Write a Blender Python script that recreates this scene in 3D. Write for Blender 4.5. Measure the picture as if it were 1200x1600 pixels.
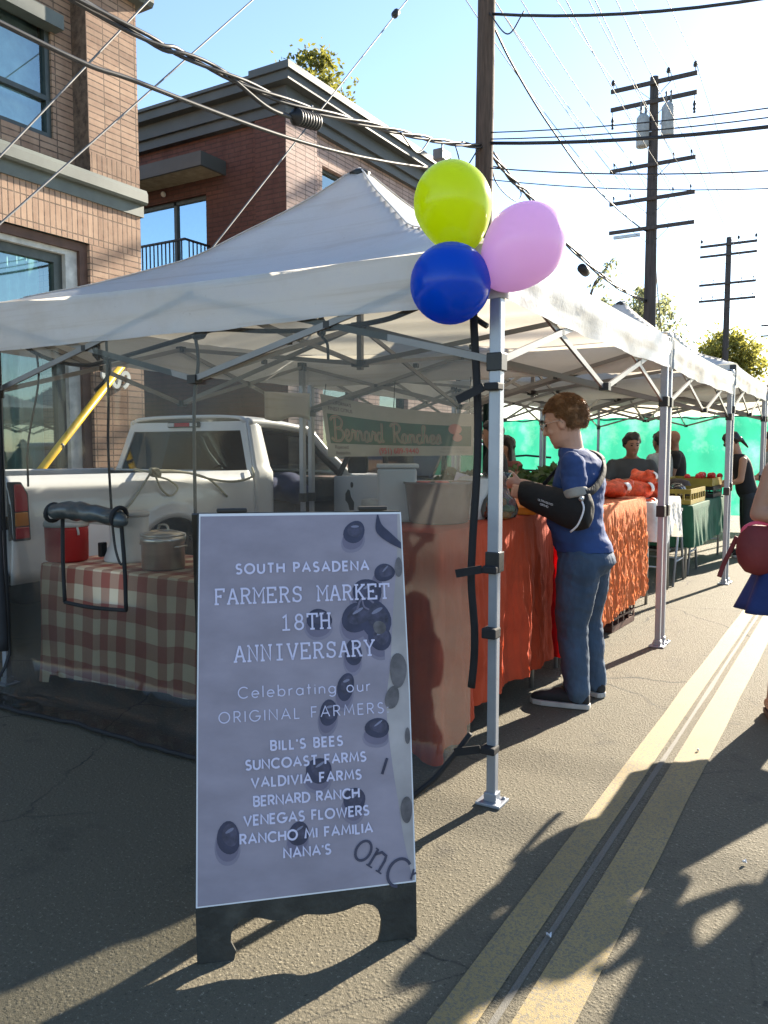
import bpy, bmesh, math, random
from mathutils import Vector, Matrix, noise
from math import sin, cos, pi, radians, sqrt

for o in list(bpy.data.objects):
    bpy.data.objects.remove(o, do_unlink=True)
S = bpy.context.scene
COL = S.collection
random.seed(7)

# ---------------------------------------------------------------- camera, sky, sun, exposure
cam_d = bpy.data.cameras.new('camera')
cam = bpy.data.objects.new('camera', cam_d)
COL.objects.link(cam)
cam_d.sensor_fit = 'VERTICAL'
cam_d.sensor_height = 36.0
cam_d.sensor_width = 27.0
cam_d.lens = 36.0 * 1250.0 / 1600.0
cam_d.clip_start = 0.05
cam_d.clip_end = 2000
cam.location = (0, 0, 1.42)
cam.rotation_euler = (radians(90) - math.atan(98 / 1250.0), 0, radians(31))
S.camera = cam

SUN_EL, SUN_AZ = radians(24.5), radians(11.5)        # azimuth measured from +Y (down the street) towards +X
sun_dir = Vector((sin(SUN_AZ) * cos(SUN_EL), cos(SUN_AZ) * cos(SUN_EL), sin(SUN_EL)))
world = bpy.data.worlds.new('World')
S.world = world
world.use_nodes = True
wn = world.node_tree.nodes
wl = world.node_tree.links
bg = wn['Background']
sky = wn.new('ShaderNodeTexSky')
sky.sky_type = 'NISHITA'
sky.sun_disc = False
sky.sun_elevation = SUN_EL
sky.sun_rotation = SUN_AZ
sky.air_density = 1.0
sky.dust_density = 0.25
sky.ozone_density = 2.0
wl.new(sky.outputs[0], bg.inputs[0])
bg.inputs[1].default_value = 0.065
sun_d = bpy.data.lights.new('sun', 'SUN')
sun_d.energy = 4.4
sun_d.angle = radians(0.6)
sun_d.color = (1.0, 0.89, 0.72)
sun = bpy.data.objects.new('sun', sun_d)
sun.rotation_euler = (-sun_dir).to_track_quat('-Z', 'Y').to_euler()
sun.location = (10, 40, 30)
COL.objects.link(sun)
S.view_settings.view_transform = 'Standard'
S.view_settings.look = 'None'
S.view_settings.gamma = 1.0
S.view_settings.exposure = 2.3
S.view_settings.use_curve_mapping = False
S.cycles.use_denoising = True
S.cycles.max_bounces = 10
S.cycles.transparent_max_bounces = 16
S.cycles.transmission_bounces = 8
S.cycles.caustics_reflective = False
S.cycles.caustics_refractive = False
S.cycles.sample_clamp_indirect = 6.0

# ---------------------------------------------------------------- object helpers
ORIGIN = {}

def link(o, parent=None):
    COL.objects.link(o)
    if parent is not None:
        o.parent = parent
        ORIGIN[o.name] = ORIGIN[parent.name]
    return o

def tag(o, label=None, cat=None, group=None, kind=None):
    if label: o['label'] = label
    if cat: o['category'] = cat
    if group: o['group'] = group
    if kind: o['kind'] = kind
    return o

def thing(name, label, cat, loc=(0, 0, 0), group=None):
    o = bpy.data.objects.new(name, None)
    o.empty_display_size = 0.1
    COL.objects.link(o)
    o.location = loc
    ORIGIN[o.name] = Vector(loc)
    return tag(o, label, cat, group)

def copy_tree(o, parent=None):
    c = o.copy()
    COL.objects.link(c)
    if parent is not None:
        c.parent = parent
    ORIGIN[c.name] = Vector((0, 0, 0))
    for ch in list(o.children):
        copy_tree(ch, c)
    return c

class MB:
    """collects faces; build() links them as one mesh object"""
    def __init__(self):
        self.v, self.f, self.m, self.s = [], [], [], []
    def add(self, vs, fs, mi=0, smooth=False):
        b = len(self.v)
        self.v += [Vector(p) for p in vs]
        for f in fs:
            self.f.append([b + i for i in f])
            self.m.append(mi)
            self.s.append(smooth)
        return self
    def box(self, a, b, mi=0):
        x0, y0, z0 = [min(a[i], b[i]) for i in range(3)]
        x1, y1, z1 = [max(a[i], b[i]) for i in range(3)]
        vs = [(x0, y0, z0), (x1, y0, z0), (x1, y1, z0), (x0, y1, z0), (x0, y0, z1), (x1, y0, z1), (x1, y1, z1), (x0, y1, z1)]
        return self.add(vs, [(0, 3, 2, 1), (4, 5, 6, 7), (0, 1, 5, 4), (1, 2, 6, 5), (2, 3, 7, 6), (3, 0, 4, 7)], mi)
    def obox(self, c, size, rz=0, rx=0, ry=0, mi=0):
        M = Matrix.Translation(Vector(c)) @ Matrix.Rotation(rz, 4, 'Z') @ Matrix.Rotation(rx, 4, 'X') @ Matrix.Rotation(ry, 4, 'Y')
        t = MB().box((-size[0] / 2, -size[1] / 2, -size[2] / 2), (size[0] / 2, size[1] / 2, size[2] / 2))
        return self.add([M @ p for p in t.v], t.f, mi)
    def bar(self, p, q, w, h=None, mi=0, up=(0, 0, 1)):
        h = h or w
        p, q = Vector(p), Vector(q)
        d = (q - p).normalized()
        u = Vector(up)
        if abs(d.dot(u)) > 0.98: u = Vector((0, 1, 0))
        sx = d.cross(u).normalized() * (w / 2)
        sy = sx.cross(d).normalized() * (h / 2)
        vs = [p - sx - sy, p + sx - sy, p + sx + sy, p - sx + sy, q - sx - sy, q + sx - sy, q + sx + sy, q - sx + sy]
        return self.add(vs, [(0, 3, 2, 1), (4, 5, 6, 7), (0, 1, 5, 4), (1, 2, 6, 5), (2, 3, 7, 6), (3, 0, 4, 7)], mi)
    def tube(self, pts, r, n=8, mi=0, caps=True, closed=False, smooth=True, flat=1.0):
        pts = [Vector(p) for p in pts]
        R = r if isinstance(r, (list, tuple)) else [r] * len(pts)
        N = len(pts)
        vs = []
        u = None
        for i, p in enumerate(pts):
            if closed: d = pts[(i + 1) % N] - pts[i - 1]
            else: d = pts[min(i + 1, N - 1)] - pts[max(i - 1, 0)]
            if d.length < 1e-9: d = Vector((0, 0, 1))
            d.normalize()
            if u is None:
                a = Vector((0, 0, 1)) if abs(d.z) < 0.9 else Vector((0, 1, 0))
                u = d.cross(a).normalized()
            else:
                u = (u - d * u.dot(d))
                u = u.normalized() if u.length > 1e-6 else d.orthogonal().normalized()
            w = d.cross(u)
            for k in range(n):
                a = 2 * pi * k / n
                vs.append(p + (u * cos(a) + w * sin(a) * flat) * R[i])
        fs = []
        for i in range(N if closed else N - 1):
            j = (i + 1) % N
            for k in range(n):
                fs.append((i * n + k, i * n + (k + 1) % n, j * n + (k + 1) % n, j * n + k))
        if caps and not closed:
            fs.append(tuple(reversed(range(n))))
            fs.append(tuple((N - 1) * n + k for k in range(n)))
        return self.add(vs, fs, mi, smooth)
    def lathe(self, c, prof, n=24, mi=0, smooth=True, axis=None, sx=1.0, sy=1.0):
        """prof: list of (radius, height) from bottom to top"""
        M = Matrix.Translation(Vector(c))
        if axis is not None:
            M = M @ Vector(axis).to_track_quat('Z', 'Y').to_matrix().to_4x4()
        vs = []
        for r, z in prof:
            for k in range(n):
                a = 2 * pi * k / n
                vs.append(M @ Vector((r * cos(a) * sx, r * sin(a) * sy, z)))
        fs = []
        for i in range(len(prof) - 1):
            for k in range(n):
                fs.append((i * n + k, i * n + (k + 1) % n, (i + 1) * n + (k + 1) % n, (i + 1) * n + k))
        if prof[0][0] > 1e-4: fs.append(tuple(reversed(range(n))))
        if prof[-1][0] > 1e-4: fs.append(tuple((len(prof) - 1) * n + k for k in range(n)))
        return self.add(vs, fs, mi, smooth)
    def ell(self, c, r, rot=None, n=14, m=10, mi=0):
        M = Matrix.Translation(Vector(c))
        if rot is not None: M = M @ rot.to_matrix().to_4x4()
        vs, fs = [], []
        for i in range(m + 1):
            t = pi * i / m - pi / 2
            for k in range(n):
                a = 2 * pi * k / n
                vs.append(M @ Vector((r[0] * cos(t) * cos(a), r[1] * cos(t) * sin(a), r[2] * sin(t))))
        for i in range(m):
            for k in range(n):
                fs.append((i * n + k, i * n + (k + 1) % n, (i + 1) * n + (k + 1) % n, (i + 1) * n + k))
        return self.add(vs, fs, mi, True)
    def cap(self, p, q, r1, r2=None, n=12):
        """closed capsule between two points, tapering"""
        r2 = r1 if r2 is None else r2
        p, q = Vector(p), Vector(q)
        d = (q - p).normalized()
        pts, R = [], []
        for a in (-90, -60, -30, 0):
            pts.append(p + d * r1 * sin(radians(a)) ); R.append(max(r1 * cos(radians(a)), r1 * 0.05))
        for t in (0.25, 0.5, 0.75):
            pts.append(p.lerp(q, t)); R.append(r1 + (r2 - r1) * t)
        for a in (0, 30, 60, 90):
            pts.append(q + d * r2 * sin(radians(a))); R.append(max(r2 * cos(radians(a)), r2 * 0.05))
        return self.tube(pts, R, n)
    def chain(self, pts, R, n=12):
        for i in range(len(pts) - 1):
            self.cap(pts[i], pts[i + 1], R[i], R[i + 1], n)
        return self
    def loft(self, secs, n=20, mi=0):
        """secs: (centre, half-width vector, half-depth vector); closed with caps"""
        vs = []
        for c, a, b in secs:
            c, a, b = Vector(c), Vector(a), Vector(b)
            for k in range(n):
                t = 2 * pi * k / n
                vs.append(c + a * cos(t) + b * sin(t))
        fs = []
        for i in range(len(secs) - 1):
            for k in range(n):
                fs.append((i * n + k, i * n + (k + 1) % n, (i + 1) * n + (k + 1) % n, (i + 1) * n + k))
        fs.append(tuple(reversed(range(n))))
        fs.append(tuple((len(secs) - 1) * n + k for k in range(n)))
        return self.add(vs, fs, mi, True)
    def prism(self, poly, origin, ax, ay, d0, d1, mi=0, smooth=False):
        """extrude a 2-D polygon (coords along ax, ay) from d0 to d1 along ax x ay"""
        o, ax, ay = Vector(origin), Vector(ax), Vector(ay)
        nrm = ax.cross(ay).normalized()
        n = len(poly)
        vs = [o + ax * x + ay * y + nrm * d0 for x, y in poly] + [o + ax * x + ay * y + nrm * d1 for x, y in poly]
        fs = [tuple(reversed(range(n))), tuple(range(n, 2 * n))] + [(i, (i + 1) % n, n + (i + 1) % n, n + i) for i in range(n)]
        return self.add(vs, fs, mi, smooth)
    def grid(self, fn, nu, nv, mi=0, smooth=True):
        vs = [fn(i / nu, j / nv) for j in range(nv + 1) for i in range(nu + 1)]
        fs = [(j * (nu + 1) + i, j * (nu + 1) + i + 1, (j + 1) * (nu + 1) + i + 1, (j + 1) * (nu + 1) + i) for j in range(nv) for i in range(nu)]
        return self.add(vs, fs, mi, smooth)
    def build(self, name, mat, parent=None, bevel=0, fix=False, solid=0, remesh=0, smooth_it=0, seg=2):
        me = bpy.data.meshes.new(name)
        off = ORIGIN[parent.name] if parent is not None else Vector((0, 0, 0))
        me.from_pydata([tuple(p - off) for p in self.v], [], self.f)
        for mt in (mat if isinstance(mat, (list, tuple)) else [mat]):
            me.materials.append(mt)
        me.polygons.foreach_set('material_index', self.m)
        me.polygons.foreach_set('use_smooth', self.s)
        me.update()
        if fix or remesh:
            bm = bmesh.new(); bm.from_mesh(me)
            bmesh.ops.recalc_face_normals(bm, faces=bm.faces)
            bm.to_mesh(me); bm.free()
        o = bpy.data.objects.new(name, me)
        if parent is None: ORIGIN[o.name] = Vector((0, 0, 0))
        link(o, parent)
        if bevel:
            md = o.modifiers.new('bevel', 'BEVEL'); md.width = bevel; md.segments = seg; md.limit_method = 'ANGLE'; md.angle_limit = radians(40)
        if solid:
            md = o.modifiers.new('solid', 'SOLIDIFY'); md.thickness = solid; md.offset = 0
        if remesh:
            md = o.modifiers.new('remesh', 'REMESH'); md.mode = 'VOXEL'; md.voxel_size = remesh; md.use_smooth_shade = True
            if smooth_it:
                md = o.modifiers.new('smooth', 'SMOOTH'); md.iterations = smooth_it; md.factor = 0.5
            bake(o)
        return o

def bake(o):
    dg = bpy.context.evaluated_depsgraph_get()
    me = bpy.data.meshes.new_from_object(o.evaluated_get(dg))
    o.modifiers.clear()
    old = o.data
    me.name = old.name
    o.data = me
    bpy.data.meshes.remove(old)

def fbm(p, s=1.0, o=4):
    return noise.fractal(Vector(p) * s, 1.0, 2.0, o)

# ---------------------------------------------------------------- materials
def nodes(name):
    m = bpy.data.materials.new(name)
    m.use_nodes = True
    nt = m.node_tree
    return m, nt, nt.nodes, nt.links, nt.nodes['Principled BSDF']

def mixc(nt, fac, a, b, mode='MIX'):
    n = nt.nodes.new('ShaderNodeMix'); n.data_type = 'RGBA'; n.blend_type = mode
    for sock, val in ((n.inputs[0], fac), (n.inputs[6], a), (n.inputs[7], b)):
        if hasattr(val, 'is_linked'): nt.links.new(val, sock)
        elif isinstance(val, (int, float)): sock.default_value = val
        else: sock.default_value = (*val[:3], 1)
    return n.outputs[2]

def noise_n(nt, vec, scale, detail=4, rough=0.55):
    n = nt.nodes.new('ShaderNodeTexNoise')
    n.inputs['Scale'].default_value = scale; n.inputs['Detail'].default_value = detail; n.inputs['Roughness'].default_value = rough
    if vec is not None: nt.links.new(vec, n.inputs['Vector'])
    return n.outputs['Fac']

def ramp(nt, fac, stops):
    r = nt.nodes.new('ShaderNodeValToRGB')
    e = r.color_ramp.elements
    while len(e) < len(stops): e.new(0.5)
    for i, (p, c) in enumerate(stops):
        e[i].position = p
        e[i].color = (c, c, c, 1) if isinstance(c, (int, float)) else (*c[:3], 1)
    nt.links.new(fac, r.inputs[0])
    return r.outputs[0]

def mapped(nt, scale=(1, 1, 1), rot=(0, 0, 0)):
    t = nt.nodes.new('ShaderNodeTexCoord'); mp = nt.nodes.new('ShaderNodeMapping')
    mp.inputs['Scale'].default_value = scale; mp.inputs['Rotation'].default_value = rot
    nt.links.new(t.outputs['Object'], mp.inputs['Vector'])
    return mp.outputs[0]

def bump(nt, bsdf, h, strength, dist=0.01):
    b = nt.nodes.new('ShaderNodeBump'); b.inputs['Strength'].default_value = strength; b.inputs['Distance'].default_value = dist
    nt.links.new(h, b.inputs['Height'])
    nt.links.new(b.outputs[0], bsdf.inputs['Normal'])
    return b.outputs[0]

def mat(name, col, rough=0.6, metal=0.0, var=0.25, scale=6.0, bmp=0.0, bscale=80.0, spec=0.4, trans=0.0, stretch=(1, 1, 1), dirt=None, dscale=1.5, damt=0.5, coat=0.0, sheen=0.0, tcol=None):
    m, nt, N, Lk, P = nodes(name)
    v = mapped(nt, stretch)
    f = noise_n(nt, v, scale, 5)
    lo = [c * (1 - var) for c in col]; hi = [min(1, c * (1 + var)) for c in col]
    c = mixc(nt, ramp(nt, f, [(0.3, 0.0), (0.7, 1.0)]), lo, hi)
    if dirt:
        f2 = noise_n(nt, mapped(nt, (1, 1, 1)), dscale, 6, 0.65)
        f3 = ramp(nt, f2, [(0.5, 0.0), (0.72, damt)])
        c = mixc(nt, f3, c, dirt)
    Lk.new(c, P.inputs['Base Color'])
    P.inputs['Roughness'].default_value = rough
    P.inputs['Metallic'].default_value = metal
    P.inputs['Specular IOR Level'].default_value = spec
    P.inputs['Coat Weight'].default_value = coat
    P.inputs['Sheen Weight'].default_value = sheen
    nrm = None
    if bmp:
        nrm = bump(nt, P, noise_n(nt, v, bscale, 4), bmp)
    if trans:
        T = N.new('ShaderNodeBsdfTranslucent')
        if tcol: T.inputs[0].default_value = (*tcol, 1)
        else: Lk.new(c, T.inputs[0])
        if nrm: Lk.new(nrm, T.inputs['Normal'])
        X = N.new('ShaderNodeMixShader'); X.inputs[0].default_value = trans
        Lk.new(P.outputs[0], X.inputs[1]); Lk.new(T.outputs[0], X.inputs[2])
        Lk.new(X.outputs[0], N['Material Output'].inputs[0])
    return m

def brick(name, axis, bw, bh, cols, offset=0.0, mortar=(0.055, 0.042, 0.036), msize=0.0095):
    m, nt, N, Lk, P = nodes(name)
    t = N.new('ShaderNodeTexCoord'); sp = N.new('ShaderNodeSeparateXYZ'); cb = N.new('ShaderNodeCombineXYZ')
    Lk.new(t.outputs['Object'], sp.inputs[0])
    Lk.new(sp.outputs[axis], cb.inputs[0]); Lk.new(sp.outputs[2], cb.inputs[1])
    b = N.new('ShaderNodeTexBrick')
    b.offset = offset; b.squash = 1.0
    b.inputs['Scale'].default_value = 1.0
    b.inputs['Brick Width'].default_value = bw; b.inputs['Row Height'].default_value = bh
    b.inputs['Mortar Size'].default_value = msize; b.inputs['Mortar Smooth'].default_value = 0.15
    b.inputs['Color1'].default_value = (*cols[0], 1); b.inputs['Color2'].default_value = (*cols[1], 1); b.inputs['Mortar'].default_value = (*mortar, 1)
    Lk.new(cb.outputs[0], b.inputs['Vector'])
    f = noise_n(nt, t.outputs['Object'], 9, 6, 0.7)
    c = mixc(nt, ramp(nt, f, [(0.3, 0.0), (0.75, 0.55)]), b.outputs['Color'], cols[2])
    f2 = noise_n(nt, t.outputs['Object'], 0.7, 4, 0.6)
    c = mixc(nt, ramp(nt, f2, [(0.4, 0.0), (0.7, 0.4)]), c, [x * 0.6 for x in cols[1]])
    f3 = noise_n(nt, mapped(nt, (1.6, 1.6, .25)), 1.3, 6, 0.7)
    c = mixc(nt, ramp(nt, f3, [(0.52, 0.0), (0.74, 0.5)]), c, [x * .5 for x in cols[1]])
    Lk.new(c, P.inputs['Base Color'])
    P.inputs['Roughness'].default_value = 0.85
    P.inputs['Specular IOR Level'].default_value = 0.25
    inv = N.new('ShaderNodeMath'); inv.operation = 'MULTIPLY_ADD'; inv.inputs[1].default_value = -1.0; inv.inputs[2].default_value = 1.0
    Lk.new(b.outputs['Fac'], inv.inputs[0])
    ad = N.new('ShaderNodeMath'); ad.operation = 'MULTIPLY_ADD'; ad.inputs[1].default_value = 0.35
    Lk.new(noise_n(nt, t.outputs['Object'], 60, 4), ad.inputs[0]); Lk.new(inv.outputs[0], ad.inputs[2])
    bump(nt, P, ad.outputs[0], 0.9, 0.012)
    return m

def glass(name, col=(0.8, 0.9, 0.92), alpha=0.35, rough=0.02, tint=(0.6, 0.72, 0.74)):
    """thin pane: mostly see-through with a mirror coat"""
    m, nt, N, Lk, P = nodes(name)
    g = N.new('ShaderNodeBsdfGlossy'); g.inputs[0].default_value = (*col, 1); g.inputs['Roughness'].default_value = rough
    t = N.new('ShaderNodeBsdfTransparent'); t.inputs[0].default_value = (*tint, 1)
    fr = N.new('ShaderNodeFresnel'); fr.inputs[0].default_value = 1.5
    ad = N.new('ShaderNodeMath'); ad.operation = 'ADD'; ad.inputs[1].default_value = alpha; ad.use_clamp = True
    Lk.new(fr.outputs[0], ad.inputs[0])
    x = N.new('ShaderNodeMixShader')
    Lk.new(ad.outputs[0], x.inputs[0]); Lk.new(t.outputs[0], x.inputs[1]); Lk.new(g.outputs[0], x.inputs[2])
    Lk.new(x.outputs[0], N['Material Output'].inputs[0])
    return m

def vinyl_mat(name, haze=0.16, col=(0.55, 0.56, 0.55)):
    m, nt, N, Lk, P = nodes(name)
    v = mapped(nt, (1, 1, 1))
    t = N.new('ShaderNodeBsdfTransparent'); t.inputs[0].default_value = (0.54, 0.555, 0.54, 1)
    d = N.new('ShaderNodeBsdfDiffuse'); d.inputs[0].default_value = (*col, 1)
    tr = N.new('ShaderNodeBsdfTranslucent'); tr.inputs[0].default_value = (*col, 1)
    dm = N.new('ShaderNodeMixShader'); dm.inputs[0].default_value = 0.35
    Lk.new(d.outputs[0], dm.inputs[1]); Lk.new(tr.outputs[0], dm.inputs[2])
    f = ramp(nt, noise_n(nt, v, 1.6, 6, 0.65), [(0.3, haze * 0.6), (0.72, haze * 1.5)])
    x1 = N.new('ShaderNodeMixShader'); Lk.new(f, x1.inputs[0]); Lk.new(t.outputs[0], x1.inputs[1]); Lk.new(dm.outputs[0], x1.inputs[2])
    g = N.new('ShaderNodeBsdfGlossy'); g.inputs['Roughness'].default_value = 0.06; g.inputs[0].default_value = (1, 1, 1, 1)
    fr = N.new('ShaderNodeFresnel'); fr.inputs[0].default_value = 1.22
    b = N.new('ShaderNodeBump'); b.inputs['Strength'].default_value = 0.25; b.inputs['Distance'].default_value = 0.03
    Lk.new(noise_n(nt, mapped(nt, (2.0, 2.0, 0.7)), 2.2, 2), b.inputs['Height'])
    Lk.new(b.outputs[0], g.inputs['Normal'])
    x2 = N.new('ShaderNodeMixShader'); Lk.new(fr.outputs[0], x2.inputs[0]); Lk.new(x1.outputs[0], x2.inputs[1]); Lk.new(g.outputs[0], x2.inputs[2])
    Lk.new(x2.outputs[0], N['Material Output'].inputs[0])
    return m

def asphalt_mat():
    m, nt, N, Lk, P = nodes('asphalt')
    v = mapped(nt)
    vo = N.new('ShaderNodeTexVoronoi'); vo.inputs['Scale'].default_value = 75
    Lk.new(v, vo.inputs['Vector'])
    speck = ramp(nt, vo.outputs['Distance'], [(0.0, 0.9), (0.55, 0.25)])
    fine = noise_n(nt, v, 260, 3, 0.7)
    c = mixc(nt, fine, (0.044, 0.039, 0.027), (0.225, 0.195, 0.132))
    rnd = noise_n(nt, v, 75, 2, 0.8)
    c = mixc(nt, ramp(nt, rnd, [(0.60, 0.0), (0.68, 0.8)]), c, (0.34, 0.30, 0.22))
    c = mixc(nt, ramp(nt, rnd, [(0.30, 0.7), (0.38, 0.0)]), c, (0.03, 0.027, 0.02))
    big = noise_n(nt, v, 0.9, 5, 0.6)
    c = mixc(nt, ramp(nt, big, [(0.35, 0.0), (0.7, 0.4)]), c, (0.10, 0.086, 0.06))
    oil = noise_n(nt, v, 3.5, 4, 0.6)
    c = mixc(nt, ramp(nt, oil, [(0.60, 0.0), (0.74, 0.55)]), c, (0.045, 0.04, 0.032))
    # hairline cracks, only here and there
    wv = N.new('ShaderNodeTexVoronoi'); wv.feature = 'DISTANCE_TO_EDGE'; wv.inputs['Scale'].default_value = 0.75
    ds = N.new('ShaderNodeVectorMath'); ds.operation = 'MULTIPLY_ADD'; ds.inputs[1].default_value = (.22, .22, 0)
    nz = N.new('ShaderNodeTexNoise'); nz.inputs['Scale'].default_value = 4.0; nz.inputs['Detail'].default_value = 6; Lk.new(v, nz.inputs['Vector'])
    Lk.new(nz.outputs['Color'], ds.inputs[0]); Lk.new(v, ds.inputs[2]); Lk.new(ds.outputs[0], wv.inputs['Vector'])
    ck = ramp(nt, wv.outputs['Distance'], [(0.0, 1.0), (0.006, 0.0)])
    mk = ramp(nt, noise_n(nt, v, 0.55, 3), [(0.46, 0.0), (0.54, 0.9)])
    mm = N.new('ShaderNodeMath'); mm.operation = 'MULTIPLY'; Lk.new(ck, mm.inputs[0]); Lk.new(mk, mm.inputs[1])
    c = mixc(nt, mm.outputs[0], c, (0.02, 0.019, 0.017))
    spots = noise_n(nt, v, 14, 2, 0.5)
    c = mixc(nt, ramp(nt, spots, [(0.73, 0.0), (0.76, 0.7)]), c, (0.03, 0.028, 0.026))
    Lk.new(c, P.inputs['Base Color'])
    P.inputs['Roughness'].default_value = 0.82
    P.inputs['Specular IOR Level'].default_value = 0.35
    ad = N.new('ShaderNodeMath'); ad.operation = 'ADD'
    Lk.new(speck, ad.inputs[0]); Lk.new(fine, ad.inputs[1])
    bump(nt, P, ad.outputs[0], 0.8, 0.010)
    return m

def paint_mat(name, col, wear):
    """worn road paint: the asphalt shows through where the paint has gone"""
    m, nt, N, Lk, P = nodes(name)
    v = mapped(nt)
    fine = noise_n(nt, v, 260, 3, 0.7)
    under = mixc(nt, fine, (0.045, 0.043, 0.038), (0.19, 0.178, 0.15))
    c = mixc(nt, noise_n(nt, v, 200, 3), [x * 0.75 for x in col], [min(1, x * 1.2) for x in col])
    c = mixc(nt, ramp(nt, noise_n(nt, v, 2.5, 4), [(0.4, 0.0), (0.7, 0.45)]), c, [x * 0.55 for x in col])
    f = noise_n(nt, v, 110, 5, 0.8)
    c = mixc(nt, ramp(nt, f, [(wear, 0.0), (wear + 0.08, 0.85)]), c, under)
    Lk.new(c, P.inputs['Base Color'])
    P.inputs['Roughness'].default_value = 0.75
    bump(nt, P, fine, 0.5, 0.005)
    return m

M = {}
M['asphalt'] = asphalt_mat()
M['yellow_paint'] = paint_mat('yellow_paint', (0.29, 0.215, 0.088), 0.49)
M['seal'] = paint_mat('crack_seal', (0.115, 0.103, 0.078), 0.40)
M['concrete'] = mat('concrete', (0.34, 0.32, 0.29), 0.85, var=0.2, scale=5, bmp=0.3, bscale=120)
BR = [(0.42, 0.275, 0.19), (0.29, 0.175, 0.12), (0.48, 0.345, 0.25)]
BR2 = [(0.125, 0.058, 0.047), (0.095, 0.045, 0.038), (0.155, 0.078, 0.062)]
M['brick_y'] = brick('stacked_brick', 1, 0.30, 0.092, BR)
M['brick_sol'] = brick('soldier_brick', 1, 0.092, 0.34, BR)
M['brick_x'] = brick('stacked_brick_side', 0, 0.30, 0.092, BR)
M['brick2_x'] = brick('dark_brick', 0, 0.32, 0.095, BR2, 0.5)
M['brick2_y'] = brick('sunlit_brick_street', 1, 0.32, 0.095, [(0.50, 0.36, 0.31), (0.40, 0.27, 0.23), (0.58, 0.46, 0.41)], 0.0)  # same dark brick paled: sunlight on the street face put into the colour
M['greenmetal'] = mat('grey_green_metal', (0.115, 0.13, 0.115), 0.5, var=0.16, scale=2, spec=0.4, dirt=(.07, .075, .065), dscale=1.2, damt=.5)
M['darkmetal'] = mat('dark_grey_cladding', (0.062, 0.070, 0.070), 0.55, var=0.12, scale=2)
M['soffit'] = mat('soffit', (0.30, 0.26, 0.18), 0.8)
M['frame_dark'] = mat('dark_window_frame', (0.05, 0.06, 0.055), 0.4)
M['frame_white'] = mat('pale_jamb', (0.5, 0.5, 0.47), 0.6)
M['wood_dark'] = mat('dark_timber', (0.10, 0.055, 0.04), 0.7)
M['glass'] = glass('window_glass', (0.72, 0.9, 0.95), 0.22, tint=(.75, .9, .88))
M['room'] = mat('room_dark', (0.16, 0.25, 0.24), 0.9)
M['curtain'] = mat('teal_curtain', (0.34, 0.60, 0.54), 0.9, var=0.15, trans=0.2)
M['rail'] = mat('black_rail', (0.02, 0.022, 0.025), 0.45)
M['pole_wood'] = mat('pole_wood', (0.085, 0.058, 0.044), 0.9, var=0.4, scale=5, stretch=(6, 6, 0.4), bmp=0.6, bscale=14)
M['pole_far'] = mat('weathered_pole_wood', (0.07, 0.06, 0.058), 0.9, var=0.3, scale=4, stretch=(5, 5, 0.3))
M['black'] = mat('black_rubber', (0.012, 0.012, 0.013), 0.5)
M['wire'] = mat('black_cable', (0.02, 0.02, 0.022), 0.5)
M['wire_grey'] = mat('grey_cable', (0.16, 0.16, 0.16), 0.5)
M['steel'] = mat('galvanised_steel', (0.42, 0.43, 0.44), 0.38, 0.7, var=0.15)
M['yellow_plastic'] = mat('yellow_plastic', (0.80, 0.50, 0.02), 0.4)
def canopy_mat():
    m, nt, N, Lk, P = nodes('canopy_fabric')
    v = mapped(nt)
    c = mixc(nt, noise_n(nt, v, 2.5, 5), (0.57, 0.585, 0.60), (0.63, 0.645, 0.66))
    c = mixc(nt, ramp(nt, noise_n(nt, v, 2.2, 6, .65), [(.5, 0), (.72, .45)]), c, (.40, .38, .34))
    band = noise_n(nt, mapped(nt, (.5, .5, 15)), 1.2, 4, .6)
    c = mixc(nt, ramp(nt, band, [(.54, 0), (.66, .40)]), c, (.36, .335, .29))
    spk = noise_n(nt, v, 38, 3, .6)
    c = mixc(nt, ramp(nt, spk, [(.70, 0), (.74, .5)]), c, (.25, .24, .22))
    Lk.new(c, P.inputs['Base Color'])
    P.inputs['Roughness'].default_value = .40; P.inputs['Specular IOR Level'].default_value = .55
    h = N.new('ShaderNodeMath'); h.operation = 'ADD'
    Lk.new(noise_n(nt, v, 5, 4), h.inputs[0]); Lk.new(noise_n(nt, mapped(nt, (3, 3, 3)), 6, 5, .7), h.inputs[1])
    nb = bump(nt, P, h.outputs[0], .30)
    T = N.new('ShaderNodeBsdfTranslucent'); Lk.new(mixc(nt, .75, c, (.80, .72, .58)), T.inputs[0]); Lk.new(nb, T.inputs['Normal'])
    X = N.new('ShaderNodeMixShader'); X.inputs[0].default_value = .32
    Lk.new(P.outputs[0], X.inputs[1]); Lk.new(T.outputs[0], X.inputs[2]); Lk.new(X.outputs[0], N['Material Output'].inputs[0])
    return m
M['canopy'] = canopy_mat()
M['tentpole'] = mat('painted_aluminium', (0.30, 0.325, 0.37), 0.38, 0.35, var=0.1)
M['truss'] = mat('aluminium_bar', (0.22, 0.215, 0.21), 0.45, 0.35, var=0.1)
M['black_plastic'] = mat('black_plastic', (0.02, 0.02, 0.02), 0.45)
M['strap'] = mat('black_strap', (0.018, 0.018, 0.02), 0.8)
M['vinyl'] = vinyl_mat('clear_vinyl', .13, (.30, .29, .27))

# ---------------------------------------------------------------- ground and road
g = MB()
g.grid(lambda u, v: (-400 + 800 * u, -400 + 800 * v, 0), 8, 8, smooth=False)
tag(g.build('road', M['asphalt']), kind='structure')

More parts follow.
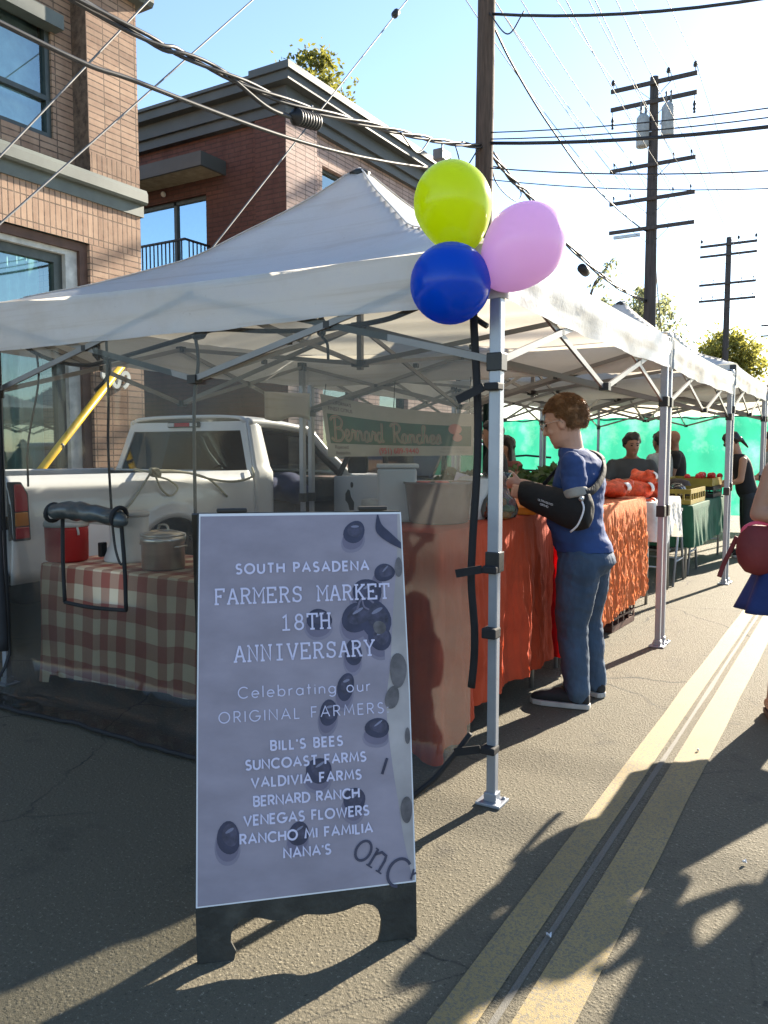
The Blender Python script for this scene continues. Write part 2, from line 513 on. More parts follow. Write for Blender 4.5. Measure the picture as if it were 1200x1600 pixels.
def wob(y, k):
    return 0.006 * fbm((k, y * 1.3, 0), 1.0, 3)
def stripe(x0, x1, y0, y1, z, m, k, name):
    b = MB()
    n = 160
    b.grid(lambda u, v: ((x0 + wob(y0 + (y1 - y0) * v, k)) if u < 0.5 else (x1 + wob(y0 + (y1 - y0) * v, k + 3)), y0 + (y1 - y0) * v, z), 1, n, smooth=False)
    return tag(b.build(name, m), kind='structure')
stripe(-0.875, -0.77, -14, 70, 0.004, M['yellow_paint'], 1, 'road_marking')
stripe(-0.695, -0.56, -14, 70, 0.004, M['yellow_paint'], 9, 'road_marking')
stripe(-0.748, -0.728, -14, 60, 0.003, M['seal'], 20, 'road_seam')
sw = MB()
sw.box((-10.6, -40, -0.05), (-7.25, 80, 0.13))
tag(sw.build('pavement', M['concrete']), kind='structure')
kb = MB()
kb.box((-7.25, -40, -0.05), (-7.1, 80, 0.14))
tag(kb.build('kerb', M['concrete'], bevel=0.02), kind='structure')

# ---------------------------------------------------------------- left brick building
b1 = thing('brick_building', 'tan brick building with grey band courses and big teal windows at the left edge', 'building', (-10, 4, 0.13))
XF, XR = -10.0, -10.32
w = MB()                      # recessed wall round the windows, and the body behind
def wall_y(mb, x, y0, y1, z0, z1, holes, mi=0, t=0.25):
    """wall facing +X with rectangular holes (hy0, hy1, hz0, hz1)"""
    ys = sorted({y0, y1, *[h[0] for h in holes], *[h[1] for h in holes]})
    zs = sorted({z0, z1, *[h[2] for h in holes], *[h[3] for h in holes]})
    for i in range(len(ys) - 1):
        for j in range(len(zs) - 1):
            cy, cz = (ys[i] + ys[i + 1]) / 2, (zs[j] + zs[j + 1]) / 2
            if any(h[0] < cy < h[1] and h[2] < cz < h[3] for h in holes): continue
            mb.add([(x, ys[i], zs[j]), (x, ys[i + 1], zs[j]), (x, ys[i + 1], zs[j + 1]), (x, ys[i], zs[j + 1])], [(0, 1, 2, 3)], mi)
    for h in holes:
        a, b_, c, d = h
        mb.add([(x, a, c), (x, b_, c), (x, b_, d), (x, a, d), (x - t, a, c), (x - t, b_, c), (x - t, b_, d), (x - t, a, d)],
               [(0, 4, 5, 1), (1, 5, 6, 2), (2, 6, 7, 3), (3, 7, 4, 0)], mi)
H_UP = (4.6, 7.84, 5.92, 7.56)

wall_y(w, XR, -6, 8.2, 5.4, 8.3, [H_UP])
w.build('upper_wall', M['brick_y'], b1)
w = MB()
w.box((-16, -6, 8.3), (-10.02, 9.13, 8.6)); w.box((-16, 8.9, 0.13), (-10.36, 9.13, 8.3)); w.box((-16, -6.0, 0.13), (-15.8, 8.85, 8.3))
w.build('body_wall', M['brick_x'], b1)
w = MB()
wall_y(w, XF, -6, 9.15, 4.46, 5.08, [])
w.build('soldier_course', M['brick_sol'], b1)
w = MB()
w.box((-10.36, 8.2, 5.48), (XF, 9.148, 8.3))
w.box((-10.36, 8.16, 0.13), (XF, 9.148, 4.46))
w.build('pilaster', M['brick_y'], b1)
w = MB()
w.add([(XF + .012, 8.205, 5.48), (XF + .012, 9.143, 5.48), (XF + .012, 9.143, 5.80), (XF + .012, 8.205, 5.80)], [(0, 1, 2, 3)])
w.build('soldier_panel', M['brick_sol'], b1)
w = MB()
w.prism([(-0.3, 5.08), (0.03, 5.08), (0.03, 5.26), (0.10, 5.26), (0.13, 5.29), (0.13, 5.42), (0.10, 5.48), (-0.3, 5.48)], (-10, -6, 0), (1, 0, 0), (0, 0, 1), -15.2, 0)
w.build('band_course', M['greenmetal'], b1)
w = MB()
w.prism([(-0.4, 8.29), (0.16, 8.29), (0.2, 8.35), (0.2, 8.65), (0.14, 8.7), (-0.4, 8.7)], (-10, -6, 0), (1, 0, 0), (0, 0, 1), -15.35, 0)
w.build('cornice', M['greenmetal'], b1)
w = MB()
w.box((-10.36, 4.4, 7.42), (-10.12, 7.92, 7.62))
w.build('lintel', M['greenmetal'], b1)
# upper window
wf = MB()
for a in ((4.6, 4.68), (7.76, 7.84)): wf.box((-10.45, a[0], 5.92), (-10.36, a[1], 7.56))
wf.box((-10.45, 4.68, 5.92), (-10.36, 7.76, 5.99)); wf.box((-10.45, 4.68, 7.49), (-10.36, 7.76, 7.56)); wf.box((-10.44, 4.68, 6.44), (-10.35, 7.76, 6.51))
u1 = wf.build('window', M['frame_dark'], b1)
pn = MB(); pn.add([(-10.42, 4.68, 5.99), (-10.42, 7.76, 5.99), (-10.42, 7.76, 7.49), (-10.42, 4.68, 7.49)], [(0, 1, 2, 3)])
pn.build('pane', M['glass'], u1)
bl = MB(); bl.add([(-10.7, 4.5, 5.9), (-10.7, 7.9, 5.9), (-10.7, 7.9, 7.6), (-10.7, 4.5, 7.6)], [(0, 1, 2, 3)])
bl.build('blind', mat('pale_blind', (0.55, 0.64, 0.63), 0.9), u1)
# lower window
wf = MB()
wf.box((-10.30, 7.68, 0.35), (-10.2, 7.82, 4.25)); wf.box((-10.30, 2.2, 4.12), (-10.2, 7.68, 4.25)); wf.box((-10.30, 2.2, 0.35), (-10.2, 7.68, 0.5))
u2 = wf.build('window', M['frame_dark'], b1)
pn = MB(); pn.add([(-10.26, 2.2, 0.5), (-10.26, 7.68, 0.5), (-10.26, 7.68, 4.12), (-10.26, 2.2, 4.12)], [(0, 1, 2, 3)])
pn.build('pane', M['glass'], u2)
cu = MB()
cu.grid(lambda u, v: (-10.55 + 0.05 * sin(u * 210) + 0.02 * sin(u * 77), 2.2 + 5.45 * u, 0.4 + 3.8 * v), 400, 2)
cu.build('curtain', M['curtain'], u2)
jm = MB()
jm.box((-10.3, 7.82, 0.13), (-10.12, 8.02, 4.25)); jm.box((-10.3, 2.2, 4.25), (-10.12, 8.02, 4.33))
jm.build('jamb', M['frame_white'], b1)
jm = MB()
jm.box((-10.3, 8.02, 0.13), (-10.06, 8.158, 4.33)); jm.box((-10.3, 2.2, 4.33), (-10.06, 8.158, 4.455))
jm.build('timber_post', M['wood_dark'], b1)
rm = MB()
rm.box((-13, 2, 0.3), (-12.9, 8.6, 8.5)); rm.box((-12.9, 2, 4.6), (-10.4, 8.6, 4.9)); rm.box((-12.9, 2, 0.13), (-10.4, 8.6, 0.2))
rm.build('interior', M['room'], b1)

def text_obj(s, name, size, extrude, mat_, parent, mw, bold=0.0, shear=0.0, align='LEFT', spacing=1.0):
    c = bpy.data.curves.new(name, 'FONT')
    c.body = s; c.size = size; c.extrude = extrude; c.offset = bold; c.shear = shear; c.align_x = align; c.space_character = spacing
    t = bpy.data.objects.new(name, c)
    COL.objects.link(t)
    dg = bpy.context.evaluated_depsgraph_get()
    me = bpy.data.meshes.new_from_object(t.evaluated_get(dg))
    bpy.data.objects.remove(t); bpy.data.curves.remove(c)
    off = ORIGIN[parent.name]
    me.transform(Matrix.Translation(-off) @ mw)
    me.materials.clear(); me.materials.append(mat_)
    me.name = name
    o = bpy.data.objects.new(name, me)
    return link(o, parent)
def frame_m(origin, ax, ay):
    ax, ay = Vector(ax).normalized(), Vector(ay).normalized()
    az = ax.cross(ay)
    m = Matrix((ax, ay, az)).transposed().to_4x4()
    m.translation = Vector(origin)
    return m
text_obj('909', 'house_number', 0.37, 0.02, mat('white_metal_number', (0.7, 0.7, 0.66), 0.4), b1, frame_m((-9.96, 8.27, 2.37), (0, 1, 0), (0, 0, 1)), bold=0.012)

# ---------------------------------------------------------------- dark brick building behind
b2 = thing('brick_building', 'dark red brick building with overhanging grey cornice, awning and balcony', 'building', (-10, 12.9, 0.13))
YF = 12.9
w = MB()
def wall_x(mb, y, x0, x1, z0, z1, holes, mi=0, t=0.25):
    xs = sorted({x0, x1, *[h[0] for h in holes], *[h[1] for h in holes]})
    zs = sorted({z0, z1, *[h[2] for h in holes], *[h[3] for h in holes]})
    for i in range(len(xs) - 1):
        for j in range(len(zs) - 1):
            cx, cz = (xs[i] + xs[i + 1]) / 2, (zs[j] + zs[j + 1]) / 2
            if any(h[0] < cx < h[1] and h[2] < cz < h[3] for h in holes): continue
            mb.add([(xs[i], y, zs[j]), (xs[i + 1], y, zs[j]), (xs[i + 1], y, zs[j + 1]), (xs[i], y, zs[j + 1])], [(0, 1, 2, 3)], mi)
    for a, b_, c, d in holes:
        mb.add([(a, y, c), (b_, y, c), (b_, y, d), (a, y, d), (a, y + t, c), (b_, y + t, c), (b_, y + t, d), (a, y + t, d)],
               [(0, 4, 5, 1), (1, 5, 6, 2), (2, 6, 7, 3), (3, 7, 4, 0)], mi)
DOOR = (-15.0, -12.25, 4.7, 6.84)
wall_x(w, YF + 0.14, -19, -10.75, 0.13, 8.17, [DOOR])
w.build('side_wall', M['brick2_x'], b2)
w = MB()
w.box((-10.78, YF, 0.13), (-10.005, YF + 0.3, 8.17))
w.build('pilaster', M['brick2_x'], b2)
w = MB()
WIN = [(14.27, 15.65, 5.9, 7.41), (16.6, 18.0, 5.9, 7.41), (14.25, 15.65, 1.2, 3.2), (16.6, 18.0, 1.2, 3.2)]
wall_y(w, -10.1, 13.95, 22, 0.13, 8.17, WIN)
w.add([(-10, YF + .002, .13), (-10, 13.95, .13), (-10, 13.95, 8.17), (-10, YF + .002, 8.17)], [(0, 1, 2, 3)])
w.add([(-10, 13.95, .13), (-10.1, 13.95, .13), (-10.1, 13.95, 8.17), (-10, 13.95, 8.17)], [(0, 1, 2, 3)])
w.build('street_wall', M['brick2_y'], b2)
for a in WIN:
    wf = MB()
    for y in (a[0], a[1] - 0.07): wf.box((-10.32, y, a[2]), (-10.22, y + 0.07, a[3]))
    for z in (a[2], a[3] - 0.07): wf.box((-10.32, a[0] + .07, z), (-10.22, a[1] - .07, z + 0.07))
    o = wf.build('window', M['frame_dark'], b2)
    pn = MB(); pn.add([(-10.28, a[0], a[2]), (-10.28, a[1], a[2]), (-10.28, a[1], a[3]), (-10.28, a[0], a[3])], [(0, 1, 2, 3)])
    pn.build('pane', M['glass'], o)
w = MB()                                            # cornice, mitred round the corner; two steps
def ring(mb, d, z0, z1, y1=22.2, x0=-19):
    p = [(x0, YF - d), (-10 + d, YF - d), (-10 + d, y1), (x0, y1)]
    mb.prism(p, (0, 0, 0), (1, 0, 0), (0, 1, 0), z0, z1)
ring(w, 0.02, 7.98, 8.172); ring(w, 0.10, 8.172, 8.46); ring(w, 0.30, 8.46, 8.63); ring(w, 0.36, 8.63, 8.69)
w.build('cornice', M['darkmetal'], b2)
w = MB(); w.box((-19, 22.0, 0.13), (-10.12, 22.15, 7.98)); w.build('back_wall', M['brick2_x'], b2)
w = MB(); w.box((-10.64, YF - .34, 8.691), (-9.66, 22.15, 8.78)); w.build('roof_coping', M['darkmetal'], b2)
# awning
aw = MB()
aw.box((-16, 12.30, 7.12), (-11.68, 12.36, 7.40)); aw.box((-11.74, 12.36, 7.12), (-11.68, YF + .14, 7.40)); aw.box((-16, 12.36, 7.32), (-11.74, YF + .13, 7.38))
a_ = aw.build('awning', M['darkmetal'], b2)
aw = MB(); aw.box((-16, 12.36, 7.14), (-11.74, YF + .13, 7.18)); aw.build('soffit', M['soffit'], a_)
# balcony door
df = MB()
for x in (-15, -13.28, -12.33): df.box((x, YF + .22, 4.7), (x + .08, YF + .30, 6.84))
df.box((-14.92, YF + .22, 6.76), (-12.33, YF + .30, 6.84))
d_ = df.build('balcony_door', M['frame_dark'], b2)
pn = MB(); pn.add([(-14.92, YF + .27, 4.7), (-12.33, YF + .27, 4.7), (-12.33, YF + .27, 6.76), (-14.92, YF + .27, 6.76)], [(0, 1, 2, 3)])
pn.build('pane', glass('door_glass', (0.65, 0.85, 1.0), 0.55), d_)
rm = MB(); rm.box((-15.5, YF + 1.2, 4.6), (-11.9, YF + 1.25, 7.2)); rm.build('interior', M['room'], b2)
ba = MB()
ba.box((-15.6, 12.28, 4.6), (-12.13, YF + .13, 4.75))
bo = ba.build('balcony', M['darkmetal'], b2)
rl = MB()
rl.box((-15.6, 12.29, 5.71), (-12.15, 12.34, 5.75)); rl.box((-15.6, 12.29, 4.85), (-12.15, 12.34, 4.89))
rl.box((-12.19, 12.34, 5.71), (-12.15, YF + .13, 5.75)); rl.box((-12.19, 12.34, 4.85), (-12.15, YF + .13, 4.89))
x = -15.5
while x < -12.18:
    rl.box((x, 12.305, 4.75), (x + .022, 12.327, 5.71)); x += 0.115
y = 12.42
while y < YF + .1:
    rl.box((-12.18, y, 4.75), (-12.16, y + .022, 5.71)); y += 0.115
rl.build('railing', M['rail'], bo)
lm = MB(); lm.ell((-13.45, YF + .08, 7.0), (.05, .06, .06)); lm.build('wall_lamp', M['frame_white'], b2)

# ---------------------------------------------------------------- tents
EAVE, VAL, PEAK, HALF = 2.235, 1.995, 3.21, 1.52
HIP = [(0, 0), (.1, .163), (.149, .239), (.24, .359), (.338, .48), (.457, .634), (.66, .797), (.85, .913), (1.0, 1.0)]
def hip(r):
    for (a, b), (c, d) in zip(HIP, HIP[1:]):
        if r <= c + 1e-9: return b + (d - b) * (r - a) / (c - a)
    return 1.0
def canopy(seed):
    mb = MB()
    n = 44
    def fn(a, b):
        u, v = a * 2 - 1, b * 2 - 1
        r = max(abs(u), abs(v))
        s = min(abs(u), abs(v)) / r if r > 1e-6 else 1
        gq = (hip(max(0, r - .03)) + hip(r) + hip(min(1, r + .03))) / 3
        z = PEAK - (PEAK - EAVE) * gq
        z -= 0.05 * (1 - s * s) * r * (1.15 - r) * 3
        z -= 0.018 * (1 - s * s) * (r ** 4)
        z += 0.012 * fbm((u * 2 + seed, v * 2, 3), 1.6, 4) * min(1, r * 2)
        return Vector((u * HALF, v * HALF, z - .03 * u * r))
    mb.grid(fn, n, n)
    # valance
    per = []
    m_ = 40
    for i in range(m_): per.append((-1 + 2 * i / m_, -1))
    for i in range(m_): per.append((1, -1 + 2 * i / m_))
    for i in range(m_): per.append((1 - 2 * i / m_, 1))
    for i in range(m_): per.append((-1, 1 - 2 * i / m_))
    N = len(per)
    rows = 8
    vs = []
    for j in range(rows + 1):
        t = j / rows
        for i, (u, v) in enumerate(per):
            s = min(abs(u), abs(v))
            base = EAVE - 0.018 * (1 - s * s) - .03 * u
            zb = VAL + 0.012 * fbm((u * 3, v * 3, seed + 5), 1.0, 3) - 0.015 * (1 - s * s)
            z = base + (zb - base) * t
            k = 0.004 * sin(t * pi) * (1 if t < .55 else -.6) + 0.020 * t * fbm((u * 4 + seed, v * 4, t), 1.0, 3) + .008 * sin(min(1, t * 1.4) * pi) * fbm((u * 9, v * 9 + seed, t * 2), 1, 2)
            nx, ny = (0, 0)
            if abs(v) == 1: ny = v
            if abs(u) == 1: nx = u
            vs.append((u * HALF + nx * k, v * HALF + ny * k, z))
    fs = [(j * N + i, j * N + (i + 1) % N, (j + 1) * N + (i + 1) % N, (j + 1) * N + i) for j in range(rows) for i in range(N)]
    mb.add(vs, fs, 0, True)
    return mb
def make_tent(label):
    t = thing('market_tent', label, 'tent', (0, 0, 0), 'white pop-up tents in a row along the street')
    cv = canopy(1.3)
    nn = 45
    co = cv.build('canopy', M['canopy'], t, fix=False)
    for sx, sy in ((0, 0), (1, 0), (0, 1), (1, 1)):
        hs = MB(); pts = []
        for i in range(2, 23):
            a, b_ = (i, i) if not sx else (44 - i, i)
            if sy: b_ = 44 - b_
            pts.append(cv.v[b_ * nn + a] + Vector((0, 0, .003)))
        hs.tube(pts, .007, 6, flat=.5); hs.build('hip_seam', M['canopy'], co)
    h = HALF - 0.025
    for sx in (-1, 1):
        for sy in (-1, 1):
            lg = MB()
            lg.box((sx * h - .022, sy * h - .022, 0.98), (sx * h + .022, sy * h + .022, 2.2))
            lg.box((sx * h - .018, sy * h - .018, 0.012), (sx * h + .018, sy * h + .018, 0.98))
            l_ = lg.build('leg', M['tentpole'], t, bevel=0.004)
            fp = MB(); fp.obox((sx * h, sy * h, 0.007), (0.10, 0.10, 0.012))
            for a in (-.035, .035): fp.lathe((sx * h + a, sy * h + .033, .013), [(0.008, 0), (0.008, 0.006), (0.0, 0.008)], 8)
            fp.obox((sx * h, sy * h, .03), (.05, .05, .035))
            fp.build('foot_plate', M['tentpole'], l_, bevel=0.004)
            br = MB(); br.box((sx * h - .028, sy * h - .028, 0.94), (sx * h + .028, sy * h + .028, 1.02)); br.build('height_latch', M['black_plastic'], l_, bevel=0.004)
            for z in (2.13, 1.72):
                br = MB(); br.box((sx * h - .03, sy * h - .03, z), (sx * h + .03, sy * h + .03, z + .07)); br.build('corner_bracket', M['black_plastic'], l_, bevel=0.004)
    def bars(p, q, zt, zb, off, zt2=None, zb2=None):
        """one scissor pair between two plan points"""
        zt2 = zt if zt2 is None else zt2; zb2 = zb if zb2 is None else zb2
        d = (Vector(q) - Vector(p)); nrm = Vector((-d[1], d[0], 0)).normalized() * off
        P0, Q0 = Vector((p[0], p[1], 0)), Vector((q[0], q[1], 0))
        a = MB(); a.bar(P0 + Vector((0, 0, zt)) + nrm, Q0 + Vector((0, 0, zb2)) + nrm, 0.012, 0.028); a.build('truss_bar', M['truss'], t)
        a = MB(); a.bar(P0 + Vector((0, 0, zb)) - nrm, Q0 + Vector((0, 0, zt2)) - nrm, 0.012, 0.028); a.build('truss_bar', M['truss'], t)
        c = (P0 + Q0) / 2
        k = MB(); k.obox(c + Vector((0, 0, (zt + zb2 + zb + zt2) / 4)), (.03, .03, .03)); k.build('joint', M['black_plastic'], t)
    C = [(-h, -h), (h, -h), (h, h), (-h, h)]
    Md = [(0, -h), (h, 0), (0, h), (-h, 0)]
    for i in range(4):
        bars(C[i], Md[i], 2.16, 1.76, 0.008); bars(Md[i], C[(i + 1) % 4], 2.16, 1.76, 0.008)
        for z in (2.16, 1.76):
            k = MB(); k.obox((Md[i][0], Md[i][1], z), (.05, .05, .04)); k.build('side_bracket', M['black_plastic'], t)
        bars(Md[i], (0, 0), 2.16, 1.76, 0.008, 2.21, 1.97)
    pk = MB(); pk.box((-.016, -.016, 1.93), (.016, .016, PEAK - .06)); pk.build('peak_pole', M['truss'], t)
    
    for z in (2.21, 1.97):
        hb = MB(); hb.obox((0, 0, z), (.08, .08, .04)); hb.build('hub_bracket', M['black_plastic'], t)
    hb = MB(); hb.lathe((0, 0, PEAK - .1), [(.02, 0), (.07, .05), (.03, .075)], 12); hb.build('peak_hub', M['black_plastic'], t)
    return t
TX = -1.235 - (HALF - 0.025) * 1.06
tent1 = make_tent('nearest white pop-up tent, balloons tied to its front corner pole')
tent_labels = ['second white tent, sharing the doubled corner poles with the balloon tent', 'third white tent down the street, over the yellow crates', 'farthest white tent, in front of the green mesh wall']
for i, lb in enumerate(tent_labels):
    c = copy_tree(tent1); c.location = (TX + [0.0, 0.01, 0.02][i], 4.395 + [3.125, 6.235, 9.345][i], 0); c['label'] = lb
tent1.location = (TX, 4.395, 0)
for o in COL.objects:
    if o.name.startswith('market_tent'): o.scale = (1.06, 1, 1.045 if 'third' in o['label'] or 'farthest' in o['label'] else 1)
for k, yy in enumerate((5.957, 9.07, 12.18)):
    b = MB(); b.grid(lambda u, v: (-1.222 + .022 * sin(u * pi) - .01 * v, yy - .075 + .15 * u, 2.235 - .262 * v + .006 * sin(u * 7)), 12, 8)
    b.grid(lambda u, v: (-1.222 - .09 * v, yy - .075 + .15 * u, 2.235 + .012 * sin(u * pi)), 12, 2)
    tag(b.build('corner_cover', M['canopy'], solid=.004), ['white cloth cap over the first doubled tent corner poles', 'white cloth cap over the second doubled tent corner', 'white cloth cap over the farthest doubled tent corner'][k], 'cloth cap', 'caps over the doubled corner poles')

# ---------------------------------------------------------------- utility poles
def pole(x, y, h, r0, r1, arms, label, m, ins=True, trans=(), lean=0.0):
    t = thing('utility_pole', label, 'utility pole', (x, y, 0), 'wooden utility poles along the kerb')
    b = MB()
    k = 14
    b.tube([(x + lean * i / k, y, h * i / k) for i in range(k + 1)], [r0 + (r1 - r0) * i / k + 0.004 * random.uniform(-1, 1) for i in range(k + 1)], 14)
    b.build('pole_shaft', m, t)
    tops = {}
    for i, (z, hw, hh, npin, kind) in enumerate(arms):
        lx = x + lean * z / h
        a = MB(); yy = y - r1 - 0.05
        a.obox((lx, yy, z), (hw * 2, 0.09, hh))
        a_ = a.build('crossarm', m, t)
        for s in (-1, 1):
            br = MB(); br.bar((lx + s * hw * 0.42, yy - .005, z - hh / 2), (lx + s * 0.06, yy, z - 0.55), 0.03, 0.012); br.build('brace', M['wire'], a_)
        tops[i] = []
        xs = {2: (-.92, .92), 3: (-.95, .35, .95), 4: (-.9, -.5, .5, .9), 6: (-.93, -.6, -.3, .3, .6, .93)}.get(npin, ())
        for f in xs:
            px_, pz = lx + f * hw, z + hh / 2
            n = MB()
            if kind == 'big':
                n.lathe((px_, yy, pz), [(.012, 0), (.012, .14), (.07, .15), (.04, .18), (.085, .2), (.045, .24), (.07, .26), (.03, .32), (0, .33)], 10)
                pz += .32
            elif kind == 'hang':
                n.lathe((px_, yy, z - hh / 2 - .62), [(.0, 0), (.05, .03), (.03, .1), (.06, .16), (.03, .22), (.06, .3), (.03, .4), (.012, .45), (.012, .62)], 10)
                pz = z - hh / 2 - .6
            else:
                n.lathe((px_, yy, pz), [(.012, 0), (.012, .1), (.04, .11), (.025, .15), (.04, .18), (0, .22)], 8)
                pz += .2
            n.build('insulator', M['wire'], a_)
            tops[i].append((px_, yy, pz))
    for sx, z in trans:
        c = MB()
        c.lathe((x + sx, y - .25, z - .62), [(.20, 0), (.215, .03), (.215, .95), (.20, 1.0), (.12, 1.1), (0, 1.13)], 18)
        c_ = c.build('transformer', mat('transformer_grey', (0.33, 0.35, 0.36), 0.5), t)
        for dx in (-.07, .09):
            q = MB(); q.lathe((x + sx + dx, y - .25, z + .45), [(.03, 0), (.05, .1), (.03, .16), (.05, .24), (.025, .34), (.05, .4), (0, .46)], 10); q.build('bushing', M['wire_grey'], c_)
        q = MB(); q.bar((x + sx * .3, y - .12, z - .1), (x + sx * .75, y - .2, z - .1), .06); q.build('mounting_bracket', M['steel'], c_)
    return tops
P1 = pole(-7.0, 15.55, 17.2, 0.20, 0.165, [(14.6, 1.45, .12, 3, 'big'), (13.8, 1.45, .12, 3, 'pin'), (12.6, 1.45, .11, 4, 'pin'), (11.7, 1.45, .11, 4, 'pin')], 'thick brown wooden utility pole rising behind the yellow balloon', M['pole_wood'], lean=0.12)
P2 = pole(-6.7, 29.6, 14.3, 0.215, 0.15, [(14.05, 1.45, .13, 3, 'big'), (13.42, 1.45, .13, 3, 'hang'), (11.3, 1.45, .12, 4, 'pin'), (10.15, 1.45, .12, 4, 'pin'), (9.15, 1.45, .12, 0, 'pin')], 'dark utility pole carrying five crossarms and two grey transformers', M['pole_far'], trans=((-.42, 12.55), (.42, 12.75)), lean=-.12)
q = MB(); 
for z in (9.1,): q.obox((-7.6, 29.45, 8.98), (.95, .12, .1))
q.build('equipment_box', M['steel'], bpy.data.objects['utility_pole.001'])
q = MB(); q.bar((-6.93, 29.5, 0.1), (-6.90, 29.5, 11.9), .1, .08); q.build('riser_pipe', M['pole_far'], bpy.data.objects['utility_pole.001'])
P3 = pole(-6.9, 48.2, 13.0, 0.20, 0.14, [(12.6, 1.45, .13, 3, 'big'), (12.05, 1.45, .12, 0, 'pin'), (10.5, 1.45, .12, 4, 'pin'), (9.62, 1.45, .12, 4, 'pin')], 'smaller distant utility pole above the far trees', M['pole_far'])
P4 = pole(-5.95, 69.5, 11.4, 0.2, 0.14, [(11.0, 1.45, .13, 3, 'pin'), (10.2, 1.45, .12, 3, 'pin'), (8.0, 1.4, .12, 4, 'pin')], 'farthest utility pole at the right edge of the sky', M['pole_far'])
P0 = [(-7.9, -24, 14.0)]

def wire(pts, r, label, sag=0.0, m=None, group='overhead wires', name='overhead_wire', n=24):
    """sagging line through points"""
    out = []
    for i in range(len(pts) - 1):
        a, b_ = Vector(pts[i]), Vector(pts[i + 1])
        for k in range(n + (1 if i == len(pts) - 2 else 0)):
            t = k / n
            p = a.lerp(b_, t); p.z -= sag * 4 * t * (1 - t)
            out.append(p)
    b = MB(); b.tube(out, r, 6)
    return tag(b.build(name, m or M['wire']), label, 'wire', group)
def smooth_path(pts, n=10):
    P = [Vector(p) for p in pts]
    P = [P[0] * 2 - P[1]] + P + [P[-1] * 2 - P[-2]]
    out = []
    for i in range(1, len(P) - 2):
        for k in range(n):
            t = k / n
            a, b_, c, d = P[i - 1], P[i], P[i + 1], P[i + 2]
            out.append(0.5 * ((2 * b_) + (c - a) * t + (2 * a - 5 * b_ + 4 * c - d) * t * t + (3 * b_ - a - 3 * c + d) * t ** 3))
    out.append(P[-2])
    return out
# power lines between the tops of the poles
thin = .011
for j in range(3):
    wire([P1[0][j], P2[0][j]], thin, 'thin wire between the top crossarms of the thick pole and the transformer pole', 0.25, M['wire_grey'], 'power lines on the top crossarms')
    wire([P2[0][j], P3[0][j]], thin, 'thin wire running on from the transformer pole top to the distant pole', 0.3, M['wire_grey'], 'far power lines')
for ai, bi in ((2, 2), (3, 3)):
    for j in (0, 1, 2, 3):
        wire([P1[ai][j], P2[bi][j]], thin, 'thin wire strung between the lower crossarms of the two big poles', 0.3, M['wire_grey'], 'lines on the lower crossarms')
for j in (0, 1, 3):
    wire([P2[2][j], P3[2][j]], thin, 'thin wire from the third transformer pole crossarm to the distant pole', 0.35, M['wire_grey'], 'far lower lines')
# telephone bundle along the kerb towards and past the camera
path = smooth_path([(-7, -12, 6.9), (-7, -2, 6.0), (-7, 5.655, 5.94), (-7, 7.25, 6.02), (-7, 9.23, 6.2), (-7, 11.65, 6.68), (-7, 13.6, 7.1), (-6.95, 15.4, 7.55)])
b = MB()
for k in range(3):
    a = 2.1 * k
    b.tube([p + Vector((.035 * cos(a + i * .5), 0, .035 * sin(a + i * .5))) for i, p in enumerate(path)], .022, 6)
tag(b.build('cable_bundle', M['wire']), 'thick twisted black cable bundle crossing the brick facades to the near pole', 'cable')
path2 = smooth_path([(-7, -12, 6.6), (-7, -2, 5.5), (-7, 4.78, 5.34), (-7, 6.457, 5.434), (-7, 9.08, 5.7), (-7, 11.65, 6.15), (-6.95, 15.4, 7.0)])
b = MB(); b.tube(path2, .026, 6)
tag(b.build('cable', M['wire']), 'single lower cable passing in front of the big window and awning', 'cable')
sp = thing('splice_case', 'fat black ribbed splice case hanging under the cable bundle', 'cable splice', (-7, 9.53, 6.09))
b = MB(); prof = []
for i in range(24): prof += [(.105 + (.012 if i % 3 else -.008), .5 * i / 23)]
b.lathe((-7, 9.25, 6.04), [(.03, -.12), (.06, -.03)] + prof + [(.06, .53), (.03, .62)], 18, axis=(0, 1, .18)); b.build('case_body', M['black'], sp)
for d in (.0, .3):
    b = MB(); b.tube([(-7, 9.35 + d, 6.07 + d * .2), (-7, 9.35 + d, 6.27 + d * .2)], .014, 6); b.build('hanger', M['steel'], sp)
b = MB(); b.tube(smooth_path([(-7, 7.9, 6.07), (-7, 8.6, 5.95), (-7, 9.15, 5.99)]), .028, 6); b.build('tail_cable', M['wire'], sp)
for (p0, p1, lb) in (((-7.2, 15.55, 17.0), (-7.2, 1.35, 0), 'guy wire slanting across the top left window, upper of the pair'),
                     ((-7.2, 15.55, 14.3), (-7.2, 1.27, 0), 'guy wire slanting across the grey band course, lower of the pair')):
    wire([p0, p1], .011, lb, 0.0, M['wire_grey'], 'guy wires', 'guy_wire')
gw = wire([(-7.12, 15.55, 12.2), (-7.2, 12.41, 8.88), (-7.2, 7.74, 3.94), (-7.2, 6.26, 2.33), (-7.2, 4.1, 0)], .011, 'guy wire rising behind the tent peak from the yellow guard', 0.0, M['wire_grey'], 'guy wires', 'guy_wire', 4)
gi = MB(); gi.lathe((-7.2, 12.3, 8.78), [(.02, 0), (.06, .04), (.06, .16), (.02, .2)], 10, axis=(0, .7, .72)); gi.build('strain_insulator', M['wire'], gw)
gg = MB(); gg.tube([(-7.2, 6.35, 2.44), (-7.2, 5.165, 1.18), (-7.2, 4.2, .13)], .04, 10)
tag(gg.build('guy_guard', M['yellow_plastic']), 'bright yellow plastic sleeve on the slanting guy wire beside 909', 'guy guard')
gb = MB()
for t in (.42, .75): gb.tube([Vector((-7.2, 6.35, 2.44)).lerp(Vector((-7.2, 4.2, .13)), t), Vector((-7.2, 6.35, 2.44)).lerp(Vector((-7.2, 4.2, .13)), t + .008)], .044, 10)
gb.build('band', M['black'], bpy.data.objects['guy_guard'])
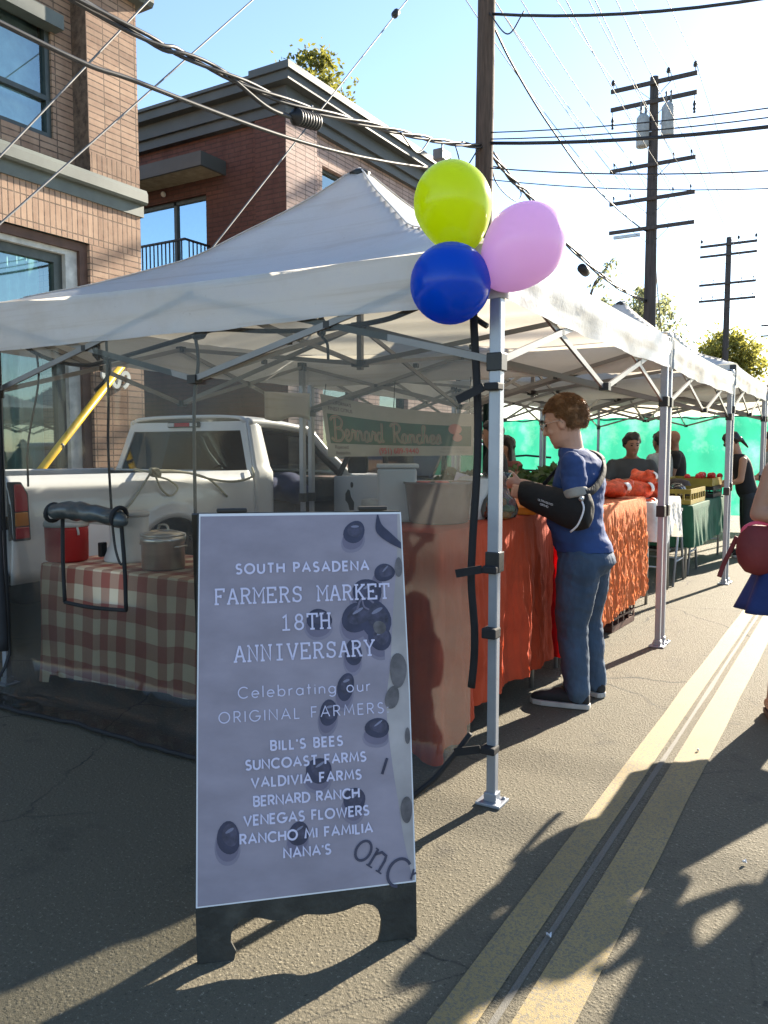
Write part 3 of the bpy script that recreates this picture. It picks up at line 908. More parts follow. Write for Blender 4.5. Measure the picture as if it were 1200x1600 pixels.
# street crossings
A1 = (-6.85, 15.55)
wire([(-6.8, 15.5, 10.13), (9, 15.6, 10.3)], .028, 'heavy black cable crossing the street highest in the picture', 1.3, None, 'cables crossing the street')
wire([(-6.8, 15.5, 7.62), (9, 15.6, 7.5)], .034, 'thick cable crossing the street below the transformers', .75, None, 'cables crossing the street')
wire([(-6.8, 15.5, 7.83), (9, 15.6, 7.75)], .012, 'thin line crossing the street just above the thick cable', .65, None, 'cables crossing the street')
wire([(-6.8, 15.5, 7.70), (9, 15.6, 7.62)], .012, 'thin messenger line touching the top of the thick cable', .68, None, 'cables crossing the street')
wire([(-6.8, 15.5, 7.13), (9, 15.6, 6.4)], .013, 'slim cable crossing the street under the third crossarm', .8, None, 'cables crossing the street')
wire([(-6.8, 15.5, 6.9), (9, 15.6, 6.1)], .010, 'lowest thin cable crossing the street by the pole', .85, None, 'cables crossing the street')
pd = smooth_path([(-6.85, 15.6, 10.05), (-7.0, 17.29, 9.80), (-7.0, 19.6, 9.35), (-7.0, 23.5, 8.95), (-7.0, 28.8, 9.05), (-6.8, 29.6, 9.1)])
b = MB(); b.tube(pd, .024, 6); tag(b.build('twisted_cable', M['wire']), 'long sagging twisted cable from thick pole to the lowest crossarm', 'cable')
wire([(-6.7, 29.5, 9.05), (-8.5, 40, 6.5)], .02, 'cable dropping from the transformer pole into the trees', .4)
pb = smooth_path([(-6.85, 15.65, 7.5), (-7, 17.18, 7.41), (-7, 18.4, 7.31), (-7, 21.26, 6.82), (-7, 25.7, 6.58), (-6.9, 29.5, 6.65)])
b = MB()
for k in range(3): b.tube([p + Vector((.04 * cos(2.1 * k + i * .4), 0, .04 * sin(2.1 * k + i * .4))) for i, p in enumerate(pb)], .025, 6)
lp = smooth_path([(-6.85, 15.6, 7.5), (-7, 16.3, 7.1), (-7, 17.4, 7.0), (-7, 17.7, 7.3), (-7, 16.6, 7.45), (-7, 15.8, 7.3)]); b.tube(lp, .015, 6)
tag(b.build('cable_bundle', M['wire']), 'tangled cable bundle leaving the pole above the pink balloon', 'cable')
bx = MB(); bx.lathe((-7, 22.3, 6.46), [(.05, 0), (.13, .04), (.14, .3), (.13, .46), (.05, .5)], 12, axis=(0, 1, -.1))
tag(bx.build('splice_case', M['black']), 'small dark splice case hanging on the cable right of the pink balloon', 'cable splice')
jb = MB(); jb.obox((-7, 13.75, 6.86), (.2, .38, .2)); jb_ = tag(jb.build('junction_box', M['wire_grey'], bevel=.02), 'pale junction box on the bundle above the yellow balloon', 'junction box')
jl = MB(); jl.tube([(-7, 13.75, 6.95), (-7, 13.75, 7.12)], .02, 6); jl.build('hanger', M['steel'], jb_)
for i, pts in enumerate([[(-6.95, 15.3, 7.5), (-6.95, 14.6, 6.9), (-6.95, 14.2, 7.2)], [(-6.8, 15.4, 10.1), (-6.4, 15.4, 9.6), (-6.1, 15.5, 10.0)], [(-6.95, 13.2, 7.0), (-6.95, 12.7, 6.6), (-6.95, 12.1, 6.75)]]):
    b = MB(); b.tube(smooth_path(pts), .014, 6)
    tag(b.build('jumper_loop', M['wire']), ['loose cable loop between junction box and near pole', 'loose loop beside the top of the near pole', 'drip loop left of the junction box'][i], 'cable')

# ---------------------------------------------------------------- trees
def leaf_mat(name, c1, c2, tr=0.35):
    m, nt, N, Lk, P = nodes(name)
    oi = N.new('ShaderNodeNewGeometry')
    c = mixc(nt, oi.outputs['Random Per Island'], c1, c2)
    Lk.new(c, P.inputs['Base Color']); P.inputs['Roughness'].default_value = 0.6
    T = N.new('ShaderNodeBsdfTranslucent'); Lk.new(mixc(nt, 0.5, c, (c2[0] * 1.6, c2[1] * 1.6, c2[2])), T.inputs[0])
    X = N.new('ShaderNodeMixShader'); X.inputs[0].default_value = tr
    Lk.new(P.outputs[0], X.inputs[1]); Lk.new(T.outputs[0], X.inputs[2]); Lk.new(X.outputs[0], N['Material Output'].inputs[0])
    return m
M['bark'] = mat('bark', (0.13, 0.10, 0.075), 0.9, var=.4, scale=8, bmp=.5, bscale=20)
def tree(x, y, h, rad, crown0, label, lm, seed, nclu=60, per=60, ls=.16, spread=.55, droop=0.0):
    rnd = random.Random(seed)
    t = thing('tree', label, 'tree', (x, y, 0), 'trees beyond the roofs and tents')
    tr = MB()
    tr.tube([(x, y, 0), (x + .1, y, h * .25), (x - .1, y + .1, h * .5), (x + .05, y, h * .8)], [.28, .22, .16, .06], 10)
    ends = []
    for i in range(16):
        a = rnd.uniform(0, 2 * pi); z0 = rnd.uniform(.3, .7) * h
        r = rad * rnd.uniform(.45, 1.0); z1 = min(h * .97, max(z0 + rnd.uniform(.08, .35) * h, crown0))
        e = Vector((x + r * cos(a), y + r * sin(a), z1)); m_ = Vector((x + r * .45 * cos(a), y + r * .45 * sin(a), z0 + (z1 - z0) * .65))
        tr.tube([(x, y, z0), m_, e], [.10, .06, .02], 6)
        ends += [e, m_.lerp(e, .5)]
    tr.build('trunk', M['bark'], t)
    cr = MB()
    for i in range(nclu):
        if i < len(ends): c = ends[i]
        else:
            a = rnd.uniform(0, 2 * pi); r = rad * sqrt(rnd.random()); zz = rnd.uniform(0, 1)
            prof = sqrt(max(0.05, 1 - (zz * 2 - 1) ** 2))
            c = Vector((x + r * prof * cos(a), y + r * prof * sin(a), crown0 + (h - crown0) * zz))
        cs = spread * rnd.uniform(.6, 1.3)
        for k in range(per):
            d = Vector((rnd.gauss(0, 1), rnd.gauss(0, 1), rnd.gauss(0, .8))) * cs * .55
            p = c + d; p.z -= droop * d.length
            u = Vector((rnd.uniform(-1, 1), rnd.uniform(-1, 1), rnd.uniform(-1, .6) - droop)).normalized()
            w = u.orthogonal().normalized(); w = (Matrix.Rotation(rnd.uniform(0, 6.28), 3, u) @ w)
            s = ls * rnd.uniform(.6, 1.4)
            cr.add([p, p + u * s * .5 + w * s * .28, p + u * s, p + u * s * .5 - w * s * .28], [(0, 1, 2, 3)])
    cr.build('crown', lm, t)
L_a = leaf_mat('olive_leaves', (0.09, 0.10, 0.02), (0.22, 0.21, 0.05), .45)
L_b = leaf_mat('greyish_leaves', (0.13, 0.145, 0.10), (0.24, 0.25, 0.16), .55)
L_c = leaf_mat('yellow_green_leaves', (0.13, 0.14, 0.04), (0.30, 0.28, 0.08), .55)
tree(-13.7, 19.2, 12.35, 1.0, 10.8, 'round olive-green treetop showing above the dark cornice', L_a, 3, 46, 110, .16, .38)
tree(-11.2, 47.5, 10.6, 2.9, 6.0, 'grey-green feathery tree behind the transformer pole', L_b, 5, 74, 70, .24, .6, .5)
tree(-7.3, 50.5, 8.0, 2.3, 4.2, 'yellow-green bushy tree over the far tents at right', L_c, 8, 130, 90, .24, .6)
tree(-13.8, 44.0, 12.0, 1.9, 8.0, 'thin wispy treetop right of the pink balloon', L_b, 11, 36, 40, .22, .55, .6)

# ---------------------------------------------------------------- white pickup truck
M['white_car'] = mat('white_car_paint', (0.72, 0.73, 0.74), 0.25, var=.04, scale=2, coat=.6, dirt=(.5, .48, .43), dscale=2.0, damt=.25)
M['tyre'] = mat('tyre_rubber', (0.02, 0.02, 0.02), 0.85)
M['seat'] = mat('grey_seat_cloth', (0.06, 0.065, 0.07), 0.9)
M['trim'] = mat('dark_trim', (0.03, 0.034, 0.036), 0.6)
M['carglass'] = glass('car_glass', (0.8, 0.86, 0.86), 0.05, .02, (.12, .15, .15))
M['redlamp'] = mat('red_lamp_lens', (0.42, 0.02, 0.03), 0.15, var=.1, coat=1)
M['amberlamp'] = mat('amber_lamp_lens', (0.55, 0.20, 0.03), 0.15, coat=1)
M['clearlamp'] = mat('clear_lamp_lens', (0.55, 0.55, 0.55), 0.15, coat=1)
M['chrome'] = mat('chrome', (0.6, 0.6, 0.6), 0.12, 1.0, var=.05)
tk = thing('pickup_truck', 'white pickup truck parked behind the nearest tent, passenger door open', 'truck', (-5.9, 6.2, 0))
XS, XL = -4.9, -6.9
def flank(mb, y0, y1, top, s, axle=None, low=.50, n=40, rows=8, ext=0.0):
    """body side with the wheel arch cut out; s=+1 right side, -1 left"""
    def fn(u, v):
        y = y0 + (y1 - y0) * u
        lo = low
        if axle is not None and abs(y - axle) < .47: lo = max(low, .39 + sqrt(.47 ** 2 - (y - axle) ** 2))
        z = lo + (top(y) - lo) * v
        inn = .05 * ((z - .85) / .4) ** 2 + (.035 if z > top(y) - .02 else 0)
        if axle is not None:
            d = sqrt((y - axle) ** 2 + (z - .39) ** 2)
            inn -= .03 * max(0, 1 - abs(d - .49) / .06)
        x = (XS - inn) if s > 0 else (XL + inn)
        return (x, y, z)
    mb.grid(fn, n, rows)
tp = lambda y: 1.235 - .015 * (y - 3.3) / 2.5
for s in (1, -1):
    b = MB(); flank(b, 3.30, 5.80, tp, s, 4.75, n=60); b.build('bed_side', M['white_car'], tk, solid=.02)
b = MB()
b.box((XL + .07, 3.3, .55), (XS - .07, 3.36, 1.22)); b.build('tailgate', M['white_car'], tk, bevel=.015)
b = MB(); b.box((XL + .08, 3.37, .62), (XS - .08, 5.78, .68)); b.box((XL + .08, 5.74, .68), (XS - .08, 5.80, 1.2)); b.build('bed_floor', M['trim'], tk)
b = MB(); b.box((XL + .03, 3.12, .42), (XS - .03, 3.30, .60)); b.build('rear_bumper', M['chrome'], tk, bevel=.03)
tl = MB()
tl.prism([(0, .80), (.13, .80), (.12, 1.12), (.07, 1.20), (0, 1.20)], (XS + .012, 3.30, 0), (0, 1, 0), (0, 0, 1), -.06, 0.006)
tl_ = tl.build('tail_light', M['trim'], tk, bevel=.008)
b = MB(); b.prism([(.012, 1.0), (.108, 1.0), (.105, 1.11), (.065, 1.185), (.012, 1.185)], (XS + .014, 3.30, 0), (0, 1, 0), (0, 0, 1), 0, .014); b.build('red_lens', M['redlamp'], tl_, bevel=.006)
b = MB(); b.prism([(.012, .90), (.112, .90), (.108, .995), (.012, .995)], (XS + .014, 3.30, 0), (0, 1, 0), (0, 0, 1), 0, .014); b.build('amber_lens', M['amberlamp'], tl_, bevel=.006)
b = MB(); b.prism([(.012, .815), (.115, .815), (.112, .895), (.012, .895)], (XS + .014, 3.30, 0), (0, 1, 0), (0, 0, 1), 0, .014); b.build('red_lens', M['redlamp'], tl_, bevel=.006)
# cab
roofz = lambda y: 1.715 - .10 * max(0.0, y - 6.1) ** 1.7
ZB = 1.20
def cab_x(z, s):
    k = max(0, (z - ZB) / .5)
    x = .06 + .16 * k
    return XS - x if s > 0 else XL + x
b = MB()
def rf(u, v):
    y = 5.93 + 1.12 * v
    zz = roofz(y); s = u * 2 - 1
    xr, xl = cab_x(zz, 1), cab_x(zz, -1)
    e = abs(s)
    return (xl + (xr - xl) * u, y + .03 * (1 - s * s) * (1 if v > .5 else -1), zz + .03 * (1 - s ** 4) - .035 * max(0, (e - .9) / .1) ** 2)
b.grid(rf, 24, 12); b.build('roof', M['white_car'], tk, solid=.03)
def back_pt(s, z):                      # rear wall of the cab
    y = 5.86 + .09 * max(0, (z - ZB) / .5)
    return (cab_x(z, s), y, z)
b = MB()
def quad4(mb, a, b_, c, d): mb.add([a, b_, c, d], [(0, 1, 2, 3)])
def inner(s, z, k):
    p = back_pt(s, z); c = (XS + XL) / 2
    return (c + (p[0] - c) * k, p[1], z)
zt, zw0, zw1 = 1.69, 1.215, 1.60
quad4(b, back_pt(-1, .5), back_pt(1, .5), back_pt(1, zw0), back_pt(-1, zw0))
quad4(b, back_pt(-1, zw1), back_pt(1, zw1), back_pt(1, zt), back_pt(-1, zt))
quad4(b, back_pt(-1, zw0), inner(-1, zw0, .93), inner(-1, zw1, .90), back_pt(-1, zw1))
quad4(b, inner(1, zw0, .93), back_pt(1, zw0), back_pt(1, zw1), inner(1, zw1, .90))
b.build('cab_back', M['white_car'], tk, solid=.03)
b = MB(); quad4(b, inner(-1, zw0, .94), inner(1, zw0, .94), inner(1, zw1, .91), inner(-1, zw1, .91)); b.build('rear_window', M['carglass'], tk)
b = MB(); b.obox((-5.9, 5.905, 1.665), (.42, .05, .055)); bl_ = b.build('brake_light', M['trim'], tk, bevel=.012)
b = MB(); b.obox((-5.9, 5.878, 1.665), (.2, .01, .035)); b.build('red_lens', M['redlamp'], bl_)
for dx in (-.155, .155):
    b = MB(); b.obox((-5.9 + dx, 5.878, 1.665), (.09, .01, .035)); b.build('clear_lens', M['clearlamp'], bl_)
for s in (1, -1):
    b = MB()                              # B pillar and lower corner
    def bp(u, v, s=s):
        z = .50 + (roofz(6.05) - .02 - .50) * v
        y0 = 5.86 + .09 * max(0, (z - ZB) / .5); y1 = 6.10 + .02 * max(0, (z - ZB) / .5)
        x = cab_x(z, s) + (.03 if s > 0 else -.03) * (1 - 2 * abs(u - .5)) * .6
        if z < ZB: x += (.02 if s > 0 else -.02)
        return (x, y0 + (y1 - y0) * u, z)
    b.grid(bp, 6, 24); b.build('rear_pillar', M['white_car'], tk, solid=.035)
    b = MB()                              # roof rail and windscreen pillar
    pts = [(cab_x(roofz(y) - .03, s), y, roofz(y) - .035) for y in (5.95, 6.2, 6.45, 6.7, 6.9)] + [(cab_x(1.40, s), 7.12, 1.40), (cab_x(1.27, s), 7.32, 1.25), (cab_x(1.13, s), 7.52, 1.10)]
    b.tube(smooth_path(pts, 5), .045, 8); b.build('roof_pillar', M['white_car'], tk)
    b = MB(); b.tube([(p[0] - s * .03, p[1] - .03, p[2] - .05) for p in smooth_path(pts[1:], 5)], .035, 8); b.build('door_seal', M['trim'], tk)
    b = MB(); b.box((XS - .16 if s > 0 else XL + .04, 6.1, .42), (XS - .04 if s > 0 else XL + .16, 7.3, .54)); b.build('sill', M['white_car'], tk, bevel=.02)
    b = MB(); flank(b, 7.27, 9.0, lambda y: 1.14 - .07 * max(0.0, (y - 7.3) / 1.7) ** 1.6, s, 8.13, n=50); b.build('front_wing', M['white_car'], tk, solid=.02)
b = MB()
b.add([(cab_x(1.62, 1) - .03, 7.02, 1.62), (cab_x(1.62, -1) + .03, 7.02, 1.62), (cab_x(1.12, -1) + .03, 7.58, 1.12), (cab_x(1.12, 1) - .03, 7.58, 1.12)], [(0, 1, 2, 3)])
b.build('windscreen', M['carglass'], tk)
b = MB(); b.grid(lambda u, v: (XL + .04 + (XS - XL - .08) * u, 7.45 + 1.55 * v, 1.13 + .05 * (1 - (2 * u - 1) ** 2) - .08 * v ** 1.6), 16, 10); b.build('bonnet', M['white_car'], tk, solid=.02)
b = MB(); b.box((XL + .06, 8.96, .55), (XS - .06, 9.03, 1.04)); b.build('grille', M['trim'], tk, bevel=.02)
b = MB(); b.box((XL + .02, 9.0, .42), (XS - .02, 9.14, .62)); b.build('front_bumper', M['chrome'], tk, bevel=.03)
b = MB(); b.box((XL + .1, 5.9, .45), (XS - .1, 7.4, .55)); b.box((XL + .1, 7.3, .55), (XS - .1, 7.36, 1.0)); b.build('cab_floor', M['trim'], tk)
b = MB(); b.box((XL + .15, 6.1, .55), (XS - .22, 6.75, .88)); b.box((XL + .15, 6.0, .88), (XS - .22, 6.2, 1.22)); b.build('bench_seat', M['seat'], tk, bevel=.06)
b = MB(); b.box((XL + .12, 7.05, .85), (XS - .12, 7.5, 1.1)); b.build('dashboard', M['trim'], tk, bevel=.06)
b = MB(); b.tube([(-6.4 + .19 * cos(a), 6.92 + .06 * sin(a), 1.06 + .17 * sin(a)) for a in [2 * pi * i / 24 for i in range(24)]], .016, 6, closed=True); b.build('steering_wheel', M['trim'], tk)
b = MB()                                   # driver's door (far side)
b.add([(XL + .05, 6.1, .5), (XL + .05, 7.28, .5), (XL + .05, 7.28, 1.15), (XL + .05, 6.1, 1.2)], [(0, 1, 2, 3)]); b.build('driver_door', M['white_car'], tk, solid=.06)
# open passenger door, hinged at the front
HG = Vector((XS - .03, 7.27, 0)); ang = radians(60)
dd = Vector((sin(ang), -cos(ang), 0)); dn = Vector((cos(ang), sin(ang), 0))
b = MB(); b.prism([(0, .55), (1.06, .55), (1.1, .75), (1.1, 1.17), (0, 1.13)], HG, dd, (0, 0, 1), -.02, .08)
do = b.build('open_door', M['white_car'], tk, bevel=.015)
b = MB()
for p, q in (((.02, 1.12), (.42, 1.50)), ((.42, 1.50), (1.05, 1.58)), ((1.05, 1.58), (1.09, 1.16))):
    b.bar(HG + dd * p[0] + Vector((0, 0, p[1])) + dn * -.03, HG + dd * q[0] + Vector((0, 0, q[1])) + dn * -.03, .035, .05)
b.build('window_frame', M['trim'], do)
blob = [(0, 0), (.06, .05), (.1, .04), (.13, -.03), (.2, -.08), (.19, -.16), (.1, -.17), (.06, -.1), (0, -.07)]
b = MB(); b.prism([(.30 + x, .95 + z) for x, z in blob], HG + dn * -.0, dd, (0, 0, 1), .081, .084); b.build('access_hole', M['trim'], do)
b = MB(); b.lathe(HG + dd * .45 + Vector((0, 0, 1.05)) - dn * .081, [(.03, 0), (.03, .004)], 12, axis=-dn); b.build('access_hole', M['trim'], do)
b = MB(); b.obox(HG + dd * .2 + dn * .12 + Vector((0, 0, 1.26)), (.10, .22, .2), rz=-ang); b.build('door_mirror', M['trim'], do, bevel=.03)
# wheels
for (x, y) in ((XS - .14, 4.75), (XL + .14, 4.75), (XS - .14, 8.13), (XL + .14, 8.13)):
    s = 1 if x > -5.9 else -1
    b = MB(); b.lathe((x, y, .38), [(.24, -.12), (.34, -.12), (.375, -.09), (.38, 0), (.375, .09), (.34, .12), (.24, .12)], 28, axis=(s, 0, 0)); w_ = b.build('wheel', M['tyre'], tk)
    b = MB(); b.lathe((x, y, .38), [(0, .06), (.06, .09), (.1, .06), (.2, .05), (.24, .1), (.25, .1), (.25, -.1)], 24, axis=(s, 0, 0)); b.build('rim', M['steel'], w_)
    b = MB(); b.lathe((x - s * .09, y, .42), [(.48, -.12), (.49, .13)], 24, axis=(s, 0, 0)); b.build('wheel_well', M['trim'], tk)
# rope over the truck bed, jacket on the seat
M['rope'] = mat('pale_rope', (0.42, 0.40, 0.30), 0.9)
b = MB()
XR_ = XS + .02
b.tube(smooth_path([(XS - .1, 4.45, 1.26), (XR_, 4.52, 1.24), (XR_, 4.9, 1.225), (XR_, 5.2, 1.16), (XR_, 5.5, 1.13), (XR_, 5.75, 1.17), (XR_ - .05, 5.8, 1.25)]), .011, 6)
b.tube(smooth_path([(XR_, 4.5, 1.25), (XR_, 4.8, 1.24), (XR_, 5.15, 1.17), (XR_, 5.4, 1.0)]), .009, 6)
for k in range(4):
    a = k * 1.3
    b.tube([(XR_ + .005 * k, 4.55 + .05 * cos(t + a), 1.235 + .03 * sin(t * (1 + .2 * k))) for t in [i * .45 for i in range(15)]], .010, 6)
b.tube(smooth_path([(XR_, 4.55, 1.23), (XR_, 4.62, 1.1), (XR_, 4.72, 1.04), (XR_, 4.80, 1.1), (XR_, 4.70, 1.17), (XR_, 4.58, 1.2)]), .008, 6)
b.tube(smooth_path([(XR_, 4.5, 1.22), (XR_, 4.3, 1.0), (XR_, 4.1, .86)]), .009, 6)
tag(b.build('rope', M['rope']), 'pale knotted rope draped along the white truck bed side', 'rope')
b = MB()
for k in range(9):
    rr = random.Random(k)
    b.ell((-5.15 + rr.uniform(-.12, .1), 6.45 + rr.uniform(-.25, .25), 1.0 + rr.uniform(-.06, .13)), (.16, .2, .1))
tag(b.build('jacket', mat('navy_cloth', (0.02, 0.03, 0.09), 0.9, bmp=.4, bscale=12), remesh=.03, smooth_it=2), 'dark blue jacket heaped on the truck seat in the open door', 'jacket')

# ---------------------------------------------------------------- dark car parked in front of the truck
def car(x0, y0, m, label):
    c = thing('parked_car', label, 'car', (x0, y0, 0))
    prof = [(-2.2, .45), (-2.25, .75), (-2.15, 1.0), (-1.5, 1.05), (-.75, 1.08), (.0, 1.0), (1.5, .98), (2.1, .9), (2.25, .6), (2.2, .4)]
    b = MB(); b.prism(prof, (x0 - .88, y0, 0), (0, 1, 0), (0, 0, 1), 0, 1.76); b.build('body', m, c, bevel=.06, seg=3)
    g = [(-1.95, 1.02), (-1.55, 1.48), (-.2, 1.55), (.35, 1.5), (1.15, .98)]
    b = MB(); b.prism([(p[0], p[1] - .015) for p in g], (x0 - .74, y0, 0), (0, 1, 0), (0, 0, 1), 0, 1.48); b.build('cabin_glass', mat('dark_car_glass', (.02, .025, .025), .05, coat=1), c, bevel=.05)
    b = MB(); b.prism([(-1.62, 1.47), (-1.5, 1.55), (-.2, 1.6), (.4, 1.53), (.34, 1.49), (-.2, 1.54)], (x0 - .72, y0, 0), (0, 1, 0), (0, 0, 1), 0, 1.44); b.build('roof', m, c, bevel=.02)
    for s in (-1, 1):
        for yy in (-1.4, 1.4):
            b = MB(); b.lathe((x0 + s * .8, y0 + yy, .33), [(.2, -.1), (.32, -.1), (.33, 0), (.32, .1), (.2, .1)], 22, axis=(s, 0, 0)); w_ = b.build('wheel', M['tyre'], c)
            b = MB(); b.lathe((x0 + s * .8, y0 + yy, .33), [(0, .08), (.1, .07), (.21, .09), (.21, -.09)], 18, axis=(s, 0, 0)); b.build('rim', M['steel'], w_)
        b = MB(); b.obox((x0 + s * .7, y0 - 2.22, .82), (.3, .06, .14)); b.build('tail_light', M['redlamp'], c, bevel=.02)
car(-6.0, 12.0, mat('charcoal_car_paint', (0.035, 0.04, 0.042), .25, coat=.8), 'dark grey car parked beyond the open truck door')

# ---------------------------------------------------------------- stroke lettering
def arc(cx, cy, rx, ry, a0, a1, n=12):
    return [(cx + rx * cos(radians(a0 + (a1 - a0) * i / n)), cy + ry * sin(radians(a0 + (a1 - a0) * i / n))) for i in range(n + 1)]
def ring_(cx, cy, rx, ry): return arc(cx, cy, rx, ry, 90, 450, 24)
GL = {
 'A': (.84, [[(0, 0), (.42, 1), (.84, 0)], [(.16, .33), (.68, .33)]]),
 'B': (.58, [[(0, 0), (0, 1), (.30, 1)] + arc(.30, .76, .24, .24, 90, -90)[1:] + [(0, .52)], [(.3, .52)] + arc(.32, .26, .26, .26, 90, -90) + [(0, 0)]]),
 'C': (.86, [arc(.5, .5, .5, .5, 45, 315, 20)]),
 'D': (.75, [[(0, 0), (0, 1), (.25, 1)] + arc(.25, .5, .5, .5, 90, -90, 16)[1:] + [(0, 0)]]),
 'E': (.52, [[(.52, 1), (0, 1), (0, 0), (.52, 0)], [(0, .52), (.46, .52)]]),
 'F': (.50, [[(.5, 1), (0, 1), (0, 0)], [(0, .5), (.44, .5)]]),
 'G': (1.0, [arc(.5, .5, .5, .5, 45, 355, 22) + [(.55, .45)]]),
 'H': (.72, [[(0, 0), (0, 1)], [(.72, 0), (.72, 1)], [(0, .52), (.72, .52)]]),
 'I': (.02, [[(.01, 0), (.01, 1)]]),
 'K': (.62, [[(0, 0), (0, 1)], [(.58, 1), (0, .42)], [(.2, .6), (.62, 0)]]),
 'L': (.46, [[(0, 1), (0, 0), (.46, 0)]]),
 'M': (.96, [[(0, 0), (.12, 1), (.48, .22), (.84, 1), (.96, 0)]]),
 'N': (.74, [[(0, 0), (0, 1), (.74, 0), (.74, 1)]]),
 'O': (1.0, [ring_(.5, .5, .5, .5)]),
 'P': (.55, [[(0, 0), (0, 1), (.3, 1)] + arc(.3, .74, .26, .26, 90, -90)[1:] + [(0, .48)]]),
 'R': (.60, [[(0, 0), (0, 1), (.3, 1)] + arc(.3, .74, .26, .26, 90, -90)[1:] + [(0, .48)], [(.27, .48), (.60, 0)]]),
 'S': (.56, [arc(.29, .75, .25, .25, 35, 270, 14) + arc(.27, .25, .28, .25, 90, -145, 14)[1:]]),
 'T': (.66, [[(0, 1), (.66, 1)], [(.33, 1), (.33, 0)]]),
 'U': (.68, [[(0, 1), (0, .34)] + arc(.34, .34, .34, .34, 180, 360)[1:] + [(.68, 1)]]),
 'V': (.80, [[(0, 1), (.4, 0), (.8, 1)]]),
 'W': (1.14, [[(0, 1), (.28, 0), (.57, .95), (.86, 0), (1.14, 1)]]),
 'Y': (.76, [[(0, 1), (.38, .46), (.76, 1)], [(.38, .46), (.38, 0)]]),
 "'": (.02, [[(.01, 1), (.01, .74)]]),
 ':': (.06, [[(.03, .08), (.03, .0)], [(.03, .55), (.03, .47)]]),
 '1': (.5, [[(.05, .82), (.26, 1), (.26, 0)]]),
 '8': (.56, [ring_(.28, .75, .23, .25), ring_(.28, .25, .28, .25)]),
 'e': (.62, [[(0, .32), (.62, .32)] + arc(.31, .31, .31, .31, 0, 315, 18)[1:]]),
 'l': (.02, [[(.01, 0), (.01, 1.05)]]),
 'b': (.62, [[(0, 1.05), (0, 0)], ring_(.31, .31, .31, .31)]),
 'r': (.3, [[(0, 0), (0, .62)], arc(.26, .34, .26, .28, 180, 75, 8)]),
 'a': (.62, [ring_(.31, .31, .31, .31), [(.62, .62), (.62, 0)]]),
 't': (.34, [[(.16, .95), (.16, 0)], [(0, .62), (.34, .62)]]),
 'i': (.02, [[(.01, 0), (.01, .62)], [(.01, .86), (.01, .80)]]),
 'n': (.52, [[(0, 0), (0, .62)], arc(.26, .36, .26, .26, 180, 0, 12) + [(.52, 0)]]),
 'g': (.62, [ring_(.31, .31, .31, .31), [(.62, .62), (.62, -.08)] + arc(.32, -.06, .30, .24, 0, -150, 10)[1:]]),
 'o': (.62, [ring_(.31, .31, .31, .31)]),
 'u': (.52, [[(0, .62), (0, .26)] + arc(.26, .26, .26, .26, 180, 360)[1:], [(.52, .62), (.52, 0)]]),
}
TW = {  # typewriter caps: strokes in a 0.6 wide cell plus slab serifs (x0, x1, y)
 'A': ([[(.02, 0), (.26, .97), (.32, .97), (.58, 0)], [(.12, .34), (.48, .34)]], [(-.08, .14, 0), (.46, .68, 0)]),
 'F': ([[(.08, 0), (.08, 1)], [(0, 1), (.56, 1), (.56, .8)], [(.08, .52), (.36, .52)], [(.36, .62), (.36, .42)]], [(-.03, .24, 0)]),
 'R': ([[(.06, 0), (.06, 1)], [(-.04, 1), (.28, 1)] + arc(.28, .76, .24, .24, 90, -90)[1:] + [(.06, .52)], [(.3, .52), (.52, .02)]], [(-.06, .2, 0), (.46, .66, 0)]),
 'M': ([[(.02, 0), (.02, 1), (.3, .42), (.58, 1), (.58, 0)]], [(-.1, .14, 0), (.46, .7, 0), (-.1, .04, 1), (.56, .7, 1)]),
 'E': ([[(.06, 0), (.06, 1)], [(-.03, 1), (.54, 1), (.54, .8)], [(-.03, 0), (.57, 0), (.57, .22)], [(.06, .52), (.36, .52)], [(.36, .62), (.36, .42)]], []),
 'S': ([arc(.29, .75, .23, .25, 20, 270, 14) + arc(.28, .25, .25, .25, 90, -160, 14)[1:], [(.52, .72), (.52, 1)], [(.04, .28), (.04, 0)]], []),
 'K': ([[(.06, 0), (.06, 1)], [(.52, .98), (.06, .45)], [(.2, .6), (.54, .02)]], [(-.05, .2, 0), (-.05, .2, 1), (.4, .66, 0), (.38, .64, 1)]),
 'T': ([[(0, .78), (0, 1), (.6, 1), (.6, .78)], [(.3, 1), (.3, 0)]], [(.16, .44, 0)]),
 '1': ([[(.1, .8), (.3, .98), (.3, 0)]], [(.06, .54, 0)]),
 '8': ([ring_(.29, .75, .2, .24), ring_(.29, .26, .25, .26)], []),
 'H': ([[(.06, 0), (.06, 1)], [(.54, 0), (.54, 1)], [(.06, .52), (.54, .52)]], [(-.05, .19, 0), (-.05, .19, 1), (.41, .66, 0), (.41, .66, 1)]),
 'N': ([[(.06, 0), (.06, 1), (.54, .02), (.54, 1)]], [(-.06, .19, 0), (-.06, .08, 1), (.42, .66, 1)]),
 'I': ([[(.3, 0), (.3, 1)]], [(.1, .5, 0), (.1, .5, 1)]),
 'V': ([[(.02, 1), (.29, 0), (.31, 0), (.58, 1)]], [(-.08, .15, 1), (.45, .68, 1)]),
 'Y': ([[(.03, 1), (.3, .48), (.57, 1)], [(.3, .48), (.3, 0)]], [(-.07, .16, 1), (.44, .67, 1), (.16, .44, 0)]),
}
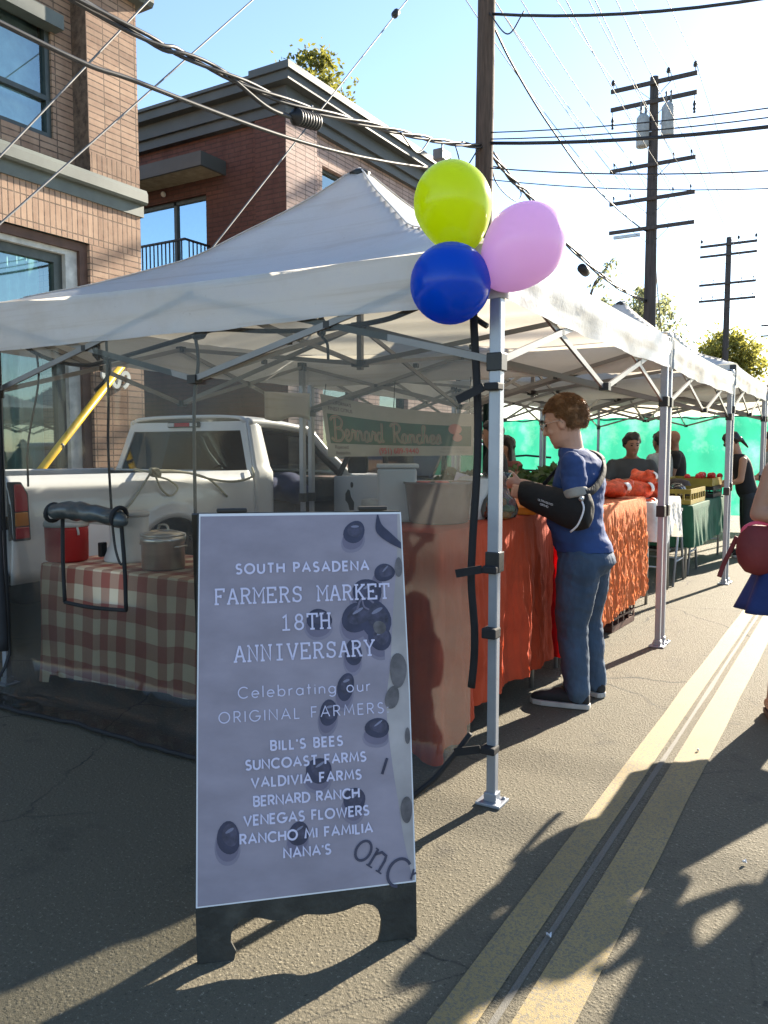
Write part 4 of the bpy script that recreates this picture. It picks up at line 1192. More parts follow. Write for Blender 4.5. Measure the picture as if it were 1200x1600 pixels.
def ribbon(mb, pts, w, tf, z):
    n = len(pts)
    P = [Vector((p[0], p[1])) for p in pts]
    closed = n > 3 and (P[0] - P[-1]).length < 1e-4
    L, R_ = [], []
    for i in range(n):
        if closed: a, c = P[i - 1 if i else n - 2], P[(i + 1) if i < n - 1 else 1]
        else: a, c = P[max(i - 1, 0)], P[min(i + 1, n - 1)]
        d1 = (P[i] - a); d2 = (c - P[i])
        d1 = d1.normalized() if d1.length > 1e-9 else d2.normalized()
        d2 = d2.normalized() if d2.length > 1e-9 else d1
        t = (d1 + d2)
        t = t.normalized() if t.length > 1e-6 else d1
        nn = Vector((-t.y, t.x))
        k = 1 / max(0.62, abs(nn.dot(Vector((-d1.y, d1.x)))))
        L.append(P[i] + nn * w / 2 * k); R_.append(P[i] - nn * w / 2 * k)
    vs = [tf(p.x, p.y, z) for p in L] + [tf(p.x, p.y, z) for p in R_]
    mb.add(vs, [(n + i, n + i + 1, i + 1, i) for i in range(n - 1)])
def sans_line(mb, s, u0, u1, v, cap, w, tf):
    wid = [GL[c][0] if c != ' ' else .34 for c in s]
    tot = sum(wid) * cap
    gap = ((u1 - u0) - tot) / max(1, len(s) - 1)
    x = u0; k = 0
    for c, wd in zip(s, wid):
        if c != ' ':
            for st in GL[c][1]:
                ribbon(mb, [(x + p[0] * cap, v + p[1] * cap) for p in st], w, tf, .00006 * k); k = (k + 1) % 7
        x += wd * cap + gap
def tw_line(mb, s, u0, u1, v, cap, w, tf):
    adv = (u1 - u0) / (len(s) - .12); cw = adv * .80
    k = 0
    for i, c in enumerate(s):
        if c == ' ': continue
        x = u0 + i * adv
        st, sf = TW[c]
        sx = cw / .66
        for q in st:
            ribbon(mb, [(x + p[0] * sx, v + p[1] * cap) for p in q], w, tf, .00006 * k); k = (k + 1) % 7
        for a, b_, y in sf:
            ribbon(mb, [(x + a * sx, v + y * cap), (x + b_ * sx, v + y * cap)], w * .95, tf, .00006 * k); k = (k + 1) % 7

# ---------------------------------------------------------------- A-frame sign
SO = Vector((-1.531, 1.535, 0)); SE = Vector((.741, .671, 0)); SB = Vector((-.671, .741, 0))
SV = (SB * .214 + Vector((0, 0, .977))).normalized(); SN = SE.cross(SV).normalized()
if SN.dot(Vector((1, -1, 0))) < 0: SN = -SN
sg = thing('sandwich_board', 'black A-frame board with a grape-printed farmers market anniversary poster', 'sign', SO)
M['board'] = mat('black_painted_board', (0.022, 0.022, 0.019), 0.55, var=.4, scale=14, bmp=.25, bscale=60, dirt=(.09, .085, .07), dscale=6, damt=.5)
M['paper'] = mat('poster_paper', (0.72, 0.72, 0.76), 0.6, var=.05, scale=3)
M['strip'] = mat('print_torn_paper', (0.37, 0.34, 0.345), 0.6, var=.2, scale=6)
M['lav'] = mat('print_lavender', (0.275, 0.245, 0.30), 0.55, var=.14, scale=4, stretch=(1.5, 1.5, 3))
M['grape'] = mat('print_grape', (0.035, 0.036, 0.075), 0.5, var=.3, scale=20)
M['grape_l'] = mat('print_grape_pale', (0.115, 0.105, 0.115), 0.5, var=.45, scale=22)
M['grape_s'] = mat('print_grape_shadow', (0.15, 0.135, 0.20), 0.55, var=.1, scale=10)
M['shine'] = mat('print_grape_highlight', (0.20, 0.20, 0.29), 0.5, var=.2)
M['ink'] = mat('print_letters', (0.60, 0.58, 0.76), 0.55, var=.03)
M['ink_dark'] = mat('print_dark_letters', (0.05, 0.05, 0.085), 0.55, var=.1)
BW, BH = .635, 1.262
arch = [(.006, .002), (.106, .0), (.112, .023), (.098, .05), (.099, .07), (.108, .09), (.13, .106), (.157, .109), (.187, .102), (.216, .093), (.25, .091), (.285, .096), (.313, .10), (.345, .095), (.373, .093), (.40, .095), (.429, .10), (.455, .108), (.48, .111), (.505, .104), (.52, .088), (.527, .06), (.523, .03), (.515, .003), (.630, .004), (BW, .16), (BW, BH - .004), (.018, BH - .004), (.002, .16)]
def board_prism(mb, poly, d0, d1):
    vs = [SO + SE * x + SV * y + SN * d0 for x, y in poly] + [SO + SE * x + SV * y + SN * d1 for x, y in poly]
    n = len(poly)
    mb.add(vs, [tuple(range(n, 2 * n)), tuple(reversed(range(n)))] + [(i, (i + 1) % n, n + (i + 1) % n, n + i) for i in range(n)])
b = MB(); board_prism(b, arch, -.014, .0); b.build('front_board', M['board'], sg, fix=True)
b = MB()
TOP = SO + SV * BH
SV2 = (SB * -.36 + Vector((0, 0, .933))).normalized()
# back board: hinged at the top edge, feet behind
foot = SO + SB * .62
def bp2(x, y):
    return foot + SE * x + (TOP + SB * .02 - foot) * (y / BH)
nb = SE.cross((TOP - foot).normalized())
def bp_prism(mb, poly):
    n = len(poly)
    mb.add([bp2(x, y) for x, y in poly] + [bp2(x, y) + nb * .014 for x, y in poly], [tuple(range(n, 2 * n)), tuple(reversed(range(n)))] + [(i, (i + 1) % n, n + (i + 1) % n, n + i) for i in range(n)])
bp_prism(b, [(.006, .003), (.09, .003), (.09, .56), (.11, .60), (.52, .60), (.545, .56), (.545, .003), (.63, .003), (BW, BH - .004), (.002, BH - .004)])
b.build('back_board', M['board'], sg, fix=True)
for u in (.12, .55):
    b = MB(); c = TOP + SE * u + SB * .01 + Vector((0, 0, .004))
    b.bar(c - SE * .045, c + SE * .045, .03, .012); b.build('hinge', M['black_plastic'], sg, bevel=.003)
def stf(d):
    return lambda u, v, z: SO + SE * u + SV * v + SN * (d + z)
b = MB(); board_prism(b, [(.004, .149), (.634, .157), (.641, .7), (.638, 1.253), (.33, 1.256), (.024, 1.257), (.012, .7)], .0015, .0035)
ps = b.build('poster', M['paper'], sg, fix=True)
def sheet(poly, d, m, name, parent):
    bb = MB(); t = stf(d); bb.add([t(u, v, 0) for u, v in poly], [tuple(range(len(poly)))])
    o = bb.build(name, m, parent, fix=False)
    return o
def smooth2(p, n=6): return [(q.x, q.y) for q in smooth_path([(a, c, 0) for a, c in p], n)]
edge = smooth2([(.626, 1.247), (.62, 1.127), (.597, .925), (.585, .797), (.571, .709), (.567, .634), (.578, .49), (.592, .373), (.602, .287), (.624, .163)])
sheet([(.627, 1.248)] + [(.634, 1.247), (.6375, .7), (.630, .162)] + list(reversed(edge))[0:], .0042, M['strip'], 'torn_paper_print', ps)
sheet([(.028, 1.249), (.016, .7), (.0085, .153)] + [(.624, .1615)] + list(reversed(edge)), .0046, M['lav'], 'purple_print', ps)
GR = [(0.488, 1.193, 0.030, 0.038, -.5), (0.372, 0.931, 0.037, 0.033, 0), (0.577, 1.066, 0.034, 0.026, .3), (0.521, 1.006, 0.043, 0.045, 0), (0.486, 0.932, 0.045, 0.046, 0), (0.545, 0.925, 0.046, 0.058, 0), (0.555, 0.868, 0.036, 0.036, 0), (0.472, 0.828, 0.026, 0.038, .2),
      (0.445, 0.729, 0.026, 0.040, -.2), (0.392, 0.657, 0.027, 0.038, -.3), (0.536, 0.604, 0.036, 0.030, .1), (0.358, 0.494, 0.036, 0.038, 0), (0.459, 0.402, 0.034, 0.035, .3), (0.096, 0.329, 0.033, 0.044, 0), (0.294, 0.323, 0.031, 0.032, 0)]
def ell2(cx, cy, rx, ry, rot=0, n=22, jag=0.05):
    o = []
    for i in range(n):
        a = 2 * pi * i / n; k = 1 + jag * sin(2 * a + cx * 40) + jag * .6 * sin(3 * a + cy * 50)
        x, y = rx * k * cos(a), ry * k * sin(a)
        o.append((cx + x * cos(rot) - y * sin(rot), cy + x * sin(rot) + y * cos(rot)))
    return o
bs, bg_, bh, bm_, bp_ = MB(), MB(), MB(), MB(), MB()
M['grape_m'] = mat('print_grape_gloss', (0.052, 0.05, 0.088), 0.5, var=.5, scale=45)
M['grape_p'] = mat('print_soft_shadow', (0.21, 0.19, 0.255), .55, var=.1, scale=10)
def add_sheet(mb, poly, d):
    t = stf(d); mb.add([t(u, v, 0) for u, v in poly], [tuple(range(len(poly)))])
for i, (x, y, a, c, r) in enumerate(GR):
    add_sheet(bs, [(min(.568, px_), py_) for px_, py_ in ell2(x - .004, y - .020, a * .98, c * 1.0, r)], .0050 + .00003 * i)
    add_sheet(bp_, [(min(.568, px_), py_) for px_, py_ in ell2(x - .004, y - .026, a * 1.12, c * 1.12, r)], .00475 + .00001 * i)
    add_sheet(bg_, ell2(x, y, a, c, r), .0056 + .00003 * i)
    add_sheet(bm_, ell2(x + a * .12, y + c * .16, a * .70, c * .66, r, 18, .1), .00608 + .000005 * i)  # printed gloss: lighter upper part drawn into each grape
    add_sheet(bh, ell2(x + a * .1, y + c * .45, a * .42, c * .10, .5 + r, 10), .0062 + .00003 * i)
tag(bp_.build('soft_shadow_print', M['grape_p'], ps), kind='stuff'); tag(bm_.build('grape_gloss_print', M['grape_m'], ps), kind='stuff'); tag(bs.build('grape_shadow_print', M['grape_s'], ps), kind='stuff'); tag(bg_.build('grape_print', M['grape'], ps), kind='stuff'); tag(bh.build('highlight_print', M['shine'], ps), kind='stuff')
bg2 = MB()
for i, (x, y, a, c, r) in enumerate([(0.607, 0.770, 0.027, 0.05, 0), (0.585, 0.690, 0.022, 0.033, -.3), (.555, .90, .02, .02, 0), (0.622, 1.081, 0.012, 0.03, 0), (0.614, 0.363, 0.018, 0.037, 0), (.627, .575, .008, .024, 0)]):
    add_sheet(bg2, ell2(x, y, a, c, r), .0065 + .00003 * i)
tag(bg2.build('pale_grape_print', M['grape_l'], ps), kind='stuff')
b = MB(); add_sheet(b, smooth2([(.561, 1.246), (.555, 1.202), (.568, 1.178), (.60, 1.155), (.633, 1.138)], 5) + smooth2([(.633, 1.158), (.60, 1.19), (.575, 1.215), (.565, 1.246)], 5), .0066); b.build('stem_print', M['grape'], ps)
b = MB(); ribbon(b, smooth2([(.488, .955), (.50, .985), (.52, .99), (.54, .975)], 5), .006, stf(.0068), 0); ribbon(b, smooth2([(.505, .985), (.51, .965), (.525, .955)], 5), .005, stf(.0068), .0001); b.build('twig_print', M['grape_s'], ps)
b = MB(); ribbon(b, [(.545, .47), (.562, .515)], .008, stf(.0068), .0002); b.build('mark_print', M['grape'], ps)
TXT = [('SOUTH PASADENA', .130, .528, 1.076, .027, .0062, 's'), ('FARMERS MARKET', .067, .594, .988, .043, .0056, 't'), ('18TH', .259, .410, .905, .044, .0056, 't'), ('ANNIVERSARY', .122, .541, .819, .044, .0056, 't'),
       ('Celebrating our', .130, .518, .714, .031, .0032, 's'), ('ORIGINAL FARMERS:', .074, .571, .647, .030, .0032, 's'), ("BILL'S BEES", .221, .429, .562, .0255, .0056, 's'), ('SUNCOAST FARMS', .148, .497, .512, .0255, .0056, 's'),
       ('VALDIVIA FARMS', .163, .481, .462, .0255, .0056, 's'), ('BERNARD RANCH', .169, .473, .410, .0255, .0056, 's'), ('VENEGAS FLOWERS', .140, .500, .359, .0255, .0056, 's'), ('RANCHO MI FAMILIA', .129, .509, .309, .0255, .0056, 's'), ("NANA'S", .251, .384, .2605, .0255, .0056, 's')]
for s, u0, u1, v, cap, w, k in TXT:
    b = MB()
    (sans_line if k == 's' else tw_line)(b, s, u0, u1, v, cap, w, stf(.0072))
    tag(b.build('lettering', M['ink'], ps), kind='stuff')
b = MB()                                              # big dark serif letters "on Ck" of the printed newspaper, running off the corner
def rot_tf(u0, v0, ang, d):
    t = stf(d)
    return lambda x, y, z: t(u0 + x * cos(ang) - y * sin(ang), v0 + x * sin(ang) + y * cos(ang), z)
T_ = rot_tf(.447, .250, -.62, .0069)
ribbon(b, ring_(.022, .027, .021, .029), .0075, T_, 0)
for q in ([(.058, 0), (.058, .052)], [(.058, .036), (.072, .051), (.088, .049), (.092, .036), (.092, 0)]): ribbon(b, q, .0075, T_, .0001)
for q in ([(.05, 0), (.07, 0)], [(.083, 0), (.103, 0)], [(.05, .052), (.06, .052)]): ribbon(b, q, .004, T_, .0002)
ribbon(b, arc(.147, .030, .032, .040, 60, 300, 18), .0085, T_, .0003)
T2_ = rot_tf(.618, .166, -.35, .0069)
for q in ([(0, 0), (.0, .03)], [(.0, .014), (.010, .022)]): ribbon(b, q, .006, T2_, .0004)
tag(b.build('dark_lettering', M['ink_dark'], ps), kind='stuff')

# ---------------------------------------------------------------- balloons
CR = Vector((cos(radians(31)), sin(radians(31)), 0)); CF = Vector((-sin(radians(31)), cos(radians(31)), 0)); CU = Vector((0, 0, 1))
def balloon(c, rx, rz, axis, m, label, knot=True):
    t = thing('balloon', label, 'balloon', c, 'balloons tied to the tent corner')
    prof = []
    n = 28
    for i in range(n + 1):
        a = -pi / 2 + pi * i / n
        z = sin(a); r = cos(a)
        if z < 0: r *= (1 - .16 * (-z) ** 1.2); z *= 1.16
        prof.append((max(r * rx, 0.0), z * rz))
    prof[0] = (.006, prof[0][1]); prof[-1] = (0, prof[-1][1])
    b = MB(); b.lathe(c, prof, 40, axis=axis); b.build('skin', m, t)
    b = MB(); b.lathe(Vector(c) - Vector(axis).normalized() * rz * 1.16, [(.012, -.022), (.015, -.018), (.006, -.008), (.006, .004)], 12, axis=axis); b.build('knot', m, t)
    return t
def balloon_mat(name, col, tr, tcol=None):
    m = mat(name, col, .22, var=.02, spec=.5, trans=tr, tcol=tcol)
    return m
balloon(Vector((-1.385, 2.815, 2.348)), .1485, .162, -CR * .25 + CU * .97, balloon_mat('lime_latex', (0.50, 0.60, 0.0), .42, (.62, .74, 0)), 'lime green balloon, topmost of the bunch')
balloon(Vector((-1.121, 2.871, 2.173)), .147, .164, CR * .62 + CU * .72 - CF * .2, balloon_mat('pink_latex', (0.62, 0.42, 0.68), .45, (.80, .58, .84)), 'pale lilac balloon on the right of the bunch')
balloon(Vector((-1.362, 2.75, 2.038)), .151, .158, -CF * .95 - CR * .05 + CU * .1, balloon_mat('blue_latex', (0.0, 0.10, 0.62), .5, (0, .22, 1.0)), 'deep blue balloon, lowest of the bunch')
b = MB()
kp = Vector((-1.262, 2.87, 2.02))
for q in ((-1.33, 2.90, 2.19), (-1.27, 3.0, 2.10), (-1.345, 2.86, 2.05)): b.tube(smooth_path([q, (Vector(q) + kp) / 2 + Vector((.01, 0, -.01)), kp]), .0018, 5)
tag(b.build('ribbon', mat('white_ribbon', (.7, .7, .7), .5)), 'white string tying the balloons to the tent corner', 'string')

# ---------------------------------------------------------------- clear vinyl front wall of the nearest tent
vw = thing('vinyl_sidewall', 'clear plastic front wall of the nearest tent with a rolled window flap', 'tent wall', (-2.8, 2.9, 0))
VX0, VX1 = -4.36, -1.335
HX0, HX1, HZ0, HZ1 = -3.855, -3.362, .56, 1.01
def vpt(x, z):
    """z may go below zero: the hem then lies forward on the road"""
    y = 2.905 + .018 * sin(x * 5.1 + z * 1.3) * (1 - abs(z - 1) * .4) + .012 * fbm((x * 1.5, z * .8, 2), 1.2, 3)
    k = max(0, min(1, (-1.45 - x) / .3))              # the right end is tied up to the pole
    if x > -1.75:
        z = z + max(0, (x + 1.75) / .41) ** 1.5 * .42 * max(0, (1 - max(z, 0) / 1.0))
    if z < .16:
        t = (.16 - z)
        return Vector((x, y - t * .95 - .02 * fbm((x * 4, z * 5, 1), 1, 3) * min(1, t * 6), max(.012, .16 - t * 1.2 + .0) + .010 * abs(fbm((x * 5, z * 4, 7), 1, 3))))
    return Vector((x, y, z))
xs = sorted(set([VX0 + (VX1 - VX0) * i / 60 for i in range(61)] + [HX0, HX1])); zs = sorted(set([-.17 + 2.17 * i / 44 for i in range(45)] + [HZ0, HZ1]))
b = MB()
idx = {}
for j, z in enumerate(zs):
    for i, x in enumerate(xs):
        idx[(i, j)] = len(b.v); b.v.append(vpt(x, z))
for j in range(len(zs) - 1):
    for i in range(len(xs) - 1):
        cx, cz = (xs[i] + xs[i + 1]) / 2, (zs[j] + zs[j + 1]) / 2
        if HX0 < cx < HX1 and HZ0 < cz < HZ1: continue
        b.f.append([idx[(i, j)], idx[(i + 1, j)], idx[(i + 1, j + 1)], idx[(i, j + 1)]]); b.m.append(0); b.s.append(True)
b.build('clear_sheet', M['vinyl'], vw)
eb = MB(); off = Vector((0, -.006, 0))
eb.tube([vpt(VX1 + .006 + .012 * sin(i * .35), z) + off for i, z in enumerate([.04 + 1.92 * k / 30 for k in range(31)])], .017, 6, flat=.4); eb.build('edge_binding', M['strap'], vw)
eb = MB(); eb.tube([vpt(x, -.168) + Vector((0, 0, .006)) for x in [VX0 + (VX1 - VX0) * k / 50 for k in range(51)]], .011, 6); eb.build('hem_rope', M['strap'], vw)
eb = MB(); eb.tube([vpt(VX0, z) + off for z in [-.16 + 2.14 * k / 30 for k in range(31)]], .016, 6, flat=.4); eb.build('edge_binding', M['strap'], vw)
eb = MB(); hole = [(HX0, HZ0 + .01), (HX0 + .005, HZ1), ]; 
eb.tube(smooth_path([vpt(HX0, HZ1 + .03) + off, vpt(HX0, (HZ0 + HZ1) / 2) + off, vpt(HX0 + .01, HZ0) + off], 4), .011, 6)
eb.tube([vpt(HX0 + .01 + (HX1 - HX0 - .01) * k / 10, HZ0 - .012 * sin(pi * k / 10)) + off for k in range(11)], .011, 6)
eb.tube(smooth_path([vpt(HX1, HZ0) + off, vpt(HX1, (HZ0 + HZ1) / 2) + off, vpt(HX1 - .01, HZ1 + .03) + off], 4), .011, 6); eb.build('zip_edge', M['strap'], vw)
M['flap'] = mat('rolled_dark_vinyl', (0.05, 0.06, 0.062), 0.35, var=.4, scale=12, bmp=.5, bscale=14, coat=.3)
eb = MB(); pts = [(HX0 - .07 + .64 * k / 14) for k in range(15)]
eb.tube([(x, 2.865 - .01 * sin(k), 1.075 - .03 * (k / 14) + .022 * sin(pi * k / 14) + .006 * sin(k * 2.2)) for k, x in enumerate(pts)], [.016, .036, .045, .047, .05, .052, .052, .05, .048, .046, .045, .045, .044, .044, .02], 12); eb.build('rolled_flap', M['flap'], vw)
for x in (HX0 - .02, HX1 + .02):
    eb = MB(); eb.tube([(x + .01 * sin(a), 2.865 + .050 * cos(a), 1.068 + .048 * sin(a)) for a in [2 * pi * i / 16 for i in range(16)]], .012, 6, closed=True); eb.build('flap_tie', M['strap'], vw)

# straps round the front pole, cords under the valance
for z, lb, tail in ((1.66, 'black strap tied high on the front pole', -1), (.952, 'black strap tied round the middle of the front pole', -1), (.228, 'lowest black strap on the front pole near the road', -1), (.70, 'wide black cuff round the front pole latch', 0)):
    t = thing('pole_strap', lb, 'strap', (-1.235, 2.87, z), 'straps on the front pole')
    b = MB(); h = .03 if tail else .042
    b.obox((-1.237, 2.877, z), (.060, .060, h)); b.build('loop', M['strap'], t, bevel=.006)
    if tail:
        b = MB(); b.bar((-1.27, 2.86, z), (-1.37, 2.83, z - (.05 if z > 1.5 else .022)), .006, .032); b.build('tail', M['strap'], t)
b = MB()
pth = smooth_path([(-4.28, 2.97, 2.04), (-4.047, 2.985, 1.94), (-3.745, 2.99, 1.885), (-3.485, 2.99, 1.905), (-2.919, 2.99, 1.985), (-2.748, 2.99, 2.005), (-2.45, 2.99, 1.975), (-2.133, 2.99, 1.958), (-1.797, 2.99, 1.973), (-1.5, 2.96, 2.02), (-1.29, 2.93, 1.9)])
b.tube(pth, .012, 6)
tag(b.build('extension_cord', M['wire']), 'black power cord sagging along the inside of the front valance', 'cord')
for pts, r, m, lb in (([(-3.533, 2.975, 2.02), (-3.525, 2.972, 1.7), (-3.535, 2.97, 1.427), (-3.52, 2.968, 1.1), (-3.50, 2.967, .90), (-3.46, 2.966, .80), (-3.43, 2.968, .81)], .007, M['wire'], 'thin black cord hanging straight down past the rolled flap'),
                      ([(-2.885, 2.975, 1.99), (-2.86, 2.97, 1.85), (-2.895, 2.97, 1.6), (-2.90, 2.97, .75)], .009, M['wire_grey'], 'grey cord hanging in front of the truck window'),
                      ([(-4.12, 2.97, 1.98), (-4.1, 2.96, 1.8), (-4.22, 2.965, 1.45), (-4.24, 2.97, 1.2)], .006, M['wire'], 'thin cord hanging near the left end of the front wall'),
                      ([(-3.60, 2.975, 2.0), (-3.58, 2.97, 1.93), (-3.50, 2.965, 1.88), (-3.53, 2.965, 1.80), (-3.62, 2.965, 1.74)], .010, M['wire'], 'short black strap end dangling beside the number 909'),
                      ([(-2.115, 2.975, 2.02), (-2.11, 2.97, 1.93), (-2.08, 2.97, 1.89), (-2.075, 2.97, 1.82)], .007, M['wire'], 'black cord end hanging from the valance left of centre')):
    b = MB(); b.tube(smooth_path(pts, 6), r, 6); tag(b.build('hanging_cord', m), lb, 'cord', 'cords hanging from the valance')
for c, a, lb in (((-2.113, 2.972, 1.965), (0, 0, 1), 'black plug hanging from the valance under the truss post'), ((-2.86, 2.98, 1.985), (1, 0, .2), 'black plug clipped to the cord above the truck cab'), ((-3.61, 2.97, 1.95), (.3, 0, -1), 'black plug dangling left of the hanging cord')):
    b = MB(); b.lathe(c, [(.012, -.04), (.02, -.03), (.024, .02), (.012, .04), (.008, .05)], 10, axis=a); tag(b.build('power_plug', M['black_plastic']), lb, 'plug', 'power plugs')

b = MB(); b.tube(smooth_path([(-4.33, 2.85, 1.98), (-4.32, 2.83, 1.5), (-4.33, 2.82, 1.0), (-4.28, 2.78, .25)]), [.028 + .008 * sin(i * .5) + .001 * i for i in range(31)], 8, flat=.5)
tag(b.build('rolled_curtain', M['strap']), 'dark rolled plastic curtain hanging on the far left tent pole', 'curtain')
b = MB(); b.grid(lambda u, v: (-4.315 + .02 * sin(u * 9), 5.25 + .62 * u, 1.93 - .03 + .02 * u - (.23 + .02 * sin(u * 7)) * v), 14, 6)
tag(b.build('cloth_flap', M['canopy'], solid=.004), 'white cloth flap hanging on the back edge of the balloon tent', 'cloth')

# ---------------------------------------------------------------- tables and cloths
M['table_top'] = mat('folding_table_plastic', (.55, .54, .5), .6)
def table(x0, x1, y0, y1, h, label, name='folding_table', cat='table', legs=True):
    t = thing(name, label, cat, ((x0 + x1) / 2, (y0 + y1) / 2, 0), 'folding market tables')
    b = MB(); b.box((x0 + .02, y0 + .02, h - .035), (x1 - .02, y1 - .02, h)); b.build('tabletop', M['table_top'], t, bevel=.008)
    for yy in (y0 + .12, y1 - .12):
        for xx in (x0 + .1, x1 - .06):
            b = MB(); b.tube([(xx, yy, 0), (xx, yy, h - .036)], .014, 8); b.build('leg', M['steel'], t)
        b = MB(); b.tube([(x0 + .1, yy, .22), (x1 - .06, yy, .22)], .010, 8); b.build('crossbar', M['steel'], t)
    return t
def drape(x0, x1, y0, y1, zt, hem, amp, m, label, seed, name='tablecloth', fine=.0, cat='tablecloth', flare=.03, step=.014):
    """tablecloth: a top sheet and a skirt that folds along its edge. hem(x, y) -> hem height"""
    r = .02
    per = []
    def seg(ax, ay, bx, by, nx, ny):
        L = sqrt((bx - ax) ** 2 + (by - ay) ** 2); n = max(2, int(L / step))
        for i in range(n): per.append((ax + (bx - ax) * i / n, ay + (by - ay) * i / n, nx, ny))
    def corner(cx, cy, a0):
        for i in range(8):
            a = a0 + (pi / 2) * i / 8; per.append((cx + r * cos(a), cy + r * sin(a), cos(a), sin(a)))
    seg(x0 + r, y0, x1 - r, y0, 0, -1); corner(x1 - r, y0 + r, -pi / 2)
    seg(x1, y0 + r, x1, y1 - r, 1, 0); corner(x1 - r, y1 - r, 0)
    seg(x1 - r, y1, x0 + r, y1, 0, 1); corner(x0 + r, y1 - r, pi / 2)
    seg(x0, y1 - r, x0, y0 + r, -1, 0); corner(x0 + r, y0 + r, pi)
    N = len(per); rows = 26
    vs = []
    s = 0; S_ = []
    for i in range(N):
        S_.append(s); q = per[(i + 1) % N]; s += sqrt((q[0] - per[i][0]) ** 2 + (q[1] - per[i][1]) ** 2)
    for j in range(rows + 1):
        t = j / rows
        for i, (x, y, nx, ny) in enumerate(per):
            hz = hem(x, y)
            z = zt - (zt - hz) * t
            f = amp * (fbm((S_[i] * 3.2 + seed, t * .55, seed), 1, 3) + .6 * fbm((S_[i] * 7 + seed, t * .8, 3), 1, 2))
            wv = S_[i] * 27 + seed * 2 + 1.6 * fbm((S_[i] * 2.2, t * 1.6, 1), 1, 3)
            f += fine * (.5 - abs(noise.noise(Vector((wv, t * .6, 9)))) * 1.7 - .8 * abs(noise.noise(Vector((wv * 2.3, t * 1.2, 4))))) * (0.6 + .4 * (1 - t))
            k = min(1, t * 3.2)
            o = flare * t + f * (k * (.35 + .65 * t)) + .006 * min(1, t * 12) + fine * .4 * fbm((S_[i] * 40, t * 14, 5), 1, 2) * k
            vs.append((x + nx * o, y + ny * o, z - (.006 * (1 - min(1, t * 14)) * 0)))
    fs = [(j * N + i, (j + 1) * N + i, (j + 1) * N + (i + 1) % N, j * N + (i + 1) % N) for j in range(rows) for i in range(N)]
    b = MB(); b.add(vs, fs, 0, True)
    nx_, ny_ = 40, 40
    b.grid(lambda u, v: (x0 + r * .5 + (x1 - x0 - r) * u, y0 + r * .5 + (y1 - y0 - r) * v, zt + .004 + .002 * fbm((u * 9, v * 9, seed), 1, 3)), nx_, ny_)
    ring0 = [(x, y, zt) for x, y, *_ in per]
    b.add([(x, y, zt) for x, y, *_ in per] + [(x - nx * .016, y - ny * .016, zt + .0045) for x, y, nx, ny in per], [(i, (i + 1) % N, N + (i + 1) % N, N + i) for i in range(N)], 0, True)
    return tag(b.build(name, m), label, cat)
M['redcloth'] = mat('terracotta_cloth', (0.50, 0.066, 0.022), 0.85, var=.12, scale=8, bmp=.35, bscale=160, trans=.10, dirt=(.33, .05, .025), dscale=3, damt=.4)
M['crinkle'] = mat('crinkled_orange_cloth', (0.70, 0.20, 0.07), 0.85, var=.12, scale=8, bmp=1.0, bscale=26, stretch=(4, 4, .5), trans=.10)
def plaid_mat():
    m, nt, N, Lk, P = nodes('red_gingham')
    t = N.new('ShaderNodeTexCoord'); sp = N.new('ShaderNodeSeparateXYZ'); Lk.new(t.outputs['Object'], sp.inputs[0])
    def stripe_(sock, per, ph):
        a = N.new('ShaderNodeMath'); a.operation = 'MULTIPLY_ADD'; a.inputs[1].default_value = 1 / per; a.inputs[2].default_value = ph; Lk.new(sock, a.inputs[0])
        f = N.new('ShaderNodeMath'); f.operation = 'FRACT'; Lk.new(a.outputs[0], f.inputs[0])
        g = N.new('ShaderNodeMath'); g.operation = 'GREATER_THAN'; g.inputs[1].default_value = .5; Lk.new(f.outputs[0], g.inputs[0])
        return g.outputs[0]
    ad = N.new('ShaderNodeMath'); ad.operation = 'ADD'; Lk.new(sp.outputs[1], ad.inputs[0]); Lk.new(sp.outputs[2], ad.inputs[1])
    s1 = stripe_(sp.outputs[0], .15, .33); s2 = stripe_(ad.outputs[0], .19, .12)
    mx = N.new('ShaderNodeMath'); mx.operation = 'ADD'; Lk.new(s1, mx.inputs[0]); Lk.new(s2, mx.inputs[1])
    dv = N.new('ShaderNodeMath'); dv.operation = 'MULTIPLY'; dv.inputs[1].default_value = .5; Lk.new(mx.outputs[0], dv.inputs[0])
    c = ramp(nt, dv.outputs[0], [(0, (.86, .68, .47)), (.5, (.56, .31, .21)), (1, (.42, .12, .085))])
    Lk.new(c, P.inputs['Base Color']); P.inputs['Roughness'].default_value = .9
    bump(nt, P, noise_n(nt, t.outputs['Object'], 200, 2), .2)
    return m
M['gingham'] = plaid_mat()
table(-4.26, -2.5, 3.08, 3.78, .72, 'folding table under the red gingham cloth')
drape(-4.28, -2.48, 3.06, 3.80, .728, lambda x, y: .09 + .05 * (x + 3.4) * .8 + (-.05 if x < -4.2 else 0), .028, M['gingham'], 'red and cream gingham tablecloth behind the plastic wall', 3.0)
table(-2.43, -1.60, 3.14, 4.60, 1.04, 'tall table under the terracotta cloth beside the front pole')
def hem_a(x, y):
    d = sqrt((x + 1.58) ** 2 + (y - 3.12) ** 2)
    return max(.012, .17 - .17 * max(0, 1 - d / .35)) - (.02 * max(0, (y - 4.2)))
drape(-2.45, -1.60, 3.12, 4.62, 1.05, hem_a, .075, M['redcloth'], 'terracotta tablecloth with a corner trailing on the road by the front pole', 8.0, fine=.026, step=.010)
table(-2.45, -1.62, 4.85, 7.0, 1.0, 'long table under the crinkled orange cloth behind the shopper')
drape(-2.47, -1.60, 4.83, 7.02, 1.01, lambda x, y: .15 + .04 * (y - 5.4), .03, M['crinkle'], 'crinkled orange tablecloth lit by the sun beyond the shopper', 15.0, fine=.042, step=.0075, flare=.05)
M['redpanel'] = mat('bright_red_cloth', (0.62, 0.02, 0.025), .8, trans=.35)
